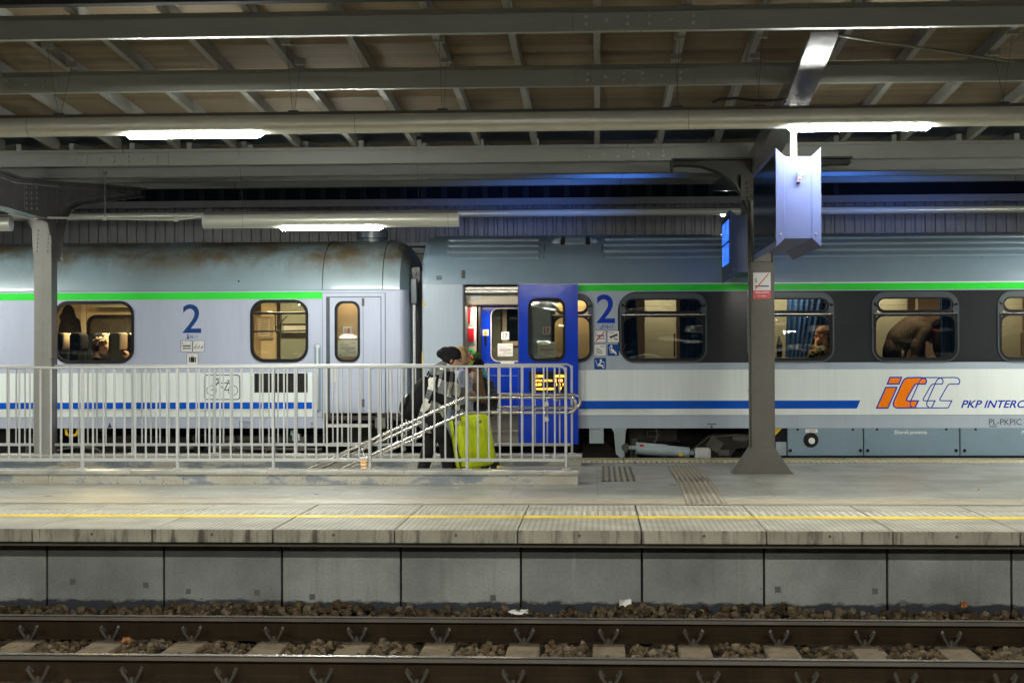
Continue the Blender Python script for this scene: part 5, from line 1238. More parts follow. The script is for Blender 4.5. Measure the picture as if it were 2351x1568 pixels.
# skirts
def skirt(X0, X1, mat='skirt', Yb=1046):
    b = MB(); b.rbox(wx(X0) + .006, wx(X1) - .006, DY - .002, DY + .06, wz(Yb, 2000), wz(982.8, 2000), .006, 2); s = b.build('skirt_panel', mat, RC)
    b = MB()
    for f in (.04, .96):
        xx = wx(X0) + (wx(X1) - wx(X0)) * f; zz_ = wz(1034, 2000); b.cyl((xx, DY - .012, zz_), (xx, DY - .002, zz_), .024, 14); b.cyl((xx, DY - .018, zz_), (xx, DY - .012, zz_), .013, 10)
    for f in (.14, .86):
        xx = wx(X0) + (wx(X1) - wx(X0)) * f; b.box(xx - .014, xx + .014, DY - .008, DY - .002, wz(988, 2000), wz(983, 2000))
    b.build('latch', 'frameblk', s, smooth=40); return s
s1 = skirt(1806, 1981); s2 = skirt(1981.5, 2202); s3 = skirt(2202.5, 2460); s4 = skirt(2460.5, 2760)
p = W(1861.5, 1010); b = MB(); b.frame([(p[0] + .105 * math.cos(2 * math.pi * i / 28), p[1] + .105 * math.sin(2 * math.pi * i / 28)) for i in range(28)], [(p[0] + .09 * math.cos(2 * math.pi * i / 28), p[1] + .09 * math.sin(2 * math.pi * i / 28)) for i in range(28)], DY - .006, DY - .001); b.cyl((p[0], DY - .004, p[1]), (p[0], DY - .0021, p[1]), .092, 28); b.build('socket', 'frameblk', s1, smooth=40)
b = MB(); b.cyl((p[0] + .01, DY - .03, p[1] - .01), (p[0] + .01, DY - .004, p[1] - .01), .044, 20); b.cyl((p[0] + .01, DY - .045, p[1] - .01), (p[0] + .01, DY - .03, p[1] - .01), .034, 20); b.build('socket_cap', 'placard', s1, smooth=40)
p = W(1863, 989); b = MB(); b.rbox(p[0] - .085, p[0] + .085, DY - .006, DY - .0022, p[1] - .024, p[1] + .024, .002, 1); vl = b.build('voltage_plate', 'placard', s1); text('~400V', (p[0] - .06, p[0] + .06, p[1] - .014, p[1] + .014), DY - .006, 'ink', 'voltage_text', vl, t=.001)
text('Zbiornik powietrza', (wx(2051), wx(2127), wz(998.5, 2100), wz(988, 2100)), DY - .002, 'placard', 'skirt_text', s2, bold=.012)
text('Prądnica', (wx(2344.5), wx(2380), wz(998.5, 2300), wz(988, 2300)), DY - .002, 'placard', 'skirt_text', s3, bold=.012)
b = MB(); b.box(wx(1781), wx(1805), DY + .04, DY + .3, wz(1046), wz(1015)); b.box(wx(1784), wx(1805), DY + .12, DY + .3, wz(1015), wz(984)); b.build('skirt_corner', 'damper', RC)
b = MB(); b.plate([(wx(1778), wz(984)), (wx(1795), wz(984)), (wx(1778), wz(1001))], DY + .02, DY + .04); b.build('warning_bracket', 'warn', RC)
b = MB(); b.box(wx(1780), XR1, DY + .1, DY + .5, -.02, zB); b.box(wx(1806), XR1, DY + .0, DY + .08, wz(1050), wz(1046.5)); b.build('underfloor_box', 'frameblk', RC)
# bogie, yaw damper and skirt leg
by = DY + .28
b = MB(); b.box(wx(1330), wx(1806), DY + .75, DY + 2.0, -.35, zB - .02); b.build('underframe', 'frameblk', RC)
b = MB(); o = [W(X, Y, by) for X, Y in ((1330, 1065), (1338, 1018), (1360, 1005), (1385, 1010), (1420, 1040), (1440, 1065))]; b.plate(o, by, by + .16); 
o = [W(X, Y, by) for X, Y in ((1545, 1065), (1556, 1050), (1585, 1035), (1628, 998), (1640, 994), (1730, 994), (1752, 1006), (1764, 1030), (1770, 1065), (1745, 1065), (1730, 1035), (1715, 1028), (1690, 1030), (1680, 1045), (1672, 1065))]; b.plate(o, by - .04, by + .14)
b.box(wx(1444), wx(1556), by - .05, by + .2, wz(1014), wz(984.5)); b.box(wx(1440), wx(1562), by - .07, by + .2, wz(1017), wz(1014))
bg = bevel(b.build('bogie', 'bogie', RC), .012)
b = MB(); rot = Matrix.Rotation(math.radians(-38), 3, 'Y'); p = W(1640, 1019, by); b.box(p[0] - .10, p[0] + .10, by - .09, by - .045, p[1] - .085, p[1] + .085, rot=Matrix.Rotation(math.radians(35), 3, 'Y'))
p = W(1700, 1005, by); b.ell((p[0], by - .045, p[1]), (.12, .012, .05), n=20, m=8); b.tube([(*W(1585, 1036, by)[:1], by - .06, W(1585, 1036, by)[1]), (W(1625, 1003, by)[0], by - .06, W(1625, 1003, by)[1]), (W(1690, 998, by)[0], by - .06, W(1690, 998, by)[1]), (W(1745, 1008, by)[0], by - .06, W(1745, 1008, by)[1]), (W(1752, 1025, by)[0], by - .06, W(1752, 1025, by)[1])], .012, 8)
b.box(*sorted((W(1648, 1)[0], W(1672, 1)[0])), by - .08, by - .04, W(1, 1044, by)[1], W(1, 1032, by)[1]); b.build('bogie_fittings', 'pipe', bg, smooth=40)
b = MB(); p = W(1508, 1026, by); b.rev([(.20, -.05), (.27, -.02), (.27, .05), (.18, .08)], (p[0], by + .1, p[1])); b.rev([(.18, -.14), (.24, -.11), (.24, -.06), (.18, -.05)], (p[0], by + .1, p[1])); b.build('air_spring', 'black', bg, smooth=50)
b = MB(); p = W(1456, 1030, by); b.cyl((p[0], by - .05, p[1] - .25), (p[0], by - .05, p[1] + .15), .06, 14); b.build('vertical_damper', 'pipe', bg, smooth=50)
for X in (1395, 1715):
    p = W(X, 1, by); b = MB(); b.cyl((p[0], by + .22, -.12), (p[0], by + .36, -.12), .44, 36); b.cyl((p[0], by + .02, -.12), (p[0], by + .22, -.12), .13, 20); b.build('wheel', 'bogie', bg, smooth=40)
p = W(1500, 995, by); b = MB(); b.frame([(p[0] - .09, p[1] - .045), (p[0] + .09, p[1] - .045), (p[0] + .09, p[1] + .045), (p[0] - .09, p[1] + .045)], [(p[0] - .08, p[1] - .036), (p[0] + .08, p[1] - .036), (p[0] + .08, p[1] + .036), (p[0] - .08, p[1] + .036)], by - .056, by - .05); b.build('data_plate', 'pipe', bg)
b = MB(); o = [W(X, Y) for X, Y in ((1404, 982.8), (1440, 982.8), (1437, 988), (1434, 1020), (1434, 1050), (1424, 1050), (1414, 1042), (1411, 1010), (1409, 992))]; b.plate(o, DY - .0, DY + .05); b.box(wx(1352), wx(1385), DY + .02, DY + .2, wz(1018), wz(983)); b.build('skirt_leg', 'damper', RC)
yd_ = DY - .0; a, c = W(1452, 1028, yd_), W(1584, 1039, yd_); A, C_ = Vector((a[0], yd_, a[1])), Vector((c[0], yd_, c[1])); dv = C_ - A
b = MB(); b.tube([A + dv * .06, A + dv * .061, A + dv * .60, A + dv * .601], [.045, .088, .088, .078], 22); b.tube([A + dv * .60, A + dv * .985, A + dv], [.076, .076, .04], 22); b.tube([A - dv * .08, A + dv * .06], .032, 12); b.tube([C_, C_ + dv * .07], .035, 12); dm = b.build('yaw_damper', 'damper', RC, smooth=40)
b = MB(); b.cyl(A - dv * .13 + Vector((0, -.05, 0)), A - dv * .13 + Vector((0, .05, 0)), .05, 14); b.box(A.x - .12, A.x - .07, yd_ - .055, yd_ + .055, A.z - .06, A.z + .06); b.build('damper_eye', 'pipe', dm, smooth=40)
b = MB(); p = C_ + dv * .14; b.rbox(p.x - .05, p.x + .18, yd_ - .04, yd_ + .12, p.z - .10, p.z + .08, .05, 4); b.box(p.x - .04, p.x + .0, yd_ - .06, yd_ - .04, p.z - .09, p.z + .07); b.build('damper_bracket', 'stripwhite', dm, smooth=40)
b = MB(); p = A + dv * .16; b.box(p.x - .03, p.x + .03, yd_ - .092, yd_ - .06, p.z + .035, p.z + .062); b.build('red_label', 'red', dm)
b = MB(); p = A + dv * .84; b.box(p.x - .03, p.x + .03, yd_ - .082, yd_ - .06, p.z - .055, p.z - .01); b.build('yellow_label', 'warn', dm)
b = MB(); b.tube([at(1506, 984, DY + .1), at(1510, 1000, DY + .1), at(1505, 1012, DY + .1), at(1494, 1028, DY + .1), at(1490, 1045, DY + .1)], .011, 8); b.build('brake_hose', 'pipe', RC, smooth=60)
# gangway end
b = MB(); b.box(XL1 - .12, XL1 - .001, DY + .55, DY + 2.2, zB, zT + .2); b.build('gangway_bellows', 'black', RC)
b = MB(); b.box(XL1 - .004, XL1 + .012, DY + .03, DY + .06, wz(842, 968), wz(808, 968)); b.plate([(wx(970.5), wz(702, 970)), (wx(978), wz(702, 970)), (wx(970.5), wz(688, 970))], DY - .003, DY - .0005); b.build('yellow_mark', 'warn', RC)
# ================================================= left-hand coach
XL0 = wx(-420); XE = wx(918)
LC = thing('passenger_coach', 'older lavender coach with rust stained roof, bicycle symbol and folding door', 'railway coach', ((XL0 + XE) / 2, DY + CW / 2, -.55), 'coaches of the standing train')
LT = wz(668.5, 400); LB = wz(983, 400)
w1 = (126.5, 306, 693, 832.5); w2 = (577, 706, 690, 829.5); w0 = (-330, -150, 694, 833)
LH = [(wx(a), wx(b_), wz(d, (a + b_) / 2), wz(c, (a + b_) / 2), .19) for a, b_, c, d in (w0, w1, w2)]
zl = max(h[2] for h in LH)
xdl, xdr = wx(741), wx(884)
dz0, dz1 = wz(948, 800), wz(673, 800)
dwin = (wx(771.5), wx(824), wz(828, 800), wz(694, 800), .11)
b = MB(); hole_wall(b, XL0, xdl, LB, LT, LH, DY, depth=.07)
hole_wall(b, xdl, XE, dz0, LT, [dwin], DY, depth=.05)
# rounded end of the body
e = [(XE, DY)] + [(XE + .11 * math.sin(math.radians(a)), DY + .30 - .30 * math.cos(math.radians(a))) for a in range(15, 91, 15)] + [(XE + .12, DY + CW)]
b.sheet(e, 'z', dz0 - .02, LT)
b.add([(XL0, DY + CW, LB), (XE, DY + CW, LB), (XE, DY + CW, LT), (XL0, DY + CW, LT)], [(0, 1, 2, 3)])
b.add([(XL0, DY + .02, LB + .003), (xdl, DY + .02, LB + .003), (xdl, DY + CW, LB + .003), (XL0, DY + CW, LB + .003)], [(0, 1, 2, 3)])
b.build('body', 'lav', LC, smooth=35)
# end wall, dark
b = MB(); b.box(XE + .02, XE + .108, DY + .32, DY + CW - .05, LB - .1, LT - .01); b.build('end_wall', 'black', LC)
# roof with domed end
pl_ = [(0, LT), (.015, LT + .12), (.06, LT + .28), (.14, LT + .42), (.27, LT + .545), (.46, LT + .65), (.75, LT + .735), (1.1, LT + .775), (1.4, LT + .785), (1.7, LT + .775), (2.05, LT + .735), (2.34, LT + .65), (2.53, LT + .545), (2.66, LT + .42), (2.74, LT + .28), (2.785, LT + .12), (CW, LT)]
rows = []
xr_ = wx(886)
for x, s in [(XL0, 1), (xr_, 1)] + [(xr_ + (XE + .12 - xr_) * math.sin(math.radians(a)), math.cos(math.radians(a)) ** .55) for a in (20, 38, 52, 63, 72, 79, 84, 87.5, 89.6)]:
    k_ = max(s, .02); ins = .30 * max(0, (x - XE) / .12) if x > XE else 0
    rows.append([(x, DY + 1.4 + (p - 1.4) * (1 - ins / 1.4 * .9), LT + (z - LT) * k_) for p, z in pl_])
b = MB()
for r0, r1 in zip(rows, rows[1:]): b.add(r0 + r1, [(i, i + 1, len(pl_) + i + 1, len(pl_) + i) for i in range(len(pl_) - 1)])
b.build('roof', 'stained', LC, smooth=60)
b = MB(); b.tube([(xr_ - .05, DY + p - .004, z + .004) for p, z in pl_[:9]], .006, 5); b.tube([(wx(740), DY + p - .004, z + .004) for p, z in pl_[:9]], .006, 5); b.build('roof_seam', 'frameblk', LC)
b = MB(); vx = wx(856, DY + 1.1); b.rev([(.19, 0), (.19, .05), (.235, .06), (.24, .17), (.21, .2), (.05, .215)], (vx, DY + 1.1, LT + .755)); b.build('roof_vent', 'slate', LC, smooth=40)
b = MB(); b.box(XL0, XE, DY - .006, DY + .004, LT - .004, LT + .012); b.build('roof_gutter', 'croof', LC)
b = MB(); b.tube([(wx(548), DY - .002, wz(641)), (wx(548), DY + .02, wz(641))], .012, 8); b.build('roof_bolt', 'frameblk', LC)
# stripes
plane_strip(XL0, xdl, wz(688, 370), wz(672, 370), 'cgreen', 'green_stripe', LC)
xwe = wx(717)
plane_strip(XL0, xwe, wz(957.5, 370), wz(856, 370), 'cwhite', 'white_band', LC)
plane_strip(XL0, wx(716), wz(938.5, 370), wz(924, 370), 'cblue', 'blue_stripe', LC, t=.006)
b = MB(); b.box(XL0, xdl, DY - .003, DY, wz(958.5, 370), wz(957.8, 370)); b.build('body_seam', 'slate', LC)
for h in LH:
    xa, xb, za, zb, r = h
    w = MB(); w.frame(rr(xa - .012, xb + .012, za - .012, zb + .012, r + .012), rr(xa + .026, xb - .026, za + .034, zb - .034, r - .025), DY - .018, DY + .04); fo = w.build('window', 'frameblk', LC, smooth=40)
    g = MB(); g.plate(rr(xa + .02, xb - .02, za + .03, zb - .03, r - .02), DY + .004, DY + .008); g.build('pane', 'glass', fo)
# grille
b = MB(); gx0, gx1, gz0, gz1 = wx(584), wx(706), wz(901, 640), wz(857, 640); b.box(gx0, gx1, DY - .006, DY - .0031, gz0, gz1); gr = b.build('ventilation_grille', 'frameblk', LC)
b = MB(); n = 24
for i in range(n): xx = gx0 + (gx1 - gx0) * (i + .5) / n; b.box(xx - .006, xx + .006, DY - .012, DY - .006, gz0 + .01, gz1 - .01)
b.build('grille_bars', 'bogie', gr)
# door
b = MB(); b.frame([(xdl, dz0), (xdr, dz0), (xdr, dz1), (xdl, dz1)], [(xdl + .05, dz0 + .0), (xdr - .05, dz0 + .0), (xdr - .05, dz1 - .05), (xdl + .05, dz1 - .05)], DY - .014, DY - .001); b.build('door_frame', 'lav', LC)
b = MB(); b.box(xdl - .006, xdl - .0005, DY - .012, DY, dz0 - .1, dz1); b.box(xdr + .0005, xdr + .008, DY - .012, DY, dz0, dz1); b.box(xdl, xdr, DY - .012, DY, dz1 + .0005, dz1 + .005); b.box(xdl + .05, wx(757.5), DY - .010, DY - .001, dz0, dz1 - .05); b.box(wx(757.5), xdr - .05, DY - .010, DY - .001, dz1 - .062, dz1 - .05); b.box(xdr - .062, xdr - .05, DY - .01, DY - .001, dz0, dz1 - .062); b.build('door_seal', 'slate', LC)
b = MB(); hole_wall(b, wx(758.5), xdr - .063, dz0 + .002, dz1 - .063, [dwin], DY - .008, depth=.01); dr = b.build('folding_door', 'lav', LC)
b = MB(); b.frame(rr(dwin[0] - .018, dwin[1] + .018, dwin[2] - .018, dwin[3] + .018, .12), rr(dwin[0] + .016, dwin[1] - .016, dwin[2] + .016, dwin[3] - .016, .10), DY - .024, DY + .03); b.build('door_window_frame', 'frameblk', dr, smooth=40)
b = MB(); b.plate(rr(dwin[0] + .006, dwin[1] - .006, dwin[2] + .006, dwin[3] - .006, .10), DY + .004, DY + .008); b.build('door_pane', 'glass', dr)
xf = wx(834); b = MB(); b.box(xf - .003, xf + .003, DY - .0105, DY - .0079, dz0, dz1 - .063); b.build('fold_line', 'slate', dr)
b = MB()
for Y in (694, 925): p = W(834, Y); b.box(p[0] - .018, p[0] + .018, DY - .02, DY - .008, p[1] - .055, p[1] + .055)
b.build('hinge', 'pipe', dr)
p = W(766, 858); b = MB(); b.rbox(p[0] - .035, p[0] + .035, DY - .02, DY - .008, p[1] - .13, p[1] + .10, .012, 2); b.cyl((p[0], DY - .04, p[1] + .08), (p[0], DY - .02, p[1] + .08), .022, 14); b.tube([(p[0], DY - .04, p[1] + .08), (p[0], DY - .045, p[1] - .02)], .014, 8); b.cyl((p[0], DY - .026, p[1] - .09), (p[0], DY - .02, p[1] - .09), .018, 12); b.build('door_handle', 'stripwhite', dr, smooth=40)
yn = DY + .018
number(dr, '18', *W(797.5, 760, yn), .125, yn); notice(dr, *W(798.5, 800, yn), .285, .235, yn)
b = MB(); b.box(wx(760), wx(836), DY + .5, DY + .54, dz0, LT); b.build('vestibule_wall', 'tanin', LC)
# handle recess
p0, p1 = W(719.5, 950), W(740, 787)
b = MB(); b.frame(rr(p0[0], p1[0] - .01, p0[1], p1[1], .055, 5), rr(p0[0] + .012, p1[0] - .022, p0[1] + .012, p1[1] - .012, .045, 5), DY - .006, DY - .0005); rc = b.build('handle_recess', 'lav', LC, smooth=40)
b = MB(); b.plate(rr(p0[0] + .012, p1[0] - .022, p0[1] + .012, p1[1] - .012, .045, 5), DY - .002, DY - .0004); b.build('recess_back', 'skirt', rc)
xm_ = (p0[0] + p1[0]) / 2; b = MB(); b.tube([(xm_, DY - .004, p1[1] - .06), (xm_, DY - .04, p1[1] - .10), (xm_, DY - .04, p0[1] + .10), (xm_, DY - .004, p0[1] + .06)], .016, 10); b.cyl((xm_, DY - .012, p1[1] - .05), (xm_, DY - .003, p1[1] - .05), .03, 12); b.build('grab_bar', 'stripwhite', rc, smooth=50)
# steps
b = MB()
for Y, o_ in ((974, .16), (1018, .0)): b.box(wx(752), wx(852), DY - .02 + o_ * 0, DY + .3, wz(Y, 800) - .04, wz(Y, 800)); 
b.build('door_step', 'stripwhite', LC)
b = MB(); b.box(wx(750), wx(854), DY + .32, DY + .36, -.3, dz0); b.build('step_back', 'bogie', LC)
b = MB(); b.box(wx(860), wx(884), DY + .02, DY + .1, wz(983), wz(959)); b.build('tread_box', 'tread', LC)
# lettering and pictograms
text('2', (wx(419.5), wx(462), wz(764.5, 440), wz(698.5, 440)), DY, 'navyink', 'class_number', LC, bold=.008)
text('98-11', (wx(435), wx(453), wz(777, 440), wz(770, 440)), DY, 'navyink', 'seat_range', LC)
def d_seat(b, q, w, y):
    disc(b, q([(.5, .85)])[0], .14 * w, y); b.stroke(q([(.45, .7), (.42, .35), (.75, .3)]), .2 * w, y); b.stroke(q([(.1, .1), (.9, .1)]), .08 * w, y); return 'navyink'
p = W(426, 777.5); b = MB(); disc(b, (p[0] + .035, p[1] + .05), .012, DY); b.stroke([(p[0] + .035, p[1] + .036), (p[0] + .03, p[1] + .012), (p[0] + .055, p[1] + .01)], .016, DY, .002); b.stroke([(p[0], p[1]), (p[0] + .055, p[1])], .006, DY, .002); b.build('seat_symbol', 'navyink', LC)
def d_cig(b, q, w, y):
    b.stroke(q([(.2, .55), (.9, .55)]), .1 * w, y); b.stroke(q([(.2, .32), (.55, .32)]), .09 * w, y); b.stroke(q([(.6, .32), (.9, .32)]), .09 * w, y)
    for u in (.1, .15): b.stroke(q([(u, .5), (u, .62)]), .03 * w, y); b.stroke(q([(u, .7), (u + .04, .78), (u, .88)]), .03 * w, y)
    return 'frameblk'
picto(LC, 415, 441, 782.5, 808, 'stripwhite', d_cig, 'frameblk')
def d_recl(b, q, w, y):
    for u in (.08, .38, .68): b.stroke(q([(u, .42), (u + .17, .4), (u + .24, .62)]), .05 * w, y); b.stroke(q([(u + .02, .33), (u + .17, .33)]), .04 * w, y)
    return 'frameblk'
picto(LC, 443, 468.5, 782.5, 808, 'stripwhite', d_recl, 'pipe')
def d_case(b, q, w, y):
    for a, c in ((.18, .27), (.31, .69), (.73, .82)): b.stroke(q([(a, .42), (c, .42)]), .46 * w, y)
    b.stroke(q([(.42, .66), (.42, .74), (.58, .74), (.58, .66)]), .05 * w, y); return 'frameblk'
picto(LC, 429.5, 454.5, 811.5, 836.5, 'stripwhite', d_case, 'pipe')
# bicycle sign
xa, xb, za, zb = wx(468.5), wx(551.5), wz(918, 510), wz(860, 510)
b = MB(); b.frame(rr(xa, xb, za, zb, .045, 4), rr(xa + .013, xb - .013, za + .013, zb - .013, .034, 4), DY - .0055, DY - .003)
def B(x, y): return W(x / 3, 522.9 + y / 3)
for cx_ in (1457, 1605): c = B(cx_, 1120); b.stroke([(c[0] + .068 * math.cos(2 * math.pi * i / 24), c[1] + .068 * math.sin(2 * math.pi * i / 24)) for i in range(24)], .009, DY - .003, .002, True)
for pts in (((1457, 1120), (1503, 1068), (1545, 1118), (1575, 1062), (1605, 1120)), ((1503, 1068), (1575, 1068)), ((1457, 1120), (1510, 1055), (1488, 1042), (1500, 1038), (1515, 1042)), ((1545, 1118), (1600, 1118)), ((1562, 1052), (1588, 1052)), ((1575, 1062), (1545, 1118))): b.stroke([B(*q) for q in pts], .013, DY - .003, .002)
b.build('bicycle_sign', 'ink', LC)
b = MB(); p = W(252, 977); b.plate([(p[0] - .03, p[1] - .03), (p[0] + .03, p[1] - .03), (p[0], p[1] + .05)], DY - .002, DY); b.build('jacking_mark', 'ink', LC)
for x0_, x1_ in ((549, 560.5), (562, 579)): 
    b = MB(); b.frame([(wx(x0_), wz(983)), (wx(x1_), wz(983)), (wx(x1_), wz(966.5)), (wx(x0_), wz(966.5))], [(wx(x0_) + .006, wz(982)), (wx(x1_) - .006, wz(982)), (wx(x1_) - .006, wz(967.5)), (wx(x0_) + .006, wz(967.5))], DY - .002, DY); b.build('load_mark', 'ink', LC)
text('27t', (wx(564.5), wx(577.5), wz(979.5), wz(969)), DY, 'ink', 'load_text', LC); text('WC', (wx(712), wx(724), wz(977.5), wz(968)), DY, 'ink', 'toilet_text', LC); b = MB(); b.stroke([(wx(712), wz(981)), (wx(724), wz(981))], .01, DY, .002); b.build('underline', 'ink', LC)
# interior: open saloon
IZ = LB + .16
b = MB(); b.box(XL0, XE, DY + .08, DY + CW - .06, IZ - .05, IZ); b.build('interior_floor', 'floorin', LC)
b = MB(); b.box(XL0, XE, DY + .08, DY + CW - .06, LT + .05, LT + .09); b.build('interior_ceiling', 'creamin', LC)
wb = DY + 2.62; xp_ = wx(640, DY + .5)
fw = (wx(203, wb), wx(203, wb) + 1.15, wz(880, 250, wb), wz(727, 250, wb), .14)
b = MB(); hole_wall(b, XL0, wx(560), IZ, LT + .05, [fw], wb, depth=.03); b.build('saloon_wall', 'beigein', LC)
b = MB(); b.frame(rr(fw[0] - .03, fw[1] + .03, fw[2] - .03, fw[3] + .03, .16), rr(fw[0] + .02, fw[1] - .02, fw[2] + .02, fw[3] - .02, .12), wb - .015, wb + .02); fo = b.build('far_window', 'frameblk', LC, smooth=40)
b = MB(); b.box(fw[0] + .01, fw[1] - .01, wb + .035, wb + .045, fw[2] + .01, fw[3] - .01); M['farpane'] = pbr('far_window_glass', (.07, .062, .045), .15); b.build('pane', 'farpane', fo)  # grey-brown pane colour stands in for the corridor's reflection
b = MB(); X0_, X1_ = wx(195, wb) - .012, wx(195, wb) + .012; b.box(X0_ - .04, X1_ + .02, wb - .05, wb - .001, IZ, LT); b.build('wall_post', 'creamin', LC)
b = MB()
for i in range(9): z = wz(716 + i * 3.4, 180, wb); b.box(wx(165, wb), wx(193, wb), wb - .02, wb - .001, z - .012, z + .006)
b.build('air_slats', 'creamin', LC)
b = MB(); b.box(wx(100), wx(560), wb - .42, wb - .02, wz(706, 250, wb - .4), wz(706, 250, wb - .4) + .04); b.build('luggage_rack', 'greyin', LC)
def seat(x, y, hdr=True):
    """saloon seat facing right, origin at cushion"""
    b = MB(); b.rbox(x - .06, x + .07, y - .22, y + .22, IZ + .45, IZ + 1.02, .05, 3); b.rbox(x + .02, x + .5, y - .22, y + .22, IZ + .36, IZ + .5, .05, 3)
    b.rbox(x - .07, x + .10, y - .21, y + .21, IZ + .94, IZ + 1.22, .06, 4); b.box(x + .05, x + .42, y - .18, y + .18, IZ, IZ + .36); s = b.build('seat', 'navyseat', LC, smooth=50)
    if hdr:
        b = MB(); b.rbox(x + .06, x + .112, y - .17, y + .17, IZ + .97, IZ + 1.215, .02, 3); b.build('headrest_cover', 'headrest', s, smooth=50)
SX = [wx(140, DY + .45), wx(187, DY + .6), wx(243, DY + .6), wx(283, DY + .55)]
seat(SX[0], DY + .42); seat(wx(232, DY + 1.0), DY + 1.0); seat(wx(268, DY + .5), DY + .50); seat(wx(295, DY + 1.0), DY + 1.0); seat(wx(178, DY + .4), DY + .42, False)
for X in (150, 215, 262, 300): seat(wx(X, DY + 2.1), DY + 2.15)
for X in (-300, -240, -180): seat(wx(X), DY + .5)
warm(LC, (wx(215), DY + .95, LT + .03), 1.2, .5, 42, (1, .74, .40)); warm(LC, (wx(-240), DY + 1.3, LT + .03), .8, .4, 16, (1, .74, .40))
# small window: partition with notice frame, grey-green panel, grab rails
yp = DY + .62
b = MB(); b.box(wx(560), wx(692, yp), yp + .5, yp + .54, IZ, LT + .05); b.build('partition', 'beigein', LC)
yp2 = yp + .44; b = MB(); b.box(wx(644, yp2), wx(735, yp2), yp2, yp2 + .04, IZ, LT + .05); b.build('lavatory_wall', 'greyin', LC)
b = MB(); b.box(wx(638, yp2) - .012, wx(643, yp2), yp2 - .02, yp2 + .04, IZ, LT + .05); b.box(wx(648, yp2), wx(720, yp2), yp2 - .006, yp2, wz(747, 660, yp2), wz(743, 660, yp2)); b.box(wx(645, yp2), wx(720, yp2), yp2 - .012, yp2, wz(776, 660, yp2), wz(764, 660, yp2)); b.build('wall_trim', 'bogie', LC)
b = MB(); b.box(wx(652, yp2), wx(720, yp2), yp2 - .004, yp2, wz(763, 660, yp2), wz(748, 660, yp2)); b.build('wall_panel', 'stripwhite', LC)
yq = yp + .49; p0, p1 = W(588, 778, yq), W(628, 726, yq)
b = MB(); b.frame([(p0[0], p0[1]), (p1[0], p0[1]), p1, (p0[0], p1[1])], [(p0[0] + .03, p0[1] + .035), (p1[0] - .05, p0[1] + .035), (p1[0] - .05, p1[1] - .02), (p0[0] + .03, p1[1] - .02)], yq - .02, yq); nf = b.build('notice_frame', 'tanin', LC)
b = MB(); b.box(p0[0] + .03, p1[0] - .05, yq - .004, yq - .0005, p0[1] + .035, p1[1] - .02); b.build('notice_sheet', 'headrest', nf)
b = MB()
for i in range(9): z = p1[1] - .05 - i * .027; b.stroke([(p0[0] + .07, z), (p1[0] - .08, z)], .006, yq - .004, .001)
b.build('notice_lines', 'bogie', nf)
yr_ = DY + .2; b = MB()
b.tube([(wx(575, yr_), yr_, wz(761, 640, yr_)), (wx(712, yr_), yr_, wz(759, 640, yr_))], .013, 10); b.tube([(wx(575, yr_), yr_, wz(719, 640, yr_)), (wx(712, yr_), yr_, wz(719, 640, yr_))], .018, 10)
b.tube([(wx(632, yr_), yr_, wz(720, 640, yr_)), (wx(632, yr_), yr_, wz(758, 640, yr_)), (wx(637, yr_), yr_, wz(768, 640, yr_)), (wx(645, yr_), yr_, wz(765, 640, yr_)), (wx(646, yr_), yr_, wz(722, 640, yr_))], .009, 8); b.tube([(wx(634, yr_), yr_, wz(751, 640, yr_)), (wx(660, yr_), yr_, wz(725, 640, yr_))], .008, 8)
b.build('grab_rail', 'slate', LC, smooth=50)
warm(LC, (wx(640), DY + .4, LT + .03), .5, .3, 7, (1, .80, .48)); warm(LC, (wx(797), DY + .25, LT - .02), .3, .2, 2.2, (1, .80, .5))
# underframe seen through the railing
b = MB(); b.box(XL0, xdl, DY + .9, DY + 2.0, -.2, LB); b.box(wx(300), wx(420), DY + .12, DY + .5, -.35, wz(1004)); b.box(wx(60), wx(110), DY + .12, DY + .5, -.4, wz(1000)); b.box(wx(-20), wx(60), DY + .2, DY + .6, -.5, wz(990)); b.box(wx(440), wx(470), DY + .1, DY + .4, -.3, wz(1000)); b.box(wx(590), wx(730), DY + .4, DY + .8, -.4, wz(1002)); b.build('underframe', 'frameblk', LC)
b = MB()
o = [W(X, Y, DY + .25) for X, Y in ((195, 1065), (205, 1020), (235, 1004), (310, 998), (360, 1002), (385, 1024), (400, 1065))]; b.plate(o, DY + .25, DY + .4)
for X in (225, 350): p = W(X, 1, DY + .3); b.cyl((p[0], DY + .42, -.14), (p[0], DY + .54, -.14), .44, 32); b.cyl((p[0], DY + .2, -.14), (p[0], DY + .42, -.14), .14, 16)
b.box(wx(248), wx(300), DY + .18, DY + .26, wz(1032), wz(1015)); b.build('bogie', 'bogie', LC, smooth=35)
b = MB(); b.tube([(wx(430), DY + .3, wz(1009)), (wx(690), DY + .3, wz(1012))], .05, 12); b.tube([(wx(420), DY + .15, wz(1030)), (wx(735), DY + .15, wz(1034))], .025, 10)
for X in (450, 520, 610, 680): b.box(wx(X), wx(X + 14), DY + .1, DY + .4, wz(1036), wz(1002))
b.rbox(wx(486), wx(560), DY + .15, DY + .5, wz(1046), wz(1018), .03, 3); b.build('underframe_pipe', 'pipe', LC, smooth=40)
b = MB(); b.rbox(wx(668), wx(686), DY + .06, DY + .2, wz(1013), wz(996), .01, 2); b.rbox(wx(664), wx(676), DY + .06, DY + .2, wz(1000), wz(988), .01, 2); b.build('valve_box', 'damper', LC, smooth=40)
b = MB(); b.tube([(wx(149), DY + .05, wz(984)), (wx(150), DY + .05, wz(997)), (wx(158), DY + .05, wz(1000)), (wx(172), DY + .05, wz(999)), (wx(177), DY + .05, wz(984))], .022, 10); b.build('tow_hook', 'warn', LC, smooth=50)
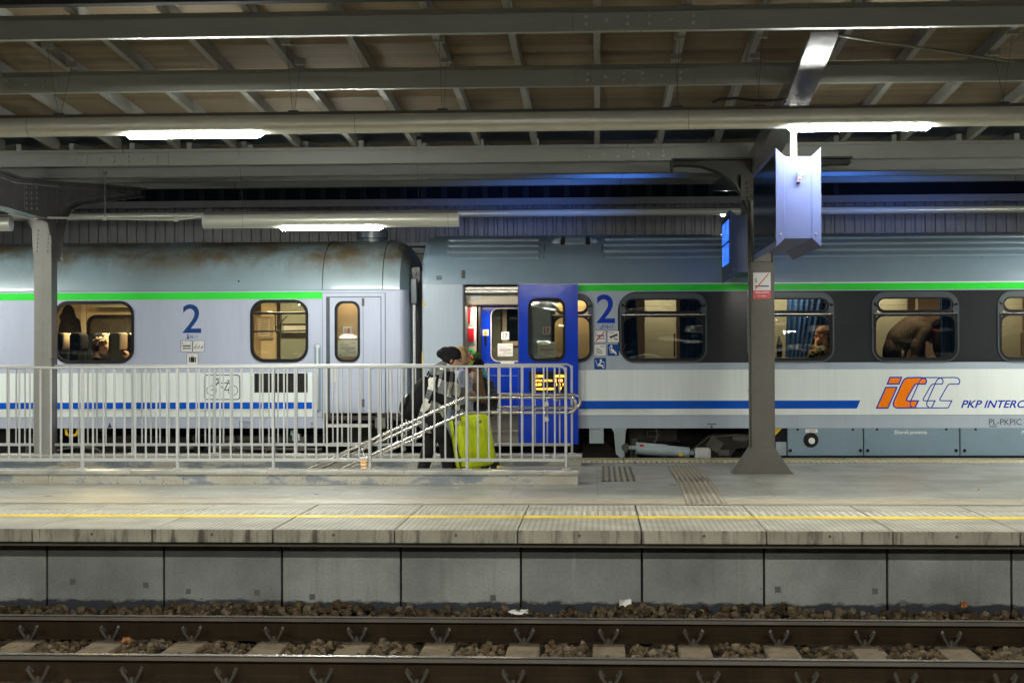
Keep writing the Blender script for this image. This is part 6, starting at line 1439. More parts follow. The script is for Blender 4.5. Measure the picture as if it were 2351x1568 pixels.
for hose, hr in (([at(X, Y, DY + .08) for X, Y in ((60, 1046), (62, 1025), (72, 1010), (90, 1000), (110, 996))], .02), ([at(X, Y, DY + .06) for X, Y in ((126, 1036), (150, 1030), (180, 1026), (220, 1030), (235, 1040))], .018), ([at(X, Y, DY + .06) for X, Y in ((228, 984), (236, 990), (243, 1000))], .012), ([at(X, Y, DY + .06) for X, Y in ((606, 1046), (612, 1034), (622, 1030), (634, 1036), (640, 1046))], .012)):
    b = MB(); b.tube(hose, hr, 10); b.build('brake_hose', 'pipe', LC, smooth=60)
# gangway with vertical post
b = MB(); b.box(XE + .11, XE + .23, DY + .5, DY + 2.3, LB, LT + .35); b.build('gangway_bellows', 'black', LC)
yg = DY + .28; b = MB(); b.tube([(wx(951, yg), yg, wz(842, 951, yg)), (wx(951, yg), yg, wz(700, 951, yg))], .021, 10); gp = b.build('gangway_post', 'stripwhite', LC, smooth=50)
b = MB(); b.rbox(wx(951, yg) - .045, wx(951, yg) + .045, yg - .05, yg + .05, wz(698, 951, yg), wz(640, 951, yg), .012, 2); b.tube([(wx(953, yg), yg - .03, wz(640, 951, yg)), (wx(957, yg), yg - .03, wz(625, 951, yg))], .012, 8); b.build('post_bracket', 'slate', gp)
# ------------------------------------------------------------------ people and their belongings
M['skin'] = pbr('skin', (.46, .25, .17), .5, var=.06, vs=6)
M['skindark'] = pbr('skin_tanned', (.30, .17, .11), .5, var=.06, vs=6)
M['blackcloth'] = pbr('black_cloth', (.013, .013, .015), .9, spec=.2, var=.3, vs=12, bump=.2, bs=80)
M['hoodgrey'] = pbr('hood_grey_cloth', (.16, .17, .18), .9, var=.15, vs=20, bump=.2)
k = NT('plaid_fleece'); k.set(.95, spec=.08)
_s = k.n('SeparateXYZ'); k.l(k.co(rot=(0, math.radians(-18), 0)), _s.inputs[0])
_wob = k.math('MULTIPLY', k.noise(5, detail=2), .05)
_a = k.math('FRACT', k.math('MULTIPLY', k.math('ADD', _s.outputs[2], _wob), 3.6)); _b = k.math('FRACT', k.math('MULTIPLY', k.math('ADD', _s.outputs[0], k.math('MULTIPLY', _s.outputs[1], .6)), 4.0))
_h = k.math('GREATER_THAN', _a, .42); _v = k.math('GREATER_THAN', _b, .42)
_sum = k.math('ADD', _h, _v); _q = k.math('MULTIPLY', _sum, .5)
_pc = k.ramp(_q, [(0, (.012, .012, .013)), (.3, (.19, .192, .195)), (.75, (.80, .76, .68))], 'CONSTANT')
k.base(k.mix(1, _pc, k.ramp(k.noise(70), [(.3, .6), (.7, 1.3)]), 'MULTIPLY')); k.bump(k.noise(90), .5, .006); M['plaid'] = k.m
M['coatblue'] = pbr('coat_grey_blue', (.36, .41, .52), .9, spec=.08, var=.18, vs=14, bump=.2)
M['puffer'] = pbr('puffer_black', (.012, .013, .016), .38, var=.2)
M['blonde'] = pbr('hair_blonde', (.42, .27, .12), .5, var=.3, vs=18, stretch=(3, 3, .5), bump=.4, bs=90)
M['ginger'] = pbr('hair_light_ginger', (.20, .105, .042), .5, var=.3, vs=18, stretch=(3, 3, .5), bump=.4, bs=90)
M['brownhair'] = pbr('hair_brown', (.075, .035, .015), .6, var=.35, vs=20, bump=.4, bs=90)
M['teal'] = pbr('scarf_teal', (.12, .42, .45), .8)
M['maroon'] = pbr('scarf_maroon', (.16, .01, .04), .8)
M['neon'] = pbr('patch_neon_yellow', (.62, .75, .03), .6)
M['pom'] = pbr('pompom_green', (.05, .15, .02), .9, var=.4, vs=30)
M['lime'] = pbr('suitcase_lime', (.60, .72, .008), .28, var=.04, coat=.3)
k = NT('sweater_knit'); k.set(.95, spec=.03)
_w = k.n('TexWave'); _w.bands_direction = 'X'; _w.inputs['Scale'].default_value = 15; _w.inputs['Distortion'].default_value = 1.2; k.l(k.co((1, .2, .35)), _w.inputs['Vector'])
k.base(k.mix(1, (.135, .118, .09), k.ramp(_w.outputs['Fac'], [(.2, .72), (.8, 1.12)]), 'MULTIPLY')); k.bump(_w.outputs['Fac'], .6, .01); M['sweater'] = k.m
M['belt'] = pbr('belt_leather', (.01, .008, .006), .5)
M['jeans'] = pbr('dark_trousers', (.022, .021, .022), .85, spec=.08, var=.2)
k = NT('camouflage'); k.set(.9, spec=.08); _n1 = k.noise(11, detail=2); k.base(k.ramp(_n1, [(0, (.016, .014, .01)), (.42, (.11, .13, .04)), (.52, (.34, .13, .035)), (.60, (.28, .24, .10)), (.68, (.018, .02, .012))], 'CONSTANT')); M['camo'] = k.m
M['orangecloth'] = pbr('orange_cloth', (.52, .17, .02), .8, spec=.08, var=.12)
M['coatdark'] = pbr('hanging_coat_cloth', (.018, .017, .016), .9, spec=.08, var=.3)
M['shoe'] = pbr('shoe_black', (.012, .012, .013), .5)
M['eye'] = pbr('eye_dark', (.02, .015, .012), .2); M['lip'] = pbr('lip', (.33, .12, .10), .5)

def head(mb, c, yaw, pitch=0.0, s=1.0):
    """skull, jaw, nose, ears into mb; facing +x rotated by yaw about z, pitched down by pitch. c: head centre (eye level)"""
    R = Matrix.Rotation(yaw, 3, 'Z') @ Matrix.Rotation(pitch, 3, 'Y'); c = Vector(c)
    P = lambda x, y, z: c + R @ (Vector((x, y, z)) * s)
    mb.ell(P(-.012, 0, .025), (.100 * s, .076 * s, .100 * s), R); mb.ell(P(.028, 0, -.045), (.062 * s, .058 * s, .078 * s), R)
    mb.ell(P(.048, 0, -.095), (.036 * s, .036 * s, .026 * s), R)
    mb.capsule(P(.082, 0, .008), .011 * s, P(.104, 0, -.030), .016 * s, 10); mb.ell(P(.082, 0, .022), (.016 * s, .05 * s, .014 * s), R)
    mb.ell(P(.088, 0, -.060), (.014 * s, .024 * s, .010 * s), R); mb.ell(P(.083, 0, -.078), (.014 * s, .022 * s, .009 * s), R)
    for q in (-1, 1): mb.ell(P(-.012, q * .078, -.012), (.020 * s, .012 * s, .032 * s), R)
    mb.capsule(P(-.025, 0, -.06), .052 * s, P(-.045, 0, -.17), .056 * s)
    return P, R
def face_bits(P, R, parent, s=1.0):
    b = MB()
    for q in (-1, 1): b.ell(P(.083, q * .033, .004), (.008 * s, .014 * s, .007 * s), R, 10, 6)
    b.build('eyes', 'eye', parent)
    b = MB(); b.ell(P(.093, 0, -.068), (.009 * s, .022 * s, .006 * s), R, 10, 6); b.build('lips', 'lip', parent)
def hand(mb, wrist, direction, palm_n, curl=.6, s=1.0):
    """palm, four fingers and a thumb; direction: along the fingers, palm_n: the side the fingers curl towards"""
    d = Vector(direction).normalized(); n = Vector(palm_n); n = (n - d * n.dot(d)).normalized(); sd = d.cross(n); w = Vector(wrist)
    Rm = Matrix((d, sd, n)).transposed(); mb.ell(w + d * .05 * s, (.058 * s, .042 * s, .018 * s), Rm, 12, 8); mb.capsule(w - d * .02 * s, .028 * s, w + d * .02 * s, .026 * s, 10)
    for i, L in enumerate((.070, .080, .076, .060)):
        p = w + d * .092 * s + sd * (.030 - .020 * i) * s; a = curl; q = p; dd = d
        for k_, f in enumerate((.42, .33, .25)):
            dd = (d * math.cos(a * (k_ + .6)) + n * math.sin(a * (k_ + .6))); r = q + dd * L * f * s; mb.capsule(q, .0105 * s, r, .0095 * s, 8, 3); q = r
    p = w + d * .03 * s + sd * .036 * s; q = p + (d * .6 + sd * .55 + n * .5).normalized() * .038 * s; mb.capsule(p, .013 * s, q, .0115 * s, 8, 3); mb.capsule(q, .0115 * s, q + (d * .8 + n * .6).normalized() * .03 * s, .010 * s, 8, 3)
def V(X, Y, y): return at(X, Y, y)

# --- man in beanie climbing the last steps, towing the suitcase
y0 = 18.35
hc = V(1041, 826, y0); neck = V(1027, 848, y0); chest = V(1014, 880, y0); hip = V(990, 955, y0)
shN, shF = V(1020, 858, y0 - .17), V(1027, 858, y0 + .17)
elN, wrN = V(1019, 918, y0 - .24), V(1055, 936, y0 - .06)
elF, wrF = V(1050, 905, y0 + .25), V(1066, 897, y0 + .3)
hN, hF = V(992, 955, y0 - .10), V(994, 955, y0 + .10)
kN, aN = V(1022, 1014, y0 - .11), V(1030, 1082, y0 - .10)
kF, aF = V(986, 1020, y0 + .11), V(969, 1086, y0 + .10)
b = MB(); P, R = head(b, hc, -.12, .18)
b.capsule(neck, .06, chest, .13); b.capsule(chest, .14, hip, .14)
for s_, e_, w_ in ((shN, elN, wrN), (shF, elF, wrF)): b.capsule(s_, .058, e_, .042); b.capsule(e_, .042, w_, .030)
for h_, k_, a_ in ((hN, kN, aN), (hF, kF, aF)): b.capsule(h_, .085, k_, .056); b.capsule(k_, .056, a_, .04); b.capsule(a_ + Vector((0, 0, -.04)), .035, a_ + Vector((.16, 0, -.06)), .03)
hand(b, wrN, V(1066, 934, y0 - .02) - wrN, (0, .3, -1), .75); hand(b, wrF, V(1075, 898, y0 + .3) - wrF, (0, .3, -1), .6)
man = blob(b, 'person', 'skin', None, .0085, 4); tag(man, 'person in black beanie and checked fleece jacket pulling the lime suitcase', 'person')
face_bits(P, R, man)
b = MB(); b.ell(P(-.030, 0, .060), (.116, .098, .098), R); b.ell(P(-.045, 0, .0), (.098, .096, .075), R); b.ell(P(-.110, 0, .055), (.085, .085, .085), R); b.ell(P(-.165, 0, .045), (.055, .06, .055), R); b.ell(P(.0, 0, .034), (.098, .092, .042), R)
o = blob(b, 'beanie', 'blackcloth', man, .009, 6)
b = MB(); b.capsule(V(1018, 852, y0), .125, V(1012, 880, y0), .165); b.capsule(V(1012, 880, y0 - .08), .135, V(996, 930, y0 - .07), .135); b.capsule(V(1012, 880, y0 + .08), .135, V(996, 930, y0 + .07), .135); b.capsule(V(996, 930, y0), .17, V(990, 962, y0), .175)
for s_, e_, w_ in ((shN, elN, wrN), (shF, elF, wrF)): b.capsule(s_, .088, e_, .072); b.capsule(e_, .072, e_ + (w_ - e_) * .86, .056)
for q in range(14):
    a_ = rnd.uniform(0, 6.3); b.ell(V(1005 + rnd.uniform(-14, 14), rnd.uniform(870, 950), y0 - .17), (.03, .02, .05))
blob(b, 'fleece_jacket', 'plaid', man, .014, 5)
b = MB(); b.capsule(V(1003, 848, y0 - .05), .07, V(1022, 846, y0 - .03), .06); b.capsule(V(1003, 848, y0 + .05), .07, V(1022, 846, y0 + .05), .06); b.ell(V(1001, 852, y0), (.09, .12, .06)); blob(b, 'hood', 'hoodgrey', man, .012, 6)
b = MB(); b.capsule(hip + Vector((0, 0, .02)), .145, hip + Vector((0, 0, -.06)), .14)
for h_, k_, a_ in ((hN, kN, aN), (hF, kF, aF)): b.capsule(h_, .112, k_, .086); b.capsule(k_, .086, a_ + Vector((0, 0, .0)), .072)
blob(b, 'trousers', 'jeans', man, .014, 5)
b = MB()
for a_ in (aN, aF): b.capsule(a_ + Vector((-.03, 0, -.05)), .052, a_ + Vector((.17, 0, -.07)), .044); b.capsule(a_, .056, a_ + Vector((0, 0, -.05)), .055)
blob(b, 'shoes', 'shoe', man, .012, 3)
# backpack on his back
t = thing('backpack', 'black backpack worn on the back of the person in the beanie', 'backpack', V(955, 960, y0 + .02))
ax = (V(985, 868, y0) - V(950, 955, y0)).normalized(); rot = ax.rotation_difference(Vector((0, 0, 1))).inverted().to_matrix()
c = V(962, 914, y0 + .02); b = MB(); b.ell(c, (.125, .17, .28), rot); b.ell(c - ax * .12 + Vector((-.03, 0, 0)), (.13, .17, .17), rot); blob(b, 'pack_body', 'blackcloth', t, .014, 4)
b = MB(); b.ell(c - ax * .10 + rot @ Vector((-.125, -.03, -.02)), (.06, .14, .13), rot); b.build('front_pocket', 'puffer', t, smooth=60)
b = MB(); b.tube([V(984, 868, y0 - .05), V(988, 858, y0 - .05), V(985, 852, y0 - .02), V(981, 862, y0)], .011, 8); b.tube([V(990, 864, y0 - .17), V(1005, 862, y0 - .25), V(1000, 890, y0 - .27), V(985, 925, y0 - .2)], .016, 8); b.build('strap', 'blackcloth', t, smooth=60)
# suitcase
sc = thing('suitcase', 'lime green hard shell suitcase tilted on its wheels behind the railing', 'suitcase', V(1085, 1082, 18.15))
C = V(1085, 1011, 18.15); Rs = Matrix.Rotation(math.radians(27), 3, 'Z') @ Matrix.Rotation(math.radians(-9), 3, 'Y')
def SL(x, y, z): return C + Rs @ Vector((x, y, z))
def sbox(b, x0, x1, y0_, y1_, z0, z1, r, seg=3): b.rbox(x0 + C.x, x1 + C.x, y0_ + C.y, y1_ + C.y, z0 + C.z, z1 + C.z, r, seg, rot=Rs, c=C)
b = MB(); sbox(b, -.215, .215, -.150, -.012, -.315, .315, .045, 4); sbox(b, -.215, .215, .012, .15, -.315, .315, .045, 4)
for xx in (-.10, .0, .10): sbox(b, xx - .022, xx + .022, -.156, -.14, -.25, .25, .007, 2)
b.build('shell', 'lime', sc, smooth=40)
b = MB(); sbox(b, -.21, .21, -.012, .012, -.31, .31, .008, 2); b.build('zip_seam', 'blackcloth', sc)
b = MB(); b.tube([SL(-.12, .12, .31), SL(-.12, .12, .40)], .011, 8); b.tube([SL(.0, .12, .31), SL(.0, .12, .40)], .011, 8); b.capsule(SL(-.14, .12, .41), .017, SL(.02, .12, .41), .017, 10, 3); b.build('pull_handle', 'shoe', sc, smooth=50)
for xx in (-.17, .17):
    for yy in (-.11, .11): b = MB(); b.cyl(SL(xx, yy - .018, -.345), SL(xx, yy + .018, -.345), .034, 16); sbox(b, xx - .03, xx + .03, yy - .03, yy + .03, -.33, -.30, .008, 2); b.build('wheel', 'shoe', sc, smooth=40)
b = MB()
for x_, z_ in ((-.2, -.3), (.2, -.3), (-.2, .3), (.2, .3)): sbox(b, x_ - .035, x_ + .035, -.154, -.09, z_ - .03, z_ + .03, .014, 2)
for z_ in (.2, -.18): sbox(b, -.222, -.205, -.09, -.05, z_ - .035, z_ + .035, .006, 2)
b.build('corner_guard', 'shoe', sc, smooth=40)
b = MB(); b.cyl(SL(.07, -.158, .22), SL(.07, -.148, .22), .018, 14); b.build('badge', 'stainless', sc)
# --- woman in the grey-blue coat
y1 = 18.95
hc = V(1062, 818, y1); b = MB(); P, R = head(b, hc, .35, .05, .95)
b.capsule(V(1055, 842, y1), .055, V(1055, 870, y1), .12); b.capsule(V(1055, 870, y1), .13, V(1052, 960, y1), .14)
sh, el, wr = V(1062, 862, y1 - .15), V(1066, 902, y1 - .2), V(1074, 905, y1 - .12); sh2, el2, wr2 = V(1050, 862, y1 + .17), V(1050, 905, y1 + .2), V(1060, 935, y1 + .2)
for s_, e_, w_ in ((sh, el, wr), (sh2, el2, wr2)): b.capsule(s_, .05, e_, .04); b.capsule(e_, .04, w_, .028)
hand(b, wr, (.6, .2, -.5), (.2, .6, -.2), .6, .95); hand(b, wr2, (.3, 0, -1), (0, -1, 0), .5, .95)
for s_ in (-.09, .09): h_ = V(1052, 958, y1 + s_); b.capsule(h_, .085, Vector((h_.x, h_.y, .48)), .055); b.capsule(Vector((h_.x, h_.y, .48)), .055, Vector((h_.x - .02, h_.y, .09)), .04); b.capsule(Vector((h_.x - .02, h_.y, .05)), .035, Vector((h_.x + .12, h_.y, .035)), .03)
wom = blob(b, 'person', 'skin', None, .009, 4); tag(wom, 'person with blonde bob and grey blue coat, half hidden by the one in the beanie', 'person'); face_bits(P, R, wom, .95)
b = MB(); b.ell(P(-.035, 0, .035), (.105, .092, .098), R)
for q in range(16):
    a_ = math.radians(60 + q * 16); st_ = P(-.03 + .075 * math.cos(a_), .085 * math.sin(a_), .04); en = P(-.035 + .088 * math.cos(a_), .096 * math.sin(a_), -.085 - .012 * (q % 3)); b.capsule(st_, .022, en, .015, 8, 3)
blob(b, 'hair', 'blonde', wom, .009, 2)
b = MB(); b.capsule(V(1055, 856, y1), .12, V(1055, 880, y1), .165); b.capsule(V(1055, 880, y1), .165, V(1052, 985, y1), .20)
for s_, e_, w_ in ((sh, el, wr), (sh2, el2, wr2)): b.capsule(s_, .075, e_, .066); b.capsule(e_, .066, e_ + (w_ - e_) * .75, .056)
blob(b, 'coat', 'coatblue', wom, .014, 4)
b = MB(); b.capsule(V(1062, 846, y1 - .04), .05, V(1075, 848, y1), .05); b.capsule(V(1050, 846, y1), .06, V(1062, 848, y1 + .06), .05); blob(b, 'scarf', 'maroon', wom, .010, 4)
b = MB()
for s_ in (-.09, .09): h_ = V(1052, 975, y1 + s_); b.capsule(h_, .10, Vector((h_.x, h_.y, .48)), .07); b.capsule(Vector((h_.x, h_.y, .48)), .07, Vector((h_.x - .02, h_.y, .1)), .055); b.capsule(Vector((h_.x - .03, h_.y, .05)), .048, Vector((h_.x + .13, h_.y, .042)), .04)
blob(b, 'trousers', 'jeans', wom, .013, 4)
# --- child with pompom hat, back to the camera
y2 = 19.3
hc = V(1095, 846, y2); b = MB(); P, R = head(b, hc, 1.2, .0, .93)
b.capsule(V(1095, 866, y2), .05, V(1095, 885, y2), .10); b.capsule(V(1095, 885, y2), .12, V(1094, 955, y2), .13)
arms = []
for s_ in (-1, 1):
    sh, el, wr = V(1095, 880, y2) + Vector((s_ * .15, 0, 0)), V(1095, 915, y2) + Vector((s_ * .21, .02, 0)), V(1095, 945, y2) + Vector((s_ * .17, .1, 0)); arms.append((sh, el, wr)); b.capsule(sh, .045, el, .037); b.capsule(el, .037, wr, .026); hand(b, wr, (0, .5, -.8), (0, 1, 0), .6, .85)
    h_ = V(1094, 955, y2) + Vector((s_ * .085, 0, 0)); b.capsule(h_, .075, Vector((h_.x, h_.y, .40)), .05); b.capsule(Vector((h_.x, h_.y, .40)), .05, Vector((h_.x, h_.y, .08)), .036); b.capsule(Vector((h_.x, h_.y, .05)), .034, Vector((h_.x + .04, h_.y + .12, .035)), .03)
kid = blob(b, 'person', 'skin', None, .009, 4); tag(kid, 'child in black pompom hat with long fair hair and dark puffer jacket', 'child'); face_bits(P, R, kid, .93)
b = MB(); b.ell(P(-.008, 0, .05), (.106, .092, .095), R); b.ell(P(-.008, 0, .035), (.11, .097, .045), R); hat = blob(b, 'hat', 'blackcloth', kid, .009, 4)
b = MB(); r_ = random.Random(4); pc = P(-.01, 0, .165)
for q in range(70):
    d_ = Vector((r_.gauss(0, 1), r_.gauss(0, 1), r_.gauss(0, 1))).normalized(); b.capsule(pc + d_ * .02, .011, pc + d_ * .055, .006, 5, 2)
b.build('pompom', 'pom', hat)
p = V(1083, 834, y2 - .1); b = MB(); b.rbox(p.x - .045, p.x + .045, p.y - .006, p.y + .03, p.z - .035, p.z + .035, .005, 2, rot=Matrix.Rotation(.4, 3, 'Y') @ Matrix.Rotation(.5, 3, 'Z')); b.build('neon_patch', 'neon', hat)
b = MB()
for q in range(22):
    u = q / 21; st_ = V(1087 + 17 * u, 856, y2 - .085 + .05 * abs(u - .5)); mid = V(1086 + 22 * u, 880 + 6 * (q % 2), y2 - .145); en = V(1090 + 24 * u + 3 * math.sin(q), 905 + 14 * u + 5 * (q % 3), y2 - .15); b.capsule(st_, .020, mid, .020, 7, 3); b.capsule(mid, .020, en, .008, 7, 3)
blob(b, 'hair', 'ginger', kid, .008, 2)
b = MB()
for q in range(7): Y = 874 + q * 13; b.ell(V(1095, Y, y2), (.17 + .008 * q, .15 + .006 * q, .055))
for sh, el, wr in arms:
    for q in range(8): b.ell(sh + (el - sh) * (q / 4) if q < 4 else el + (wr - el) * ((q - 4) / 4), (.07, .07, .048))
blob(b, 'puffer_jacket', 'puffer', kid, .011, 3)
b = MB(); b.capsule(V(1104, 848, y2 + .02), .045, V(1113, 860, y2 + .02), .04); b.capsule(V(1104, 860, y2 + .06), .05, V(1112, 872, y2 + .05), .03); blob(b, 'teal_scarf', 'teal', kid, .010, 4)
b = MB()
for s_ in (-1, 1): h_ = V(1094, 960, y2) + Vector((s_ * .085, 0, 0)); b.capsule(h_, .09, Vector((h_.x, h_.y, .4)), .065); b.capsule(Vector((h_.x, h_.y, .4)), .065, Vector((h_.x, h_.y, .1)), .05); b.capsule(Vector((h_.x, h_.y - .02, .05)), .045, Vector((h_.x + .04, h_.y + .13, .042)), .038)
blob(b, 'trousers', 'jeans', kid, .013, 3)

# --- passenger with headphones and phone, left coach
y3 = DY + .55
hc = V(231.5, 799, y3); b = MB(); P, R = head(b, hc, -.12, .16, 1.02)
ch = V(222, 845, y3); b.capsule(V(226, 826, y3), .06, ch, .12); b.capsule(ch, .14, Vector((ch.x - .03, y3, IZ + .58)), .14)
sh, el, wr = ch + Vector((.02, -.16, .03)), V(252, 838, y3 - .22), V(255.5, 827, y3 - .08); shb, elb, wrb = ch + Vector((.02, .16, .03)), V(246, 850, y3 + .2), V(258, 829, y3 + .05)
for s_, e_, w_ in ((sh, el, wr), (shb, elb, wrb)): b.capsule(s_, .055, e_, .042); b.capsule(e_, .042, w_, .028)
hand(b, wr, (.8, .15, .5), (.1, .8, .5), .75); hand(b, wrb, (.7, -.2, .5), (.1, -.8, .5), .75)
pel = Vector((ch.x - .03, y3, IZ + .60))
for s_ in (-.1, .1): b.capsule(pel + Vector((0, s_, 0)), .085, pel + Vector((.42, s_, .02)), .06); b.capsule(pel + Vector((.42, s_, .02)), .058, Vector((pel.x + .42, y3 + s_, IZ + .08)), .04); b.capsule(Vector((pel.x + .42, y3 + s_, IZ + .05)), .035, Vector((pel.x + .56, y3 + s_, IZ + .04)), .03)
rd = blob(b, 'person', 'skin', None, .009, 4); tag(rd, 'passenger with headphones looking at a phone behind the left coach window', 'person'); face_bits(P, R, rd)
b = MB(); b.ell(P(-.03, 0, .05), (.112, .09, .092), R); b.ell(P(-.075, 0, -.01), (.06, .078, .07), R)
for q in range(26): a_ = q * 2.4; rr_ = (q / 26) ** .5; v = P(-.025 + .10 * rr_ * math.cos(a_), .08 * rr_ * math.sin(a_), .14 - .06 * rr_ * rr_); b.capsule(v, .024, v + R @ Vector((.03 * math.cos(a_ * 1.7), .03 * math.sin(a_), .012)), .012, 6, 2)
blob(b, 'hair', 'brownhair', rd, .008, 2)
b = MB(); b.ell(P(.045, 0, -.09), (.05, .05, .038), R); b.ell(P(.02, 0, -.07), (.05, .062, .03), R); blob(b, 'beard', 'brownhair', rd, .007, 2)
b = MB(); pts = [P(-.02 , .09 * math.cos(math.radians(a)), .02 + .135 * math.sin(math.radians(a))) for a in range(0, 181, 15)]; b.tube(pts, .012, 8)
hp = b.build('headphones', 'headrest', rd, smooth=60); b = MB()
for q in (-1, 1): b.ell(P(-.015, q * .095, -.01), (.038, .024, .048), R)
b.build('ear_cushion', 'blackcloth', hp, smooth=60)
b = MB(); b.capsule(ch + Vector((.0, 0, .04)), .13, ch + Vector((-.02, 0, -.12)), .18); b.capsule(ch + Vector((-.02, 0, -.1)), .18, pel + Vector((0, 0, .03)), .17)
for s_, e_, w_ in ((sh, el, wr), (shb, elb, wrb)): b.capsule(s_, .085, e_, .068); b.capsule(e_, .068, e_ + (w_ - e_) * .72, .055)
blob(b, 'jacket', 'coatdark', rd, .014, 4)
b = MB()
for s_ in (-.1, .1): b.capsule(pel + Vector((0, s_, 0)), .10, pel + Vector((.42, s_, .02)), .078); b.capsule(pel + Vector((.42, s_, .02)), .075, Vector((pel.x + .42, y3 + s_, IZ + .1)), .06)
blob(b, 'trousers', 'jeans', rd, .014, 3)
p = V(263, 816, y3 - .02); b = MB(); b.rbox(p.x - .006, p.x + .006, p.y - .038, p.y + .038, p.z - .075, p.z + .075, .004, 2, rot=Matrix.Rotation(.22, 3, 'Y'), c=p); ph = b.build('phone', 'frameblk'); tag(ph, 'dark phone held up by the passenger with headphones', 'phone')
b = MB(); b.box(p.x - .0085, p.x - .0065, p.y - .034, p.y + .034, p.z - .068, p.z + .068, rot=Matrix.Rotation(.22, 3, 'Y'), c=p); b.build('phone_screen', 'placard', ph)
# orange sleeve passenger at the window's right edge
y4 = DY + .6; b = MB(); hc = V(326, 800, y4); P, R = head(b, hc, math.pi + .1, .1); ch = V(318, 846, y4); b.capsule(hc + Vector((.03, 0, -.12)), .055, ch, .12); b.capsule(ch, .14, Vector((ch.x + .06, y4, IZ + .6)), .14)
sh, el, wr = ch + Vector((-.02, -.15, .02)), V(302, 842, y4 - .16), V(296, 825, y4 - .12); b.capsule(sh, .05, el, .042); b.capsule(el, .042, wr, .028); hand(b, wr, (-.3, .1, 1), (-.6, .3, 0), .6)
for s_ in (-.1, .1): b.capsule(Vector((ch.x + .06, y4 + s_, IZ + .6)), .09, Vector((ch.x - .3, y4 + s_, IZ + .6)), .07); b.capsule(Vector((ch.x - .3, y4 + s_, IZ + .6)), .06, Vector((ch.x - .3, y4 + s_, IZ + .06)), .045)
og = blob(b, 'person', 'skin', None, .01, 4); tag(og, 'passenger in orange top half hidden by the edge of the left coach window', 'person'); face_bits(P, R, og)
b = MB(); b.capsule(ch + Vector((.0, 0, .03)), .13, Vector((ch.x + .06, y4, IZ + .6)), .18); b.capsule(sh, .085, el, .072); b.capsule(el, .072, el + (wr - el) * .72, .056); blob(b, 'orange_top', 'orangecloth', og, .013, 4)
b = MB(); b.ell(P(-.03, 0, .05), (.112, .09, .092), R); b.ell(P(-.07, 0, -.01), (.06, .08, .08), R); blob(b, 'hair', 'brownhair', og, .009, 2)
# hanging coat
yh = wb - .12; b = MB()
b.ell(V(157, 722, yh), (.10, .10, .16)); b.capsule(V(158, 730, yh), .12, V(160, 752, yh), .16); b.capsule(V(160, 752, yh), .17, V(160, 795, yh), .20); b.capsule(V(172, 742, yh), .09, V(177, 775, yh), .08); b.ell(V(149, 728, yh - .06), (.09, .06, .07))
o = blob(b, 'hanging_coat', 'coatdark', None, .014, 5); tag(o, 'dark hooded coat hanging on the beige wall inside the left coach', 'coat')

# --- camouflage passenger, right coach
y5 = DY + .42
hc = V(1886, 770, y5); b = MB(); P, R = head(b, hc, math.pi - .15, .12, .96)
ch = V(1891, 812, y5); b.capsule(V(1893, 795, y5), .058, ch, .12); b.capsule(ch, .14, Vector((ch.x + .05, y5, IZ0 + .5)), .14)
sh, el, wr = ch + Vector((-.03, -.15, .03)), V(1866, 818, y5 - .18), V(1873, 795, y5 - .06); shb, elb = ch + Vector((0, .16, .02)), V(1888, 835, y5 + .2)
b.capsule(sh, .055, el, .045); b.capsule(el, .045, wr, .03); b.capsule(shb, .055, elb, .045); wb_ = elb + Vector((-.22, 0, -.03)); b.capsule(elb, .045, wb_, .03); hand(b, wr, (.1, .1, 1), (.9, .3, .1), 1.35, .95); hand(b, wb_, (-1, 0, 0), (0, 0, -1), .6, .95)
pel = Vector((ch.x + .05, y5, IZ0 + .53))
for s_ in (-.1, .1): b.capsule(pel + Vector((0, s_, 0)), .09, pel + Vector((-.42, s_, .02)), .065); b.capsule(pel + Vector((-.42, s_, .02)), .06, Vector((pel.x - .42, y5 + s_, IZ0 + .08)), .042)
cm = blob(b, 'person', 'skin', None, .008, 4); tag(cm, 'seated passenger in camouflage jacket resting chin on a fist by the curtain', 'person'); face_bits(P, R, cm, .96)
b = MB(); b.ell(P(-.028, 0, .052), (.106, .083, .088), R); blob(b, 'hair', 'ginger', cm, .008, 2)
b = MB(); b.capsule(ch + Vector((0, 0, .02)), .13, ch + Vector((.02, 0, -.14)), .18); b.capsule(ch + Vector((.02, 0, -.14)), .18, pel, .17); b.capsule(sh, .09, el, .075); b.capsule(el, .075, el + (wr - el) * .7, .06); b.capsule(shb, .085, elb, .07); b.capsule(elb, .07, elb + (wb_ - elb) * .8, .055); blob(b, 'camouflage_jacket', 'camo', cm, .013, 4)
b = MB()
for s_ in (-.1, .1): b.capsule(pel + Vector((0, s_, 0)), .105, pel + Vector((-.42, s_, .02)), .08); b.capsule(pel + Vector((-.42, s_, .02)), .08, Vector((pel.x - .42, y5 + s_, IZ0 + .08)), .06)
blob(b, 'trousers', 'camo', cm, .014, 3)
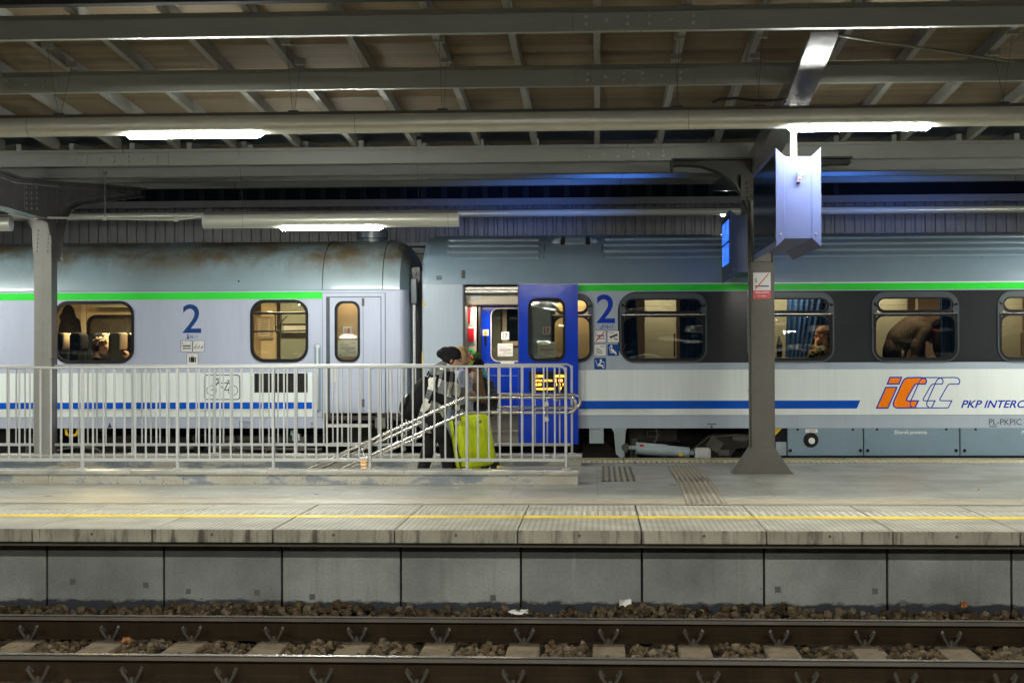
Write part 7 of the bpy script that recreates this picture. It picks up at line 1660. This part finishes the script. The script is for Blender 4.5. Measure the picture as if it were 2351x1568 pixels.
# --- man bending over, next window
y6 = DY + .9
hip = V(2053, 808, y6); sp1 = V(2066, 778, y6); sp2 = V(2092, 757, y6); sh_ = V(2117, 757, y6); hc = V(2143, 767, y6)
b = MB(); P, R = head(b, hc, 0, .85, 1.05)
b.capsule(hip, .15, sp1, .15); b.capsule(sp1, .15, sp2, .15); b.capsule(sp2, .15, sh_, .13); b.capsule(sh_, .07, hc + Vector((-.06, 0, .0)), .06)
arms = []
for s_ in (-1, 1):
    a0, a1, a2 = sh_ + Vector((0, s_ * .18, -.03)), V(2103 if s_ < 0 else 2112, 797, y6 + s_ * .22), V(2099 if s_ < 0 else 2116, 826, y6 + s_ * .2); arms.append((a0, a1, a2)); b.capsule(a0, .055, a1, .045); b.capsule(a1, .045, a2, .032); hand(b, a2, (.1, 0, -1), (1, 0, 0), .6)
    h_ = hip + Vector((0, s_ * .1, 0)); b.capsule(h_, .09, Vector((h_.x + .02, h_.y, IZ0 + .50)), .06); b.capsule(Vector((h_.x + .02, h_.y, IZ0 + .5)), .06, Vector((h_.x, h_.y, IZ0 + .09)), .042); b.capsule(Vector((h_.x, h_.y, IZ0 + .05)), .04, Vector((h_.x + .16, h_.y, IZ0 + .04)), .034)
bd = blob(b, 'person', 'skindark', None, .009, 4); tag(bd, 'passenger in brown sweater bending forward inside the right coach', 'person'); face_bits(P, R, bd, 1.05)
b = MB(); b.ell(P(-.025, 0, .04), (.106, .084, .098), R); blob(b, 'hair', 'brownhair', bd, .009, 2)
b = MB(); b.capsule(sh_ + Vector((-.04, .12, .12)), .05, sh_ + Vector((-.04, -.12, .12)), .05); b.capsule(V(2058, 797, y6), .18, sp1, .195); b.capsule(sp1, .195, sp2, .205); b.capsule(sp2, .205, sh_, .18)
for q in (-.11, .11): b.capsule(sp1 + Vector((0, q, 0)), .15, sp2 + Vector((0, q, 0)), .165); b.capsule(sp2 + Vector((0, q, 0)), .165, sh_ + Vector((0, q, -.02)), .14)
for a0, a1, a2 in arms: b.capsule(a0 + Vector((-.03, 0, -.02)), .105, a1, .085); b.capsule(a1, .075, a1 + (a2 - a1) * .85, .058)
b.capsule(sh_ + Vector((-.02, -.07, .10)), .05, sh_ + Vector((.06, .0, .10)), .045)
b.capsule(sh_ + Vector((-.06, -.06, .14)), .055, sh_ + Vector((.02, -.05, .13)), .05); b.capsule(V(2056, 801, y6 - .05), .165, V(2056, 801, y6 + .05), .165); swt = blob(b, 'sweater', 'sweater', bd, .013, 5)
b = MB(); n_ = sh_ + Vector((.05, 0, .05)); b.tube([n_ + Vector((.03 * math.cos(q), .095 * math.cos(q), .085 * math.sin(q))) for q in [math.pi * 2 * i / 16 for i in range(16)]], .022, 8, closed=True); b.build('collar', 'hoodgrey', swt, smooth=60)
for a0, a1, a2 in arms: c_ = a1 + (a2 - a1) * .80; b = MB(); b.capsule(c_, .069, c_ + (a2 - a1) * .1, .064); b.build('cuff', 'hoodgrey', swt, smooth=60)
b = MB(); b.capsule(V(2054, 803, y6), .172, hip + Vector((0, 0, -.08)), .17)
for s_ in (-1, 1): h_ = hip + Vector((0, s_ * .1, 0)); b.capsule(h_, .12, Vector((h_.x + .02, h_.y, IZ0 + .5)), .085); b.capsule(Vector((h_.x + .02, h_.y, IZ0 + .5)), .085, Vector((h_.x, h_.y, IZ0 + .1)), .065)
blob(b, 'trousers', 'jeans', bd, .014, 3)
# backpack hanging by the curtain and things on the tables
yb_ = DY + .75; t = thing('backpack', 'dark backpack with orange strip hanging beside the bending passenger', 'backpack', V(2172, 820, yb_))
b = MB(); b.ell(V(2172, 755, yb_), (.12, .12, .22), Matrix.Rotation(.3, 3, 'Y')); b.ell(V(2168, 790, yb_), (.17, .13, .26)); b.ell(V(2155, 745, yb_), (.10, .1, .08)); blob(b, 'pack_body', 'coatdark', t, .014, 4)
b = MB(); b.tube([V(2177, 776, yb_ - .16), V(2181, 790, yb_ - .16), V(2178, 806, yb_ - .15)], .02, 8); b.build('orange_strip', 'orangecloth', t, smooth=60)
b = MB(); b.tube([V(2142, 757, yb_ - .1), V(2155, 760, yb_ - .12), V(2166, 754, yb_ - .12)], .007, 6); b.build('red_piping', 'red', t)
cx = centres[1][0]; zt3 = IZ0 + .621; p = V(1789.5, 818, DY + .2); bz = max(zt3, p.z - .0)
t = thing('drink_bottle', 'clear cola bottle with blue label on the table behind the right coach window', 'bottle', (p.x, DY + .2, zt3))
zz0 = at(1789, 821, DY + .2).z; sc_ = (at(1789, 776, DY + .2).z - zz0) / .30
M['cola'] = pbr('cola_drink', (.012, .006, .004), .1); M['label'] = pbr('bottle_label_blue', (.01, .13, .40), .4); M['clearp'] = glass('bottle_plastic', (.7, .72, .72), 1.0)
b = MB(); b.rev([(.034, 0), (.042, .01), (.042, .12), (.040, .15), (.042, .17)], (p.x, DY + .2, zz0)); b.build('drink', 'cola', t, smooth=50)
b = MB(); b.rev([(.043, .165), (.042, .185), (.018, .25), (.015, .275)], (p.x, DY + .2, zz0)); b.build('bottle_neck', 'clearp', t, smooth=50)
b = MB(); b.rev([(.0435, .10), (.0435, .185)], (p.x, DY + .2, zz0)); lb = b.build('bottle_label', 'label', t, smooth=50)
text('COLA', (p.x - .026, p.x + .026, zz0 + .135, zz0 + .158), DY + .2 - .0435, 'placard', 'label_text', lb, t=.001, bold=.02)
b = MB(); b.rev([(.017, .27), (.017, .295), (.012, .30)], (p.x, DY + .2, zz0)); b.build('bottle_cap', 'label', t, smooth=50)
b = MB(); b.rbox(p.x - .12, p.x + .40, DY + .08, DY + .34, zz0 - .022, zz0 - .0005, .006, 2); b.build('window_shelf', 'tanin', RC)
p = V(2072.5, 812, DY + .2); b = MB(); b.rev([(.026, 0), (.028, .01), (.028, .11), (.025, .115)], (p.x, DY + .2, IZ0 + .62)); zc_ = IZ0 + .62; o = b.build('drink_can', 'stainless', smooth=40); tag(o, 'silver can on the table beside the bending passenger', 'can')
o.location.z = at(2072, 821, DY + .2).z - zc_
